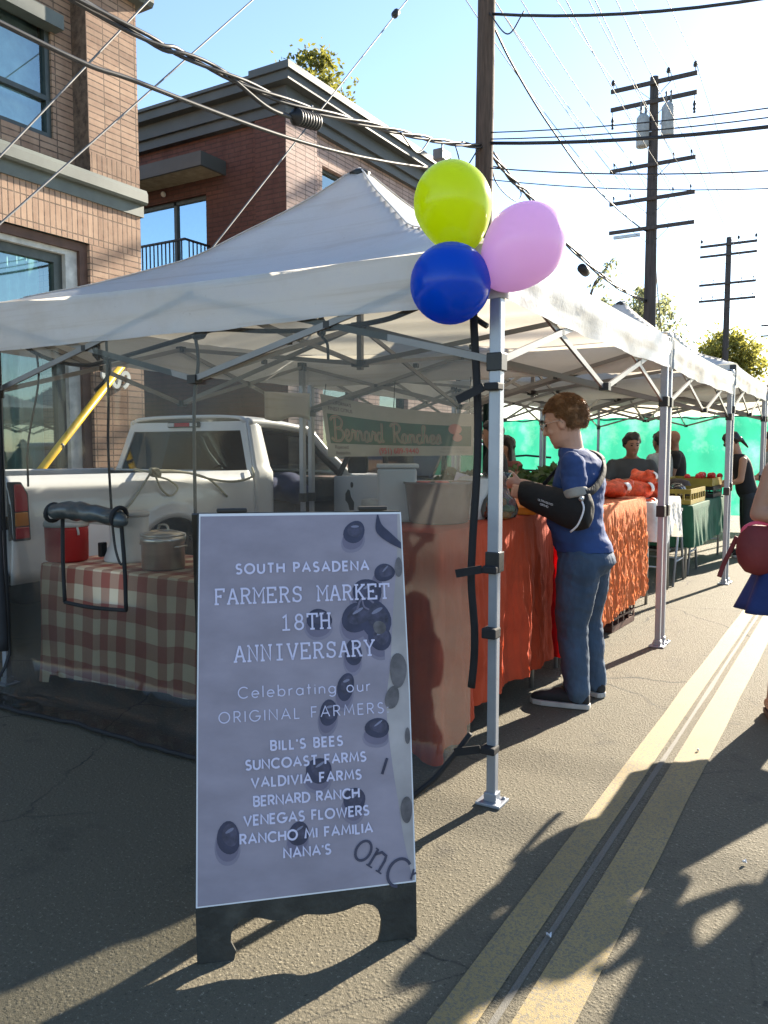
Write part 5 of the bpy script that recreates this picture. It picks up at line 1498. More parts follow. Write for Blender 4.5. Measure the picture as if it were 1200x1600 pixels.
b = MB(); b.grid(lambda u, v: (-2.2 + .70 * u + .03 * sin(v * 3) * u, 4.70 + .015 * sin(u * 12), 1.0 - .80 * v - .06 * u * v), 14, 10)
tag(b.build('red_cloth', M['redpanel'], solid=.002), 'bright red strip of cloth hanging between the two orange tables', 'cloth')
M['whitecloth'] = mat('white_cloth', (.68, .67, .64), .85, trans=.2, bmp=.2, bscale=60)
M['greencloth'] = mat('dark_green_cloth', (.02, .10, .055), .85, trans=.1, bmp=.2, bscale=60)
table(-2.5, -1.62, 7.35, 8.5, .93, 'folding table with white cloth carrying orange net bags')
drape(-2.52, -1.60, 7.33, 8.52, .94, lambda x, y: .60 - .1 * sin(y * 6), .03, M['whitecloth'], 'short white tablecloth under the orange net bags', 21.0, fine=.01)
table(-2.6, -1.60, 9.1, 11.6, .80, 'table with dark green cloth carrying yellow crates')
drape(-2.62, -1.58, 9.08, 11.62, .81, lambda x, y: .36, .03, M['greencloth'], 'dark green tablecloth under the yellow crates', 25.0)
table(-4.2, -2.95, 6.6, 9.6, .92, 'inner table covered with leafy greens')
drape(-4.22, -2.93, 6.58, 9.62, .93, lambda x, y: .3, .03, M['whitecloth'], 'white cloth on the inner table under the greens', 29.0)
# folding trestles seen under the cloths
for x, y, lb in ((-1.66, 8.95, 'white folding trestle legs in front of the green cloth, nearer one'), (-1.68, 9.85, 'white folding trestle legs in front of the green cloth, farther one')):
    t = thing('trestle', lb, 'trestle', (x, y, 0), 'folding trestles')
    for dx in (0, -.6):
        b = MB(); b.tube([(x + dx, y - .38, 0), (x + dx, y - .1, .78)], .013, 8); b.build('leg', M['tentpole'], t)
        b = MB(); b.tube([(x + dx, y + .18, 0), (x + dx, y - .1, .78)], .013, 8); b.build('leg', M['tentpole'], t)
    b = MB(); b.tube([(x, y - .29, .25), (x, y + .08, .25)], .011, 8); b.build('spreader', M['tentpole'], t)
    b = MB(); b.box((x - .62, y - .13, .77), (x + .02, y - .07, .80)); b.build('top_rail', M['tentpole'], t)
# ---------------------------------------------------------------- things on the gingham table
M['redplastic'] = mat('red_cooler_plastic', (0.50, 0.03, 0.03), .4, var=.08)
M['whiteplastic'] = mat('white_plastic', (.70, .70, .68), .4, var=.05, trans=.08)
M['clearplastic'] = vinyl_mat('cloudy_plastic', .45, (.75, .66, .60))
j = thing('drink_cooler', 'red round drinks cooler with a white lid on the gingham table', 'cooler', (-4.22, 3.21, .73))
b = MB(); b.lathe((-4.22, 3.21, .733), [(.11, 0), (.125, .01), (.128, .2), (.128, .215)], 28); b.build('body', M['redplastic'], j)
b = MB(); b.lathe((-4.22, 3.21, .948), [(.133, 0), (.135, .02), (.12, .045), (.05, .055), (.045, .075), (0, .08)], 28); b.build('lid', M['whiteplastic'], j)
b = MB(); b.tube([(-4.22 + .138 * cos(a), 3.21 - .02, .95 - .05 + .0 + .12 * sin(a)) for a in [pi * i / 14 for i in range(15)]], .007, 6); b.build('handle', M['whiteplastic'], j)
j = thing('juicer', 'white plastic machine with a flared base on the gingham table', 'appliance', (-3.90, 3.42, .73))
b = MB(); b.loft([((-3.90, 3.42, z), (w, 0, 0), (0, d, 0)) for z, w, d in ((.733, .15, .15), (.745, .155, .155), (.83, .12, .12), (.86, .115, .115), (1.0, .12, .12), (1.01, .115, .115))], 24); b.build('housing', M['whiteplastic'], j)
b = MB(); b.loft([((-3.90, 3.42, z), (w, 0, 0), (0, w, 0)) for z, w in ((1.01, .124), (1.03, .124), (1.035, .11))], 24); b.build('lid', M['whiteplastic'], j)
b = MB(); b.obox((-4.04, 3.33, .80), (.03, .05, .09)); b.build('spout', M['black_plastic'], j, bevel=.006)
M['pan'] = mat('brushed_steel_pan', (.50, .49, .46), .28, .9, var=.15, scale=3, stretch=(1, 1, 6))
for (x, y, r, h, lb) in ((-3.46, 3.28, .122, .19, 'steel stock pot with a lid at the front of the gingham table'), (-3.20, 3.47, .12, .20, 'wider steel pot behind the front stock pot'), (-2.98, 3.34, .09, .16, 'smaller steel pot beside the sandwich board')):
    p = thing('stock_pot', lb, 'pot', (x, y, .733), 'steel pots')
    b = MB(); b.lathe((x, y, .734), [(r * .96, 0), (r, .01), (r, h * .78), (r * 1.05, h * .8), (r * 1.06, h), (r * 1.02, h)], 30); b.build('body', M['pan'], p)
    b = MB(); b.lathe((x, y, .734 + h), [(r * 1.04, 0), (r * 1.04, .012), (r * .5, .03), (0, .035)], 30); l_ = b.build('lid', M['pan'], p)
    b = MB(); b.tube(smooth_path([(x - .04, y, .734 + h + .03), (x - .02, y, .734 + h + .06), (x + .03, y, .734 + h + .06), (x + .05, y, .734 + h + .03)], 5), .007, 6); b.build('handle', M['pan'], l_)
    for s in (-1, 1):
        b = MB(); b.tube(smooth_path([(x + s * r, y - .03, .734 + h * .7), (x + s * (r + .035), y - .03, .734 + h * .72), (x + s * (r + .035), y + .03, .734 + h * .72), (x + s * r, y + .03, .734 + h * .7)], 4), .006, 6); b.build('handle', M['pan'], p)
b = MB()
for k in range(7):
    rr = random.Random(k + 40); b.ell((-2.75 + rr.uniform(-.16, .16), 3.5 + rr.uniform(-.1, .1), .86 + rr.uniform(-.05, .12)), (.13, .12, .1))
tag(b.build('bin_bag', mat('black_bag_plastic', (.015, .015, .017), .3, bmp=.8, bscale=18), remesh=.025, smooth_it=1), 'crumpled black plastic bag heaped behind the sandwich board', 'bag')

# ---------------------------------------------------------------- things on the near orange table
bn = thing('storage_bin', 'tall white plastic bin behind the right hinge of the board', 'bin', (-2.1, 3.5, 1.055))
b = MB(); b.loft([((-2.1, 3.52, 1.056), (.11, 0, 0), (0, .11, 0)), ((-2.1, 3.52, 1.30), (.118, 0, 0), (0, .118, 0))], 4); 
b = MB(); b.prism([(-.092, 0), (.092, 0), (.1, .27), (-.1, .27)], (-2.1, 3.62, 1.056), (.857, .515, 0), (0, 0, 1), 0, .2); b.build('body', M['whiteplastic'], bn, bevel=.015)
b = MB(); b.prism([(-.106, .271), (.106, .271), (.106, .29), (-.106, .29)], (-2.1, 3.628, 1.056), (.857, .515, 0), (0, 0, 1), -.004, .212); b.build('rim', M['whiteplastic'], bn, bevel=.005)
tb = thing('plastic_tub', 'large clear plastic tub of white jars on the near orange table', 'tub', (-1.82, 3.56, 1.055))
b = MB(); b.lathe((-1.82, 3.56, 1.056), [(.135, 0), (.15, .008), (.17, .19), (.178, .195), (.178, .205), (.168, .203)], 36); b.build('shell', M['clearplastic'], tb)
for (dx, dy, lb) in ((-.075, -.02, 'white jar with a red lid inside the clear tub, left of three'), (.0, .03, 'white jar with a red lid inside the clear tub, middle of three'), (.05, -.06, 'white jar with a red lid inside the clear tub, right of three')):
    jr = thing('honey_jar', lb, 'jar', (-1.82 + dx, 3.56 + dy, 1.06), 'jars in the clear tub')
    b = MB(); b.lathe((-1.82 + dx, 3.56 + dy, 1.062), [(.045, 0), (.05, .01), (.05, .11), (.036, .15), (.036, .165)], 20); b.build('body', mat('cream_jar', (.66, .60, .48), .35), jr)
    b = MB(); b.lathe((-1.82 + dx, 3.56 + dy, 1.228), [(.039, 0), (.039, .028), (.034, .032), (0, .033)], 20); b.build('lid', mat('red_lid', (.62, .05, .06), .35), jr)
fb = thing('fruit_bag', 'clear bag of mixed small tomatoes and limes at the table corner', 'bag', (-1.66, 3.92, 1.055))
rr = random.Random(5)
fm = [mat('tomato_red', (.50, .07, .02), .3), mat('tomato_orange', (.60, .24, .03), .3), mat('lime_skin', (.16, .22, .04), .35)]
for k in range(34):
    a = rr.uniform(0, 6.28); r = .085 * sqrt(rr.random()); lay = k // 13
    b = MB(); b.ell((-1.66 + r * cos(a), 3.92 + r * sin(a), 1.078 + lay * .032), (.022, .022, .021), n=10, m=8); b.build('fruit', fm[rr.choice([0, 1, 2, 2, 1])], fb)
b = MB(); b.lathe((-1.66, 3.92, 1.057), [(.06, 0), (.11, .01), (.118, .05), (.10, .10), (.06, .13), (.05, .19), (.08, .24)], 20)
b.v = [p + Vector((.010 * fbm(p * 14, 1, 3), .010 * fbm(p * 14 + Vector((9, 0, 0)), 1, 3), 0)) for p in b.v]; b.build('clear_film', vinyl_mat('bag_film', .12), fb)
oc = thing('orange_carton', 'orange carton lying open under the black sling', 'carton', (-1.70, 4.32, 1.055))
b = MB(); b.obox((-1.70, 4.32, 1.077), (.22, .26, .04), rz=.3); b.build('tray', mat('orange_card', (.75, .22, .01), .6, trans=.1), oc, bevel=.004)
b = MB(); b.obox((-1.64, 4.47, 1.13), (.2, .012, .11), rz=.3, rx=-.5); b.build('flap', bpy.data.materials['orange_card'], oc)
pp = thing('paper_bag', 'crumpled white printed bag beside the front pole', 'bag', (-1.78, 3.85, 1.055))
b = MB(); b.loft([((-1.80, 3.84, 1.056), (.1, 0, 0), (0, .08, 0)), ((-1.80, 3.85, 1.16), (.11, 0, 0), (0, .09, 0)), ((-1.78, 3.86, 1.23), (.1, .02, 0), (0, .05, .02)), ((-1.76, 3.87, 1.27), (.09, .01, 0), (0, .02, .01))], 20)
b.v = [p + Vector((.016 * fbm(p * 11, 1, 3), .016 * fbm(p * 11 + Vector((5, 0, 0)), 1, 3), 0)) for p in b.v]
b.build('bag_body', M['whitecloth'], pp)
b = MB(); b.obox((-1.745, 3.765, 1.14), (.02, .006, .16), rz=.3, ry=.5); b.build('navy_band', mat('navy_print', (.03, .04, .12), .5), pp)
for k, (x, y, ry, lb) in enumerate(((-1.86, 4.42, -.25, 'white price card with handwritten figures beside the gloved hand'), (-2.05, 4.3, .3, 'white leaflet propped behind the price card'))):
    pc = thing('price_card', lb, 'price card', (x, y, 1.055), 'white cards on the near table')
    b = MB(); b.obox((x, y, 1.19), (.11, .004, .17), rz=.5, ry=ry); b.build('card', M['paper'], pc)
    b = MB(); b.bar((x, y + .02, 1.05), (x, y + .01, 1.13), .01); b.build('stick', M['wood_dark'], pc)
    if k == 0:
        mm = Matrix.Translation((x, y, 1.19)) @ Matrix.Rotation(.5, 4, 'Z') @ Matrix.Rotation(ry, 4, 'Y') @ Matrix.Translation((-.035, -.004, -.01)) @ Matrix.Rotation(radians(90), 4, 'X')
        text_obj('2 75', 'lettering', .045, .0003, M['black'], pc, mm)
        text_obj('3/8', 'lettering', .045, .0003, M['black'], pc, mm @ Matrix.Translation((.0, -.055, 0)))

# courgettes and net bags on the far orange table
for k in range(5):
    x, y = -1.72 - .02 * k, 5.15 + .17 * k
    cg = thing('courgette', ['dark green courgette nearest the shopper on the orange cloth', 'second courgette from the shopper on the orange cloth', 'middle courgette of the row on the orange cloth', 'fourth courgette from the shopper on the orange cloth', 'courgette at the far end of the row on the orange cloth'][k], 'courgette', (x, y, 1.02), 'courgettes on the orange cloth')
    b = MB(); b.tube([(x + .09, y, 1.045), (x + .03, y + .01, 1.047), (x - .1, y + .02, 1.045), (x - .13, y + .02, 1.045)], [.014, .027, .024, .008], 10); b.build('fruit', mat('courgette_skin', (.06, .09, .025), .4) if k == 0 else bpy.data.materials['courgette_skin'], cg)
    b = MB(); b.lathe((x + .088, y, 1.045), [(.015, 0), (.013, .02), (0, .022)], 8, axis=(1, 0, 0)); b.build('cut_end', mat('pale_rind', (.6, .55, .35), .6) if k == 0 else bpy.data.materials['pale_rind'], cg)
M['net_orange'] = mat('orange_net', (.72, .09, .03), .6, var=.35, scale=26, bmp=.6, bscale=60)
M['net_white'] = mat('white_label', (.7, .66, .62), .6)
for k, (x, y, z, sx, sy, sz, lb) in enumerate(((-1.95, 6.35, 1.10, .17, .2, .09, 'orange and white produce bag behind the courgettes'), (-1.80, 6.72, 1.085, .14, .2, .07, 'orange produce bag with white band near the doubled poles'), (-1.86, 7.75, 1.03, .16, .19, .09, 'orange net bag of fruit on the white cloth, nearest'), (-1.80, 8.15, 1.02, .15, .16, .08, 'orange net bag of fruit at the far end of the white cloth'), (-1.84, 7.95, 1.14, .13, .16, .07, 'orange net bag lying on top of the two others'), (-1.72, 7.62, .86, .10, .13, .10, 'red and white net bag hanging over the white cloth edge'))):
    nb_ = thing('net_bag', lb, 'bag', (x, y, z - sz), 'orange produce bags')
    b = MB(); b.ell((x, y, z), (sx, sy, sz), n=18, m=12)
    for i in range(16):
        r2 = random.Random(i + k * 17); b.ell((x + r2.uniform(-.8, .8) * sx, y + r2.uniform(-.8, .8) * sy, z + r2.uniform(-.2, .75) * sz), (.042, .045, .042), n=12, m=8)
    b.build('net', M['net_orange'], nb_, remesh=.016)
    b = MB(); b.grid(lambda u, v: (x + sx * 1.10 * cos(1.25 * u - .3) * cos(.9 * v - .2), y + sy * (1.05 * sin(1.25 * u - .3) - .25), z + sz * 1.14 * sin(.9 * v + .0)), 8, 8); b.build('paper_label', M['net_white'], nb_, solid=.003)

# greens heaped on the inner table
L_g = leaf_mat('produce_leaves', (0.02, 0.045, 0.012), (0.07, 0.12, 0.03), .25)
for k, (x, y, r, lb) in enumerate(((-3.35, 6.95, .34, 'bushy heap of leafy greens in front of the dark-haired woman'), (-3.2, 8.0, .36, 'heap of dark greens by the grey tent pole'), (-3.15, 9.1, .36, 'heap of dark greens behind the courgettes'), (-2.98, 8.6, .30, 'low heap of greens right of the blue shirt'))):
    gt = thing('greens', lb, 'vegetables', (x, y, .93), 'heaps of leafy greens')
    b = MB(); r3 = random.Random(k)
    for i in range(420):
        a = r3.uniform(0, 6.28); q = sqrt(r3.random()); p = Vector((x + r * q * cos(a), y + r * 1.2 * q * sin(a), .94 + .27 * (1 - q * q) * r3.uniform(.4, 1)))
        u = Vector((r3.uniform(-1, 1), r3.uniform(-1, 1), r3.uniform(.0, 1))).normalized(); w = u.orthogonal().normalized(); s = r3.uniform(.06, .14)
        b.add([p, p + u * s * .5 + w * s * .3, p + u * s, p + u * s * .5 - w * s * .3], [(0, 1, 2, 3)])
    b.build('leaves', L_g, gt)
    b = MB(); b.ell((x, y, .97), (r * .8, r * .95, .12)); b.build('bundle', mat('stem_green', (.03, .06, .02), .8), gt)

# crates
def crate(c, sx, sy, sz, rz, m, label, slots=(7, 3)):
    t = thing('crate', label, 'crate', c, 'plastic produce crates')
    Mx = Matrix.Translation(Vector(c)) @ Matrix.Rotation(rz, 4, 'Z')
    def put(bb, a, d):
        q = MB().box(a, d); bb.add([Mx @ p for p in q.v], q.f)
    b = MB(); put(b, (-sx / 2, -sy / 2, .004), (sx / 2, sy / 2, .02)); b.build('base', m, t)
    for side in range(4):
        b = MB()
        L = (sx, sy)[side % 2] - (.0 if side % 2 == 0 else .026)
        cols, rows = slots if side % 2 == 0 else (max(3, slots[0] - 2), slots[1])
        def putw(a0, a1, z0, z1):
            th = .012
            if side == 0: put(b, (a0, -sy / 2, z0), (a1, -sy / 2 + th, z1))
            elif side == 2: put(b, (a0, sy / 2 - th, z0), (a1, sy / 2, z1))
            elif side == 1: put(b, (sx / 2 - th, a0, z0), (sx / 2, a1, z1))
            else: put(b, (-sx / 2, a0, z0), (-sx / 2 + th, a1, z1))
        putw(-L / 2, L / 2, .021, .05); putw(-L / 2, L / 2, sz - .05, sz)
        rh = (sz - .10) / rows
        for r_ in range(rows - 1): putw(-L / 2, L / 2, .05 + rh * (r_ + 1) - .008, .05 + rh * (r_ + 1) + .008)
        cwid = L / cols
        for q in range(cols + 1):
            xx = -L / 2 + q * cwid
            for r_ in range(rows):
                z0 = .05 + rh * r_ + (.008 if r_ else 0); z1 = .05 + rh * (r_ + 1) - (.008 if r_ < rows - 1 else 0)
                putw(max(-L / 2, xx - .010), min(L / 2, xx + .010), z0, z1)
        b.build('side_panel', m, t)
    return t
M['crate_brown'] = mat('brown_crate_plastic', (.10, .045, .035), .55)
M['crate_yellow'] = mat('olive_yellow_crate', (.30, .22, .035), .55)
M['crate_black'] = mat('black_crate_plastic', (.02, .02, .018), .55)
crate((-1.80, 6.42, 0), .38, .56, .30, -.06, M['crate_brown'], 'brown slatted crate on the road under the orange cloth', (6, 4))
crate((-1.92, 9.6, .815), .62, .9, .17, .0, M['crate_yellow'], 'olive yellow crate on the green cloth, nearest', (8, 1))
crate((-1.92, 11.0, .815), .62, .7, .14, 0, M['crate_black'], 'black crate carrying a yellow crate on the green table', (8, 1))
crate((-1.92, 11.0, .957), .6, .8, .10, 0, M['crate_yellow'], 'yellow crate stacked on the black crate', (8, 1))
rr = random.Random(9)
for k in range(16):
    x, y = -1.92 + rr.uniform(-.2, .2), 9.6 + rr.uniform(-.33, .33)
    b = MB(); b.ell((x, y, .875 + .0 + rr.uniform(.06, .12)), (.06, .06, .055), n=10, m=8)
    tag(b.build('aubergine', mat('dark_fruit_skin', (.02, .018, .022), .25) if k == 0 else bpy.data.materials['dark_fruit_skin']), 'dark round vegetable heaped in the nearest yellow crate', 'vegetable', 'dark vegetables in the yellow crate')
hs = MB(); hs.lathe((-1.95, 10.15, .815), [(.0, .0), (.17, .003), (.17, .14), (.14, .22), (.05, .25), (0, .25)], 22); tag(hs.build('basket', mat('dark_basket', (.05, .035, .03), .8, bmp=.6, bscale=40)), 'dark rounded basket on the green table beside the crates', 'basket')
for k in range(10):
    b = MB(); b.ell((-1.85 + rr.uniform(-.2, .2), 11.15 + rr.uniform(-.25, .25), 1.08 + rr.uniform(-.02, .03)), (.04, .04, .04), n=10, m=8)
    tag(b.build('radish', mat('red_radish', (.5, .03, .03), .4) if k == 0 else bpy.data.materials['red_radish']), 'small red vegetable in the stacked yellow crate', 'vegetable', 'red vegetables in the yellow crate')

# ---------------------------------------------------------------- banner, green mesh wall
bnr = thing('banner', 'sagging green and white Bernard Ranches citrus banner under the tent', 'banner', (-3.45, 5.88, 1.6))
BXL, BXR = -4.20, -2.70
def ban(u, v, d=0.0):
    """u 0..1 left to right, v 0..1 bottom to top"""
    zt = 1.915 + (1.70 - 1.915) * u - .035 * sin(pi * u); zb = 1.352 + .02 * u
    x = BXL + .09 * (1 - v) * (1 - u) + (BXR - BXL) * u
    y = 5.88 + .03 * sin(u * 9) * (.4 + .6 * v) - d
    return Vector((x, y, zb + (zt - zb) * v))
def ban_sheet(u0, u1, v0, v1, d, m, name):
    b = MB(); b.grid(lambda a, c: ban(u0 + (u1 - u0) * a, v0 + (v1 - v0) * c, d), 30, 6); return b.build(name, m, bnr)
M['ban_white'] = mat('banner_white', (.42, .41, .37), .5, var=.1, trans=.12)
M['ban_green'] = mat('banner_green', (.012, .085, .045), .5, trans=.06)
M['ban_pink'] = mat('banner_pink', (.58, .24, .20), .5)
M['ban_red'] = mat('banner_red', (.62, .05, .06), .5)
ban_sheet(0, 1, 0, 1, 0, M['ban_white'], 'sheet'); ban_sheet(.03, .985, .22, .70, .003, M['ban_green'], 'green_band')
def ban_text(s, name, u0, u1, v, size, m, shear=0.0, d=.005, bold=0.0):
    c = bpy.data.curves.new(name, 'FONT'); c.body = s; c.size = 1; c.shear = shear; c.offset = bold
    t = bpy.data.objects.new(name, c); COL.objects.link(t)
    me = bpy.data.meshes.new_from_object(t.evaluated_get(bpy.context.evaluated_depsgraph_get()))
    bpy.data.objects.remove(t); bpy.data.curves.remove(c)
    w = max(p.co.x for p in me.vertices) - min(p.co.x for p in me.vertices); x0 = min(p.co.x for p in me.vertices)
    off = ORIGIN[bnr.name]
    for p in me.vertices:
        p.co = ban(u0 + (u1 - u0) * (p.co.x - x0) / w, v + p.co.y * size, d) - off
    me.materials.clear(); me.materials.append(m); me.name = name
    return link(bpy.data.objects.new(name, me), bnr)
# script name, drawn as brush strokes with a pale outline
SC = {
 'B': (.80, [[(.22, 0), (.30, 1.0)], [(.02, .86), (.18, 1.02), (.5, 1.05), (.72, .88), (.62, .62), (.34, .54)], [(.36, .54), (.68, .46), (.74, .2), (.5, 0), (.16, .0), (-.02, .12)]]),
 'R': (.78, [[(.22, 0), (.30, 1.0)], [(.02, .86), (.18, 1.02), (.5, 1.05), (.7, .88), (.6, .62), (.34, .54)], [(.40, .54), (.55, .2), (.8, .0)]]),
 'e': (.42, [[(0, .12), (.26, .26), (.32, .42), (.2, .5), (.08, .36), (.1, .1), (.24, 0), (.42, .12)]]),
 'r': (.36, [[(0, .1), (.14, .5), (.2, .44), (.3, .46), (.26, .15), (.36, .1)]]),
 'n': (.50, [[(0, .1), (.1, .48), (.1, .0)], [(.1, .3), (.24, .48), (.34, .42), (.36, .1), (.5, .1)]]),
 'a': (.48, [[(.34, .42), (.2, .5), (.06, .34), (.08, .08), (.22, .02), (.34, .3), (.36, .48)], [(.36, .48), (.36, .08), (.48, .1)]]),
 'd': (.50, [[(.34, .42), (.2, .5), (.06, .34), (.08, .08), (.22, .02), (.34, .3)], [(.44, 1.0), (.36, .1), (.5, .1)]]),
 'c': (.38, [[(.32, .42), (.2, .5), (.06, .32), (.1, .06), (.22, .0), (.38, .12)]]),
 'h': (.50, [[(0, .1), (.2, .8), (.2, 1.0), (.12, .9), (.1, 0)], [(.1, .28), (.26, .48), (.34, .38), (.36, .1), (.5, .1)]]),
 's': (.38, [[(0, .1), (.2, .52), (.28, .2), (.16, .0), (.02, .08)], [(.2, .02), (.38, .12)]]),
}
def script(word, u0, u1, v, hgt):
    tot = sum(SC[c][0] for c in word)
    k = (u1 - u0) / tot
    b1_, b2_ = MB(), MB(); x = u0; i = 0
    for c in word:
        for st in SC[c][1]:
            q = smooth2(st, 5)
            pts = [((x + p[0] * k), (v + p[1] * hgt)) for p in q]
            tf1 = lambda a, b_, z: ban(a, b_, .0045 + z)
            ribbon(b1_, [(p[0] * 2.9, p[1]) for p in pts], .040, lambda a, b_, z: ban(a / 2.9, b_, .0045 + z), .0001 * (i % 9))
            ribbon(b2_, [(p[0] * 2.9, p[1]) for p in pts], .020, lambda a, b_, z: ban(a / 2.9, b_, .0058 + z), .0001 * (i % 9)); i += 1
        x += SC[c][0] * k
    b1_.build('lettering', M['ban_pink'], bnr); b2_.build('lettering', bpy.data.materials.get('banner_script_core') or mat('banner_script_core', (.10, .22, .13), .5), bnr)
script('Bernard', .045, .43, .27, .38); script('Ranches', .48, .80, .27, .38)
ban_text("CALIFORNIA'S", 'lettering', .05, .205, .87, .085, M['black']); ban_text('FINEST CITRUS', 'lettering', .045, .21, .765, .085, M['black'])
ban_text('Ripened', 'lettering', .06, .155, .135, .085, M['black']); ban_text('Avocados', 'lettering', .06, .165, .04, .085, M['black'])
ban_text('(951) 689-9440', 'lettering', .385, .655, .055, .16, M['ban_red'], bold=.012)
ban_text('Riverside, CA 92504', 'lettering', .79, .965, .06, .07, mat('banner_grey', (.3, .3, .28), .6)); ban_text('18081 Victoria', 'lettering', .80, .95, .135, .07, bpy.data.materials['banner_grey'])
for u, v, r in ((.885, .62, .075), (.90, .42, .055)):
    b = MB(); n = 22
    vs = [ban(u + r * .55 * cos(2 * pi * i / n), v + r * 1.7 * sin(2 * pi * i / n), .0075) for i in range(n)]
    b.add(vs, [tuple(range(n))]); b.build('fruit_print', M['ban_pink'], bnr)
for u in (.03, .52, .97):
    b = MB(); p = ban(u, 1); b.tube([p, (p.x, p.y + .02, 2.0)], .004, 5); b.build('hanging_cord', M['wire'], bnr)
M['mesh'] = mat('green_mesh', (0.022, 0.22, 0.145), .7, var=.16, scale=1.2, bmp=.3, bscale=30, trans=.72, dirt=(.26, .50, .42), dscale=1.3, damt=.5)
gw_ = thing('mesh_wall', 'bright green shade-mesh wall closing the far end of the tents', 'tent wall', (-4.2, 15.3, 0))
b = MB()
b.grid(lambda u, v: (-7.2 + 5.74 * u, 15.3 + (.05 * sin(u * 21) + .035 * sin(u * 67 + 2 * v)) * (.3 + v * .7) + .02 * fbm((u * 12, v * 4, 0), 1, 3), .25 + (1.76 + .012 * sin(u * 60)) * v), 120, 16)
b.build('mesh_sheet', M['mesh'], gw_)
b = MB(); b.tube([(-7.2 + 5.74 * k / 30, 15.28, 1.995 + .008 * sin(k)) for k in range(31)], .014, 6); b.build('top_rope', M['strap'], gw_)
for k, pts in enumerate(([(-7.0, 14.9, 1.28), (-6.4, 14.9, 1.25), (-5.7, 14.9, 1.3), (-5.2, 14.9, 1.26)], [(-7.0, 14.9, .98), (-6.2, 14.9, 1.02), (-5.2, 14.9, 1.0)])):  # dark bars standing in for chair shadows on the mesh
    b = MB(); b.tube(pts, .022, 6); tag(b.build('shadow_bar', M['wire']), ['upper dark bar standing for a chair shadow on the green mesh', 'lower dark bar standing for a chair shadow on the green mesh'][k], 'rail')
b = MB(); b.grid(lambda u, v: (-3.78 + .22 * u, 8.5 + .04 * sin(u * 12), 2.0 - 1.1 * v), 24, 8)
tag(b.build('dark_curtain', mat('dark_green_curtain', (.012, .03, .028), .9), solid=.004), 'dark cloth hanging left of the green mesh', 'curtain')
# litter on the road
for k, (x, y, rz, lb) in enumerate(((-.735, 2.155, .3, 'small white scrap of paper between the yellow lines'), (-.62, 3.9, 1.2, 'pale leaf beside the right yellow line'), (-.42, 6.5, .5, 'tan paper scrap near the farther yellow line'), (-.30, 2.9, .9, 'white speck of paper right of the yellow lines'))):
    b = MB(); s = .014
    b.grid(lambda u, v: (x + s * (u - .5) * cos(rz) - s * .6 * (v - .5) * sin(rz), y + s * (u - .5) * sin(rz) + s * .6 * (v - .5) * cos(rz), .012 + .006 * sin(u * 5 + v * 3)), 4, 4)
    tag(b.build('litter', M['paper'], solid=.001), lb, 'litter')

# ---------------------------------------------------------------- people
M['skin'] = mat('skin_light', (0.56, 0.31, 0.215), .5, var=.10, scale=9)
M['skin2'] = mat('skin_tan', (0.40, 0.215, 0.14), .5, var=.10, scale=9)
M['skin3'] = mat('skin_brown', (0.26, 0.13, 0.085), .5, var=.10, scale=9)
M['denim'] = mat('blue_denim', (0.040, 0.068, 0.115), .85, var=.4, scale=5, bmp=.7, bscale=24, stretch=(1, 1, .5), dirt=(.10, .14, .18), dscale=4, damt=.4)
M['blueshirt'] = mat('royal_blue_cotton', (0.024, 0.054, 0.165), .85, var=.25, scale=5, bmp=.75, bscale=13, stretch=(1, 1, .6))
M['hair_brown'] = mat('light_brown_hair', (0.26, 0.135, 0.06), .45, var=.5, scale=30, bmp=.8, bscale=70, trans=.3, tcol=(.62, .36, .14))
M['hair_dark'] = mat('dark_hair', (0.015, 0.011, 0.010), .4, var=.4, scale=30, bmp=.6, bscale=60)
M['sling'] = mat('black_sling_cloth', (0.010, 0.010, 0.011), .8, var=.3, bmp=.4, bscale=30)
M['shoe'] = mat('black_canvas_shoe', (0.018, 0.018, 0.02), .8, bmp=.3)
M['sole'] = mat('pale_shoe_sole', (.42, .40, .37), .7)
M['eye'] = mat('eye_dark', (.02, .015, .012), .2)
M['lip'] = mat('lips', (.38, .14, .11), .5)

def frame_fn(O, phi):
    fd = Vector((cos(phi), sin(phi), 0)); ld = Vector((-sin(phi), cos(phi), 0)); O = Vector(O)
    return lambda f, l, z: O + fd * f + ld * l + Vector((0, 0, z)), fd, ld

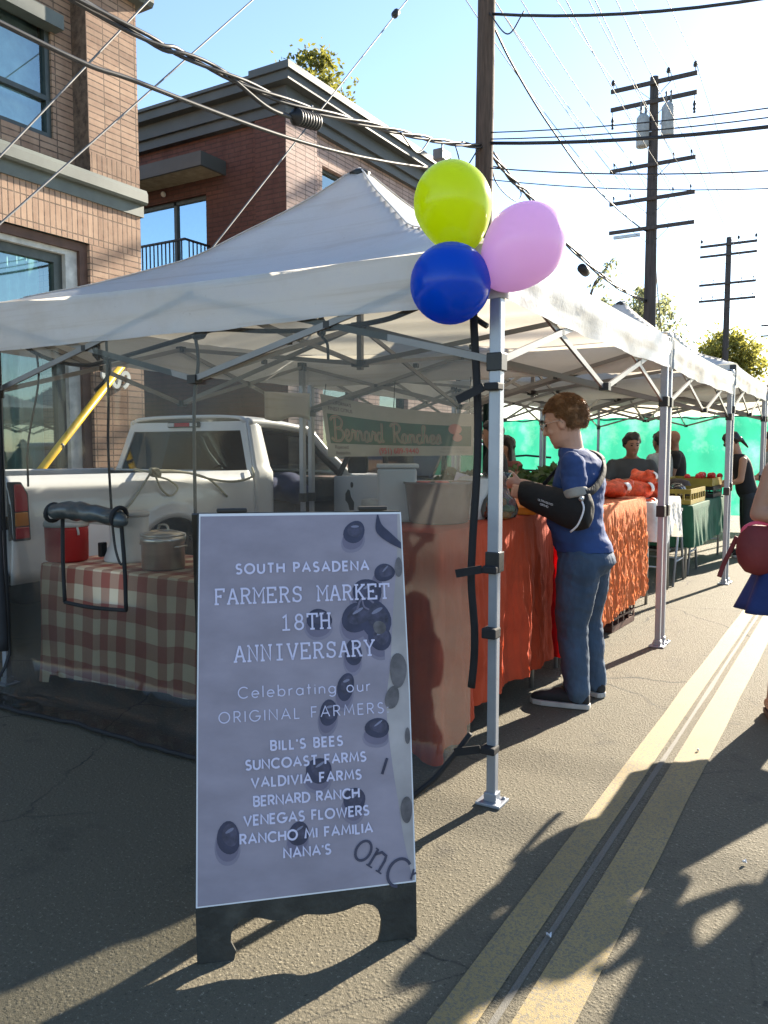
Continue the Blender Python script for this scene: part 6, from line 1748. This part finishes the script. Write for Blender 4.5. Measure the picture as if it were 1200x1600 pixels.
def add_hand(mb, wrist, d, side, s=1.0, curl=.6):
    """palm, four bent fingers and a thumb. d: pointing direction; side: thumb-side direction"""
    d = Vector(d).normalized(); side = (Vector(side) - d * Vector(side).dot(d)).normalized(); nrm = d.cross(side).normalized()
    wrist = Vector(wrist)
    mb.cap(wrist - d * .02 * s, wrist + d * .03 * s, .026 * s, .030 * s, 10)
    pc = wrist + d * .045 * s
    mb.loft([(pc - d * .03 * s, side * .028 * s, nrm * .017 * s), (pc, side * .038 * s, nrm * .017 * s), (pc + d * .035 * s, side * .040 * s, nrm * .014 * s), (pc + d * .045 * s, side * .034 * s, nrm * .010 * s)], 14)
    for k, (o, L) in enumerate(((.030, .070), (.010, .078), (-.010, .073), (-.030, .058))):
        p0 = pc + d * .036 * s + side * o * s
        c = curl * (1 + .08 * k)
        d1 = (d * cos(c * .6) + nrm * sin(c * .6)).normalized(); d2 = (d * cos(c * 1.5) + nrm * sin(c * 1.5)).normalized(); d3 = (d * cos(c * 2.2) + nrm * sin(c * 2.2)).normalized()
        p1 = p0 + d1 * L * .45 * s; p2 = p1 + d2 * L * .32 * s; p3 = p2 + d3 * L * .23 * s
        mb.chain([p0, p1, p2, p3], [.0095 * s, .0088 * s, .008 * s, .0072 * s], 8)
    t0 = wrist + d * .022 * s + side * .028 * s
    td = (d * .65 + side * .6 + nrm * .45).normalized()
    t1 = t0 + td * .038 * s; t2 = t1 + (td + d * .6).normalized() * .030 * s
    mb.chain([t0, t1, t2], [.012 * s, .0105 * s, .0085 * s], 8)

def add_head(mb, W, hc, hf, hl, hu, s=1.0):
    """head about hc; hf/hl/hu are the forward, left and up axes of the head"""
    def H(f, l, u): return hc + hf * f * s + hl * l * s + hu * u * s
    R3 = Matrix((hf, hl, hu)).transposed()
    q = R3.to_quaternion()
    mb.ell(H(-.012, 0, .03), (.098 * s, .077 * s, .098 * s), q, 20, 14)
    mb.loft([(H(.012, 0, -.120), hl * .022 * s, hf * .03 * s), (H(.022, 0, -.112), hl * .040 * s, hf * .05 * s), (H(.018, 0, -.085), hl * .056 * s, hf * .068 * s), (H(.012, 0, -.04), hl * .066 * s, hf * .080 * s), (H(.008, 0, .01), hl * .070 * s, hf * .086 * s), (H(0, 0, .05), hl * .068 * s, hf * .086 * s)], 20)
    mb.cap(H(.088, 0, .012), H(.106, 0, -.028), .009 * s, .013 * s, 8)
    mb.ell(H(.096, 0, -.032), (.014 * s, .017 * s, .009 * s), q, 10, 8)
    mb.cap(H(.076, -.014, -.066), H(.076, .014, -.066), .009 * s, None, 8)
    mb.cap(H(.070, -.04, .030), H(.070, .04, .030), .014 * s, None, 8)
    mb.ell(H(.062, 0, -.105), (.02 * s, .02 * s, .016 * s), q, 10, 8)
    for sd in (-1, 1):
        mb.ell(H(-.005, sd * .076, -.005), (.022 * s, .009 * s, .034 * s), q, 10, 8)
        mb.ell(H(-.004, sd * .080, -.022), (.014 * s, .008 * s, .014 * s), q, 10, 8)
        mb.ell(H(.062, sd * .040, -.03), (.022 * s, .02 * s, .02 * s), q, 10, 8)
    return H, q

def person(label, O, phi, P):
    W, fd, ld = frame_fn(O, phi)
    s = P.get('scale', 1.0)
    vox = P.get('vox', .016)
    t = thing('person', label, 'person', (O[0], O[1], O[2]), P.get('group'))
    skin = P['skin']
    T = P['torso']                    # (f, z, half depth, half width[, l])
    def sec(q, g): return (W(q[0], q[4] if len(q) > 4 else 0, q[1]), ld * (q[3] + g), fd * (q[2] + g))
    hp = P['head']                    # f, l, z, yaw, pitch
    yw, pt = hp[3], hp[4]
    hf = (fd * cos(yw) + ld * sin(yw)); hl = (ld * cos(yw) - fd * sin(yw)); hu = Vector((0, 0, 1))
    hf2 = hf * cos(pt) - hu * sin(pt); hu2 = hu * cos(pt) + hf * sin(pt)
    hc = W(hp[0], hp[1], hp[2]); hs = P.get('head_s', 1.0)
    b = MB()
    b.loft([sec(q, -.014) for q in T], 24)
    nk = T[-1]
    b.cap(W(nk[0], 0, nk[1] - .03), hc - hu2 * .05 * hs - hf2 * .02, .058 * hs, .054 * hs, 14)
    H, hq = add_head(b, W, hc, hf2, hl, hu2, hs)
    for arm in P['arms']:
        sh, el, wr = [W(*q) for q in arm['j']]
        b.chain([sh, el], [.052, .041], 12); b.chain([el, wr], [.041, .028], 12)
        hd = W(*arm['hand']) - wr
        add_hand(b, wr, hd, W(*arm['thumb']) - W(0, 0, 0), arm.get('s', 1.0), arm.get('curl', .6))
    for lg in P['legs']:
        hip, kn, an = [W(*q) for q in lg['j']]
        b.chain([hip, kn], [.085, .055], 14); b.chain([kn, kn.lerp(an, .35), an], [.052, .056, .036], 12)
        toe = W(*lg['toe'])
        b.chain([an - Vector((0, 0, .02)), an.lerp(toe, .5) - Vector((0, 0, .0)), toe], [.035, .032, .022], 10)
    b.build('body', skin, t, remesh=vox * .55 if vox < .012 else vox, smooth_it=3)
    # eyes, brows and mouth
    if P.get('face', True):
        for sd in (-1, 1):
            e = MB(); e.ell(H(.083, sd * .031, .010), (.008 * hs, .013 * hs, .007 * hs), hq, 10, 8); e.build('eye', M['eye'], t)
            e = MB(); e.cap(H(.088, sd * .018, .030), H(.082, sd * .045, .030), .0045 * hs, .0035 * hs, 6); e.build('eyebrow', P['hair'], t)
        e = MB(); e.tube([H(.082, l, -.066 - .002 * abs(l) * 50) for l in (-.022, -.01, 0, .01, .022)], [.003, .006, .0065, .006, .003], 8); e.build('mouth', M['lip'], t)
    # upper clothing
    top = P['top']
    b = MB()
    z0, z1 = top['z']
    st = []
    for i in range(len(T)):
        if z0 <= T[i][1] <= z1: st.append(sec(T[i], top.get('g', .006)))
    b.loft(st, 28)
    if top.get('sleeve'):
        for arm in P['arms']:
            sh, el, wr = [W(*q) for q in arm['j']]
            k = top['sleeve']
            if k <= 1: b.chain([sh, sh.lerp(el, k)], [.070, .062], 14)
            else: b.chain([sh, el, el.lerp(wr, k - 1)], [.070, .056, .045], 14)
    for ex in top.get('extra', []): b.ell(W(*ex[0]), ex[1])
    o = b.build(top.get('name', 'shirt'), top['m'], t, remesh=vox, smooth_it=3)
    if top.get('wrinkle'):
        wr_ = top['wrinkle']
        for v in o.data.vertices:
            p = v.co
            v.co = p + v.normal * wr_ * fbm((p.x * 5, p.y * 5, p.z * 14), 1.0, 3)
    # lower clothing
    bt = P['bottom']
    b = MB()
    if bt['kind'] == 'skirt':
        secs = []
        zt_, zb_ = bt['z']
        n = 12
        for i in range(n + 1):
            k = i / n; z = zt_ + (zb_ - zt_) * k
            secs.append((W(bt.get('f', 0), 0, z), ld * (bt['w0'] + (bt['w1'] - bt['w0']) * k), fd * (bt['d0'] + (bt['d1'] - bt['d0']) * k)))
        b.loft(secs, 64)
        nn = 64
        for i in range(n + 1):
            for k in range(nn):
                c = secs[i][0]; p = b.v[i * nn + k]; b.v[i * nn + k] = c + (p - c) * (1 + .07 * (i / n) * sin(k * 2 * pi / nn * 9 + i * .1))
        b.build('skirt', bt['m'], t)
    else:
        hips = [q for q in T if q[1] <= bt['waist']]
        b.loft([sec(q, bt.get('g', .004)) for q in hips], 24)
        for lg in P['legs']:
            hip, kn, an = [W(*q) for q in lg['j']]
            kk = bt.get('len', 1.0); r = bt['r']
            if kk >= 1: b.chain([hip, hip.lerp(kn, .5), kn, kn.lerp(an, .5), an], [r[0], r[0] * .93, r[1], r[1] * .92, r[2]], 16)
            else: b.chain([hip, hip.lerp(kn, kk)], [r[0], r[1]], 16)
        o = b.build(bt['kind'], bt['m'], t, remesh=vox, smooth_it=3)
        if bt.get('wrinkle'):
            for v in o.data.vertices:
                p = v.co; v.co = p + v.normal * bt['wrinkle'] * (fbm((p.x * 7, p.y * 7, p.z * 11), 1.0, 4) + .8 * (.4 - abs(noise.noise(Vector((p.x * 6, p.y * 6 + 5, p.z * 20 + p.x * 14))))))
    # shoes
    for lg in P['legs']:
        an, toe = W(*lg['j'][2]), W(*lg['toe'])
        fdr = (toe - an); fdr.z = 0; L = fdr.length; fdr.normalize(); sd = Vector((-fdr.y, fdr.x, 0))
        heel = Vector((an.x, an.y, 0)) - fdr * .065
        tot = L + .065 + .05
        sec_s = []
        for k, (q, w, h) in enumerate(((0, .026, .030), (.06, .036, .036), (.25, .038, .038), (.55, .045, .040), (.8, .047, .032), (.95, .034, .022), (1.0, .016, .014))):
            sec_s.append((heel + fdr * tot * q + Vector((0, 0, .022 + h)), sd * w, Vector((0, 0, h))))
        b = MB(); b.loft(sec_s, 16)
        if P.get('shoe_high', True): b.cap(Vector((an.x, an.y, .05)), Vector((an.x, an.y, .085)) - fdr * .01, .042, .040, 12)
        sh_ = b.build('shoe', P['shoe'], t, remesh=.010, smooth_it=2)
        b = MB(); out = []
        for k, (q, w) in enumerate(((-.01, .018), (.03, .034), (.25, .040), (.55, .048), (.8, .050), (.95, .037), (1.015, .012))): out.append((tot * q, w))
        poly = [(x, w) for x, w in out] + [(x, -w) for x, w in reversed(out)]
        b.prism(poly, heel + Vector((0, 0, .004)), fdr, sd, 0, .028); b.build('sole', P.get('sole', M['sole']), sh_, bevel=.004)
    # hair
    kind = P.get('hairkind', 'short')
    rr = random.Random(P.get('seed', 1))
    if kind != 'bald':
        b = MB()
        cnt = P.get('hairn', 170)
        for i in range(cnt):
            zz = 1 - 2 * (i + .5) / cnt; a = i * 2.399963
            r = sqrt(1 - zz * zz); d = Vector((r * cos(a), r * sin(a), zz))
            if d.x > .25 and d.z < .50: continue
            if d.x > -.1 and d.z < .0: continue
            if d.z < P.get('hairlow', -.62): continue
            k = rr.uniform(.92, 1.05) * P.get('hairvol', 1.0)
            p = H(-.020 + d.x * .098 * k, d.y * .080 * k, .030 + d.z * .100 * k)
            b.ell(p, [rr.uniform(.020, .032) * hs * P.get('blob', 1.0)] * 3, n=8, m=6)
        b.ell(H(-.02, 0, .04), (.097 * hs, .080 * hs, .095 * hs), hq, 16, 12)
        if kind in ('long', 'tied'):
            for i in range(26):
                a = rr.uniform(-1, 1)
                p0 = H(-.09 + .05 * abs(a), a * .085, rr.uniform(-.02, .03)); 
                if kind == 'long': p1 = H(-.085 + .09 * abs(a), a * .105, -.20 - rr.uniform(0, .12))
                else: p1 = H(-.12, a * .02, -.04)
                b.cap(p0, p1, .024 * hs, .018 * hs, 8)
            if kind == 'tied':
                b.cap(H(-.12, 0, -.02), H(-.14, 0, -.16), .03 * hs, .015 * hs, 8)
        b.build('hair', P['hair'], t, remesh=P.get('hvox', .014), smooth_it=1)
        if P.get('strands'):
            b = MB()
            for i in range(P['strands']):
                zz = rr.uniform(-.6, 1); a = rr.uniform(0, 2 * pi); r = sqrt(1 - zz * zz); d = Vector((r * cos(a), r * sin(a), zz))
                if (d.x > .25 and d.z < .45) or (d.x > -.1 and d.z < 0): continue
                vol = P.get('hairvol', 1.0) * 1.10
                p = H(-.02 + d.x * .105 * vol, d.y * .088 * vol, .03 + d.z * .108 * vol)
                nrm = (p - H(-.02, 0, .03)).normalized()
                tv = (hl * rr.uniform(-.6, .6) + hf2 * rr.uniform(-1.0, .3) - hu2 * rr.uniform(.2, 1.2))
                tv = (tv - nrm * tv.dot(nrm)).normalized()
                L = rr.uniform(.015, .036)
                b.tube([p - nrm * .006, p + nrm * .006 + tv * L * .4, p + nrm * (.004 + rr.uniform(0, .008)) + tv * L], [.0014, .0012, .0003], 4, caps=False)
            tag(b.build('hair_strands', P['hair'], t), kind='stuff')
    return t, W, H, hf2, hl, hu2, hq

# ---- the shopper with the sling
TOR = [(-.03, .74, .11, .15), (-.035, .80, .146, .174), (-.02, .86, .146, .172), (.015, .94, .142, .168), (.03, 1.0, .146, .168), (.03, 1.08, .140, .166), (.024, 1.16, .132, .172), (.015, 1.24, .126, .182), (.008, 1.30, .116, .19), (.01, 1.35, .105, .185), (.03, 1.39, .085, .14), (.05, 1.42, .066, .085), (.06, 1.445, .055, .065)]
shop = dict(vox=.010, skin=M['skin'], torso=TOR, head=(.105, .02, 1.565, .12, .28), head_s=1.08,
    arms=[dict(j=[(.0, .185, 1.335), (-.055, .225, 1.09), (.25, .185, 1.175)], hand=(.40, .15, 1.20), thumb=(0, -.3, 1), curl=.75),
          dict(j=[(.0, -.185, 1.335), (.11, -.235, 1.13), (.36, .0, 1.225)], hand=(.46, .08, 1.23), thumb=(0, .6, .8), curl=.8)],
    legs=[dict(j=[(-.02, .085, .80), (.015, .095, .46), (-.03, .105, .085)], toe=(.175, .135, .035)),
          dict(j=[(-.03, -.085, .80), (.005, -.13, .46), (-.045, -.165, .085)], toe=(.12, -.25, .035))],
    top=dict(z=(.86, 1.43), g=.008, sleeve=.55, m=M['blueshirt'], name='t_shirt', wrinkle=.014),
    bottom=dict(kind='jeans', waist=.93, r=(.118, .086, .066), m=M['denim'], g=.004, wrinkle=.008),
    shoe=M['shoe'], hair=M['hair_brown'], hairvol=.95, blob=.85, hairn=420, hvox=.007, strands=7000, seed=4)
sp_, W, H, hf, hl, hu, hq = person('person in royal blue t-shirt and jeans with a black arm sling at the orange tables', (-1.335, 4.345, 0), pi, shop)
fdS, ldS = Vector((-1, 0, 0)), Vector((0, -1, 0))
# sling pouch round the forearm, its strap over the back
b = MB()
b.loft([(W(-.125, .215, 1.10), ldS * .03, Vector((0, 0, .05))), (W(-.11, .22, 1.10), ldS * .058, Vector((-.0, 0, .092))), (W(-.04, .215, 1.095), ldS * .066, Vector((0, 0, .112))), (W(.06, .205, 1.115), ldS * .062, Vector((0, 0, .098))), (W(.14, .197, 1.14), ldS * .060, Vector((0, 0, .085))), (W(.225, .188, 1.165), ldS * .054, Vector((0, 0, .080))), (W(.275, .180, 1.178), ldS * .050, Vector((0, 0, .070))), (W(.29, .178, 1.18), ldS * .044, Vector((0, 0, .064)))], 24)
sl = b.build('sling_pouch', M['sling'], sp_, remesh=.009, smooth_it=3)
for v in sl.data.vertices: v.co = v.co + v.normal * .006 * fbm(v.co * 9, 1, 3)
def strap(pts, w, m, name, side):
    b = MB(); P_ = smooth_path(pts, 8)
    for i in range(len(P_) - 1): pass
    vs = []
    for i, p in enumerate(P_):
        d = (P_[min(i + 1, len(P_) - 1)] - P_[max(i - 1, 0)]).normalized(); sd = d.cross(side(i / (len(P_) - 1))).normalized() * w / 2
        vs += [p - sd, p + sd]
    b.add(vs, [(2 * i, 2 * i + 1, 2 * i + 3, 2 * i + 2) for i in range(len(P_) - 1)], 0, True)
    return b.build(name, m, sp_, solid=.004)
strap([W(-.095, .235, 1.19), W(-.115, .17, 1.21), W(-.125, .06, 1.27), W(-.113, -.02, 1.335), W(-.072, -.06, 1.39), W(.0, -.085, 1.415), W(.08, -.07, 1.39), W(.15, 0, 1.30), W(.19, .1, 1.22)], .042, M['sling'], 'sling_strap', lambda t: (Vector((1, -.3, .2)) if t < .5 else Vector((-1, 0, .3))) if t < .45 or t > .7 else Vector((0, 0, 1)))
b = MB(); b.tube(smooth_path([W(-.085, .285, 1.16), W(-.10, .292, 1.11), W(-.07, .29, 1.03), W(-.03, .285, .99)], 5), .005, 6); b.build('cord_end', M['paper'], sp_)
b = MB(); b.ell(W(-.085, .287, 1.165), (.014, .012, .014)); b.build('toggle', M['steel'], sp_)
b = MB(); sh, el = W(.0, .185, 1.335), W(-.055, .225, 1.09)
ax_ = (el - sh).normalized(); u_ = ax_.cross(Vector((1, 0, 0))).normalized(); w_ = ax_.cross(u_)
b.loft([(sh.lerp(el, k_), u_ * r_, w_ * r_) for k_, r_ in ((.50, .058), (.52, .0665), (.56, .069), (.66, .068), (.70, .065), (.715, .056))], 20); b.build('rolled_cuff', mat('pale_grey_cuff', (.27, .255, .23), .9, bmp=.5, bscale=40), sp_, remesh=.008, smooth_it=2)
def sling_tf(u, v, z): return W(.160 - u, .264 - .10 * (.1 - u) + z, 1.135 + v - u * .30)
b = MB(); sans_line(b, 'ULTRASLING', -.0, .085, .012, .010, .0017, sling_tf); b.build('lettering', M['paper'], sp_)
b = MB(); sans_line(b, 'ORTHO', .012, .058, -.008, .010, .0017, sling_tf); b.build('lettering', M['paper'], sp_)
# glasses
M['wire_glasses'] = mat('silver_glasses', (.55, .53, .5), .2, 1.0)
gl = MB()
for sd in (-1, 1):
    gl.tube([H(.108, sd * (.034 + .024 * cos(a)), .008 + .019 * sin(a)) for a in [2 * pi * i / 20 for i in range(20)]], .0018, 6, closed=True)
    gl.tube([H(.106, sd * .058, .014), H(.085, sd * .075, .015), H(.0, sd * .084, .012), H(-.012, sd * .083, -.006)], .002, 6)
gl.tube([H(.110, -.010, .012), H(.113, 0, .014), H(.110, .010, .012)], .0018, 6)
gf = gl.build('glasses', M['wire_glasses'], sp_)
for sd in (-1, 1):
    q = MB(); q.add([H(.107, sd * (.034 + .023 * cos(a)), .008 + .018 * sin(a)) for a in [2 * pi * i / 20 for i in range(20)]], [tuple(range(20))]); q.build('lens', M['glass'], gf)
# ---- woman at the right edge
TW_ = [(0, .86, .10, .145), (0, .92, .12, .165), (0, .98, .115, .155), (0, 1.06, .105, .14), (0, 1.14, .11, .145), (0, 1.22, .115, .16), (0, 1.30, .105, .17), (0, 1.35, .085, .155), (.005, 1.385, .06, .10), (.01, 1.41, .05, .06)]
phi = radians(-59)
M['navy'] = mat('navy_skirt_cloth', (0.012, 0.03, 0.13), .8, var=.15, bmp=.4, bscale=24)
M['bluetop'] = mat('blue_top', (.06, .12, .25), .8, bmp=.4, bscale=30)
wom = dict(vox=.014, skin=M['skin2'], torso=TW_, head=(.03, 0, 1.53, .3, .1), head_s=1.0,
    arms=[dict(j=[(.0, .185, 1.30), (.02, .245, 1.03), (.24, .12, 1.10)], hand=(.3, .05, 1.12), thumb=(0, 0, 1)),
          dict(j=[(.0, -.195, 1.31), (-.02, -.262, 1.075), (.20, -.10, 1.055)], hand=(.27, -.02, 1.05), thumb=(0, 0, 1))],
    legs=[dict(j=[(0, .08, .84), (-.05, .09, .46), (-.16, .09, .085)], toe=(.03, .10, .03)), dict(j=[(0, -.08, .84), (.05, -.12, .46), (.03, -.165, .075)], toe=(.19, -.195, .025))],
    top=dict(z=(.90, 1.33), g=.006, m=M['bluetop'], name='sleeveless_top', wrinkle=.006), bottom=dict(kind='skirt', z=(1.0, .565), w0=.165, w1=.34, d0=.13, d1=.26, m=M['navy']),
    shoe=M['skin2'], sole=M['wood_dark'], shoe_high=False, hair=M['hair_dark'], hairkind='long', seed=12)
wo, W2, H2, *_r = person('person in a navy flared skirt carrying a maroon bag at the right edge', (-.245, 4.755, 0), phi, wom)
M['maroon'] = mat('maroon_bag_cloth', (.16, .022, .022), .7, var=.2, bmp=.5, bscale=18)
mb_ = thing('shoulder_bag', 'rounded maroon bag with a pink strap hanging from the bent arm', 'bag', W2(-.0, -.33, .8))
fb2, lb2 = Vector((cos(phi), sin(phi), 0)), Vector((-sin(phi), cos(phi), 0))
b = MB()
b.loft([(W2(.02, -.245, z), lb2 * w, fb2 * d) for z, w, d in ((.760, .04, .03), (.775, .085, .055), (.82, .125, .075), (.88, .14, .085), (.94, .135, .08), (.99, .115, .06), (1.02, .10, .04))], 28)
b.v = [p + Vector((.006 * fbm(p * 8, 1, 3), .006 * fbm(p * 8 + Vector((3, 0, 0)), 1, 3), 0)) for p in b.v]; b.build('bag_body', M['maroon'], mb_)
b = MB(); b.tube(smooth_path([W2(.02, -.36, .985), W2(.03, -.345, 1.015), W2(.03, -.30, 1.035), W2(.03, -.24, 1.03), W2(.02, -.15, 1.01)], 6), .006, 8, flat=1.6); b.build('piping', mat('pink_piping', (.75, .08, .14), .5), mb_)
b = MB(); b.tube(smooth_path([W2(.0, -.375, .96), W2(-.02, -.40, .88), W2(-.03, -.43, .80), W2(-.03, -.45, .74)], 6), .012, 8, flat=.5); b.build('strap_end', M['maroon'], mb_)

# ---- the people by the stalls further along
def simple(label, O, phi, h, skin, topm, botm, hair, hk, arms, head=(.03, 0, 0, 0), sleeve=.55, lean=0.0, seed=1, width=1.0, topname='t_shirt', zlow=.86, bald=False):
    k = h / 1.70
    T = [(lean * (z - .8) * 1.0 + f, z * k, d, w * width) for f, z, d, w in ((0, .80, .10, .14), (0, .86, .125, .165), (0, .93, .13, .168), (0, 1.02, .12, .155), (0, 1.12, .115, .155), (0, 1.22, .12, .175), (0, 1.32, .11, .185), (.0, 1.38, .085, .165), (.01, 1.42, .06, .10), (.015, 1.45, .05, .06))]
    ln = lambda z: lean * (z - .8)
    aa = []
    for a in arms:
        j = [(p[0] + ln(p[2]) * (1 if i == 0 else .8), p[1], p[2] * k) for i, p in enumerate(a[:3])]
        aa.append(dict(j=j, hand=(a[3][0] + ln(a[3][2]) * .8, a[3][1], a[3][2] * k), thumb=(0, 0, 1), curl=.5))
    P = dict(vox=.018, skin=skin, torso=T, head=(head[0] + ln(1.6), head[1], 1.575 * k, head[2], head[3]), arms=aa,
        legs=[dict(j=[(0, .085, .82 * k), (.01, .09, .46 * k), (-.02, .10, .085)], toe=(.15, .11, .035)), dict(j=[(0, -.085, .82 * k), (.01, -.09, .46 * k), (-.02, -.10, .085)], toe=(.15, -.11, .035))],
        top=dict(z=(zlow * k, 1.425 * k), g=.008, sleeve=sleeve, m=topm, name=topname), bottom=dict(kind='trousers', waist=.94 * k, r=(.098, .075, .06), m=botm),
        shoe=M['shoe'], hair=hair, hairkind=hk, seed=seed, hairn=120)
    return person(label, O, phi, P)
M['blackshirt'] = mat('black_cotton', (.014, .014, .016), .85, bmp=.4, bscale=20)
M['greyshirt'] = mat('charcoal_cotton', (.05, .055, .06), .85, bmp=.4, bscale=20)
M['palegrey'] = mat('pale_grey_cotton', (.30, .32, .32), .85, bmp=.4, bscale=20)
M['pinktop'] = mat('dusty_red_top', (.22, .08, .07), .85, bmp=.4, bscale=20)
M['darktrouser'] = mat('dark_trousers', (.025, .028, .034), .85, bmp=.4, bscale=20)
AR = lambda f, z, s=1: [[(.0, .19, 1.34), (.06, .24, 1.08), (f, .13, z), (f + .1, .1, z)], [(.0, -.19, 1.34), (.06, -.24, 1.08), (f, -.13, z), (f + .1, -.1, z)]]
simple('person with long dark hair and red top behind the leafy greens', (-3.62, 8.93, 0), radians(-125), 1.55, M['skin2'], M['pinktop'], M['darktrouser'], M['hair_dark'], 'long', AR(.28, 1.0), (.03, 0, -.3, .2), .15, .05, 2)
simple('person in black with long dark hair just right of the front pole', (-3.22, 7.42 + .2, 0), radians(-160), 1.70, M['skin2'], M['blackshirt'], M['darktrouser'], M['hair_dark'], 'long', AR(.24, 1.02), (.03, 0, 0, .1), .5, .05, 3)
simple('person in dark grey shirt leaning on folded arms by the doubled poles', (-2.25, 9.55 - .45, 0), radians(-70), 1.58, M['skin3'], M['greyshirt'], M['darktrouser'], M['hair_dark'], 'short', [[(.0, .2, 1.34), (.12, .29, 1.10), (.26, .02, 1.13), (.24, -.1, 1.14)], [(.0, -.2, 1.34), (.12, -.29, 1.10), (.28, -.02, 1.17), (.26, .1, 1.18)]], (.04, 0, .2, .15), .6, .08, 4, 1.2)
simple('person in pale grey shirt partly hidden behind the bald man', (-2.42, 11.55, 0), radians(150), 1.64, M['skin3'], M['palegrey'], M['darktrouser'], M['hair_dark'], 'short', AR(.22, 1.05), (.03, 0, 0, .15), .6, .05, 5, 1.1)
simple('bald person in black t-shirt facing left before the green mesh', (-2.27, 11.9, 0), radians(190), 1.68, M['skin3'], M['blackshirt'], M['darktrouser'], M['hair_dark'], 'bald', AR(.24, .98), (.04, 0, 0, .2), .55, .06, 6, 1.1)
f_, WF, HF, a1, a2, a3, qf = simple('person in black tank top and sunglasses bending over the yellow crates', (-1.30, 11.5, 0), radians(198), 1.63, M['skin2'], M['blackshirt'], M['darktrouser'], M['hair_dark'], 'tied', [[(.0, .17, 1.33), (.10, .2, 1.06), (.34, .14, .98), (.44, .12, .95)], [(.0, -.17, 1.33), (.12, -.2, 1.06), (.36, -.10, .99), (.46, -.08, .96)]], (.06, 0, 0, .55), 0, .22, 7, .92, 'tank_top')
b = MB()
for sd in (-1, 1): b.ell(HF(.092, sd * .032, .010), (.010, .026, .019), qf, 12, 8)
b.tube([HF(.09, -.06, .014), HF(.0, -.083, .014)], .003, 6); b.tube([HF(.09, .06, .014), HF(.0, .083, .014)], .003, 6); b.build('sunglasses', M['black'], f_, )
simple('person in a grey dress at the right end of the green mesh', (-1.22, 13.4, 0), radians(200), 1.66, M['skin2'], M['palegrey'], M['palegrey'], M['hair_dark'], 'short', AR(.2, 1.0), (.03, 0, 0, .1), .4, .03, 8, .95)
# two unseen people added outside the right edge to cast shadows across the lines
simple('unseen added person in dark clothes beside the woman with the maroon bag', (.36, 4.98, 0), radians(-70), 1.72, M['skin2'], M['greyshirt'], M['darktrouser'], M['hair_dark'], 'short', [[(.0, .2, 1.36), (.0, .30, 1.10), (.16, .26, .95), (.22, .25, .92)], [(.0, -.2, 1.36), (-.02, -.30, 1.10), (.14, -.30, .93), (.2, -.30, .9)]], (.03, 0, 0, 0), .6, 0, 9)
simple('unseen added person in pale shirt casting a shadow from the right', (1.35, 5.15, 0), radians(-80), 1.66, M['skin2'], M['palegrey'], M['darktrouser'], M['hair_dark'], 'long', [[(.0, .19, 1.34), (.0, .25, 1.08), (.05, .27, .88), (.06, .27, .82)], [(.0, -.19, 1.34), (.0, -.25, 1.08), (.05, -.27, .88), (.06, -.27, .82)]], (.03, 0, 0, 0), .6, 0, 10)
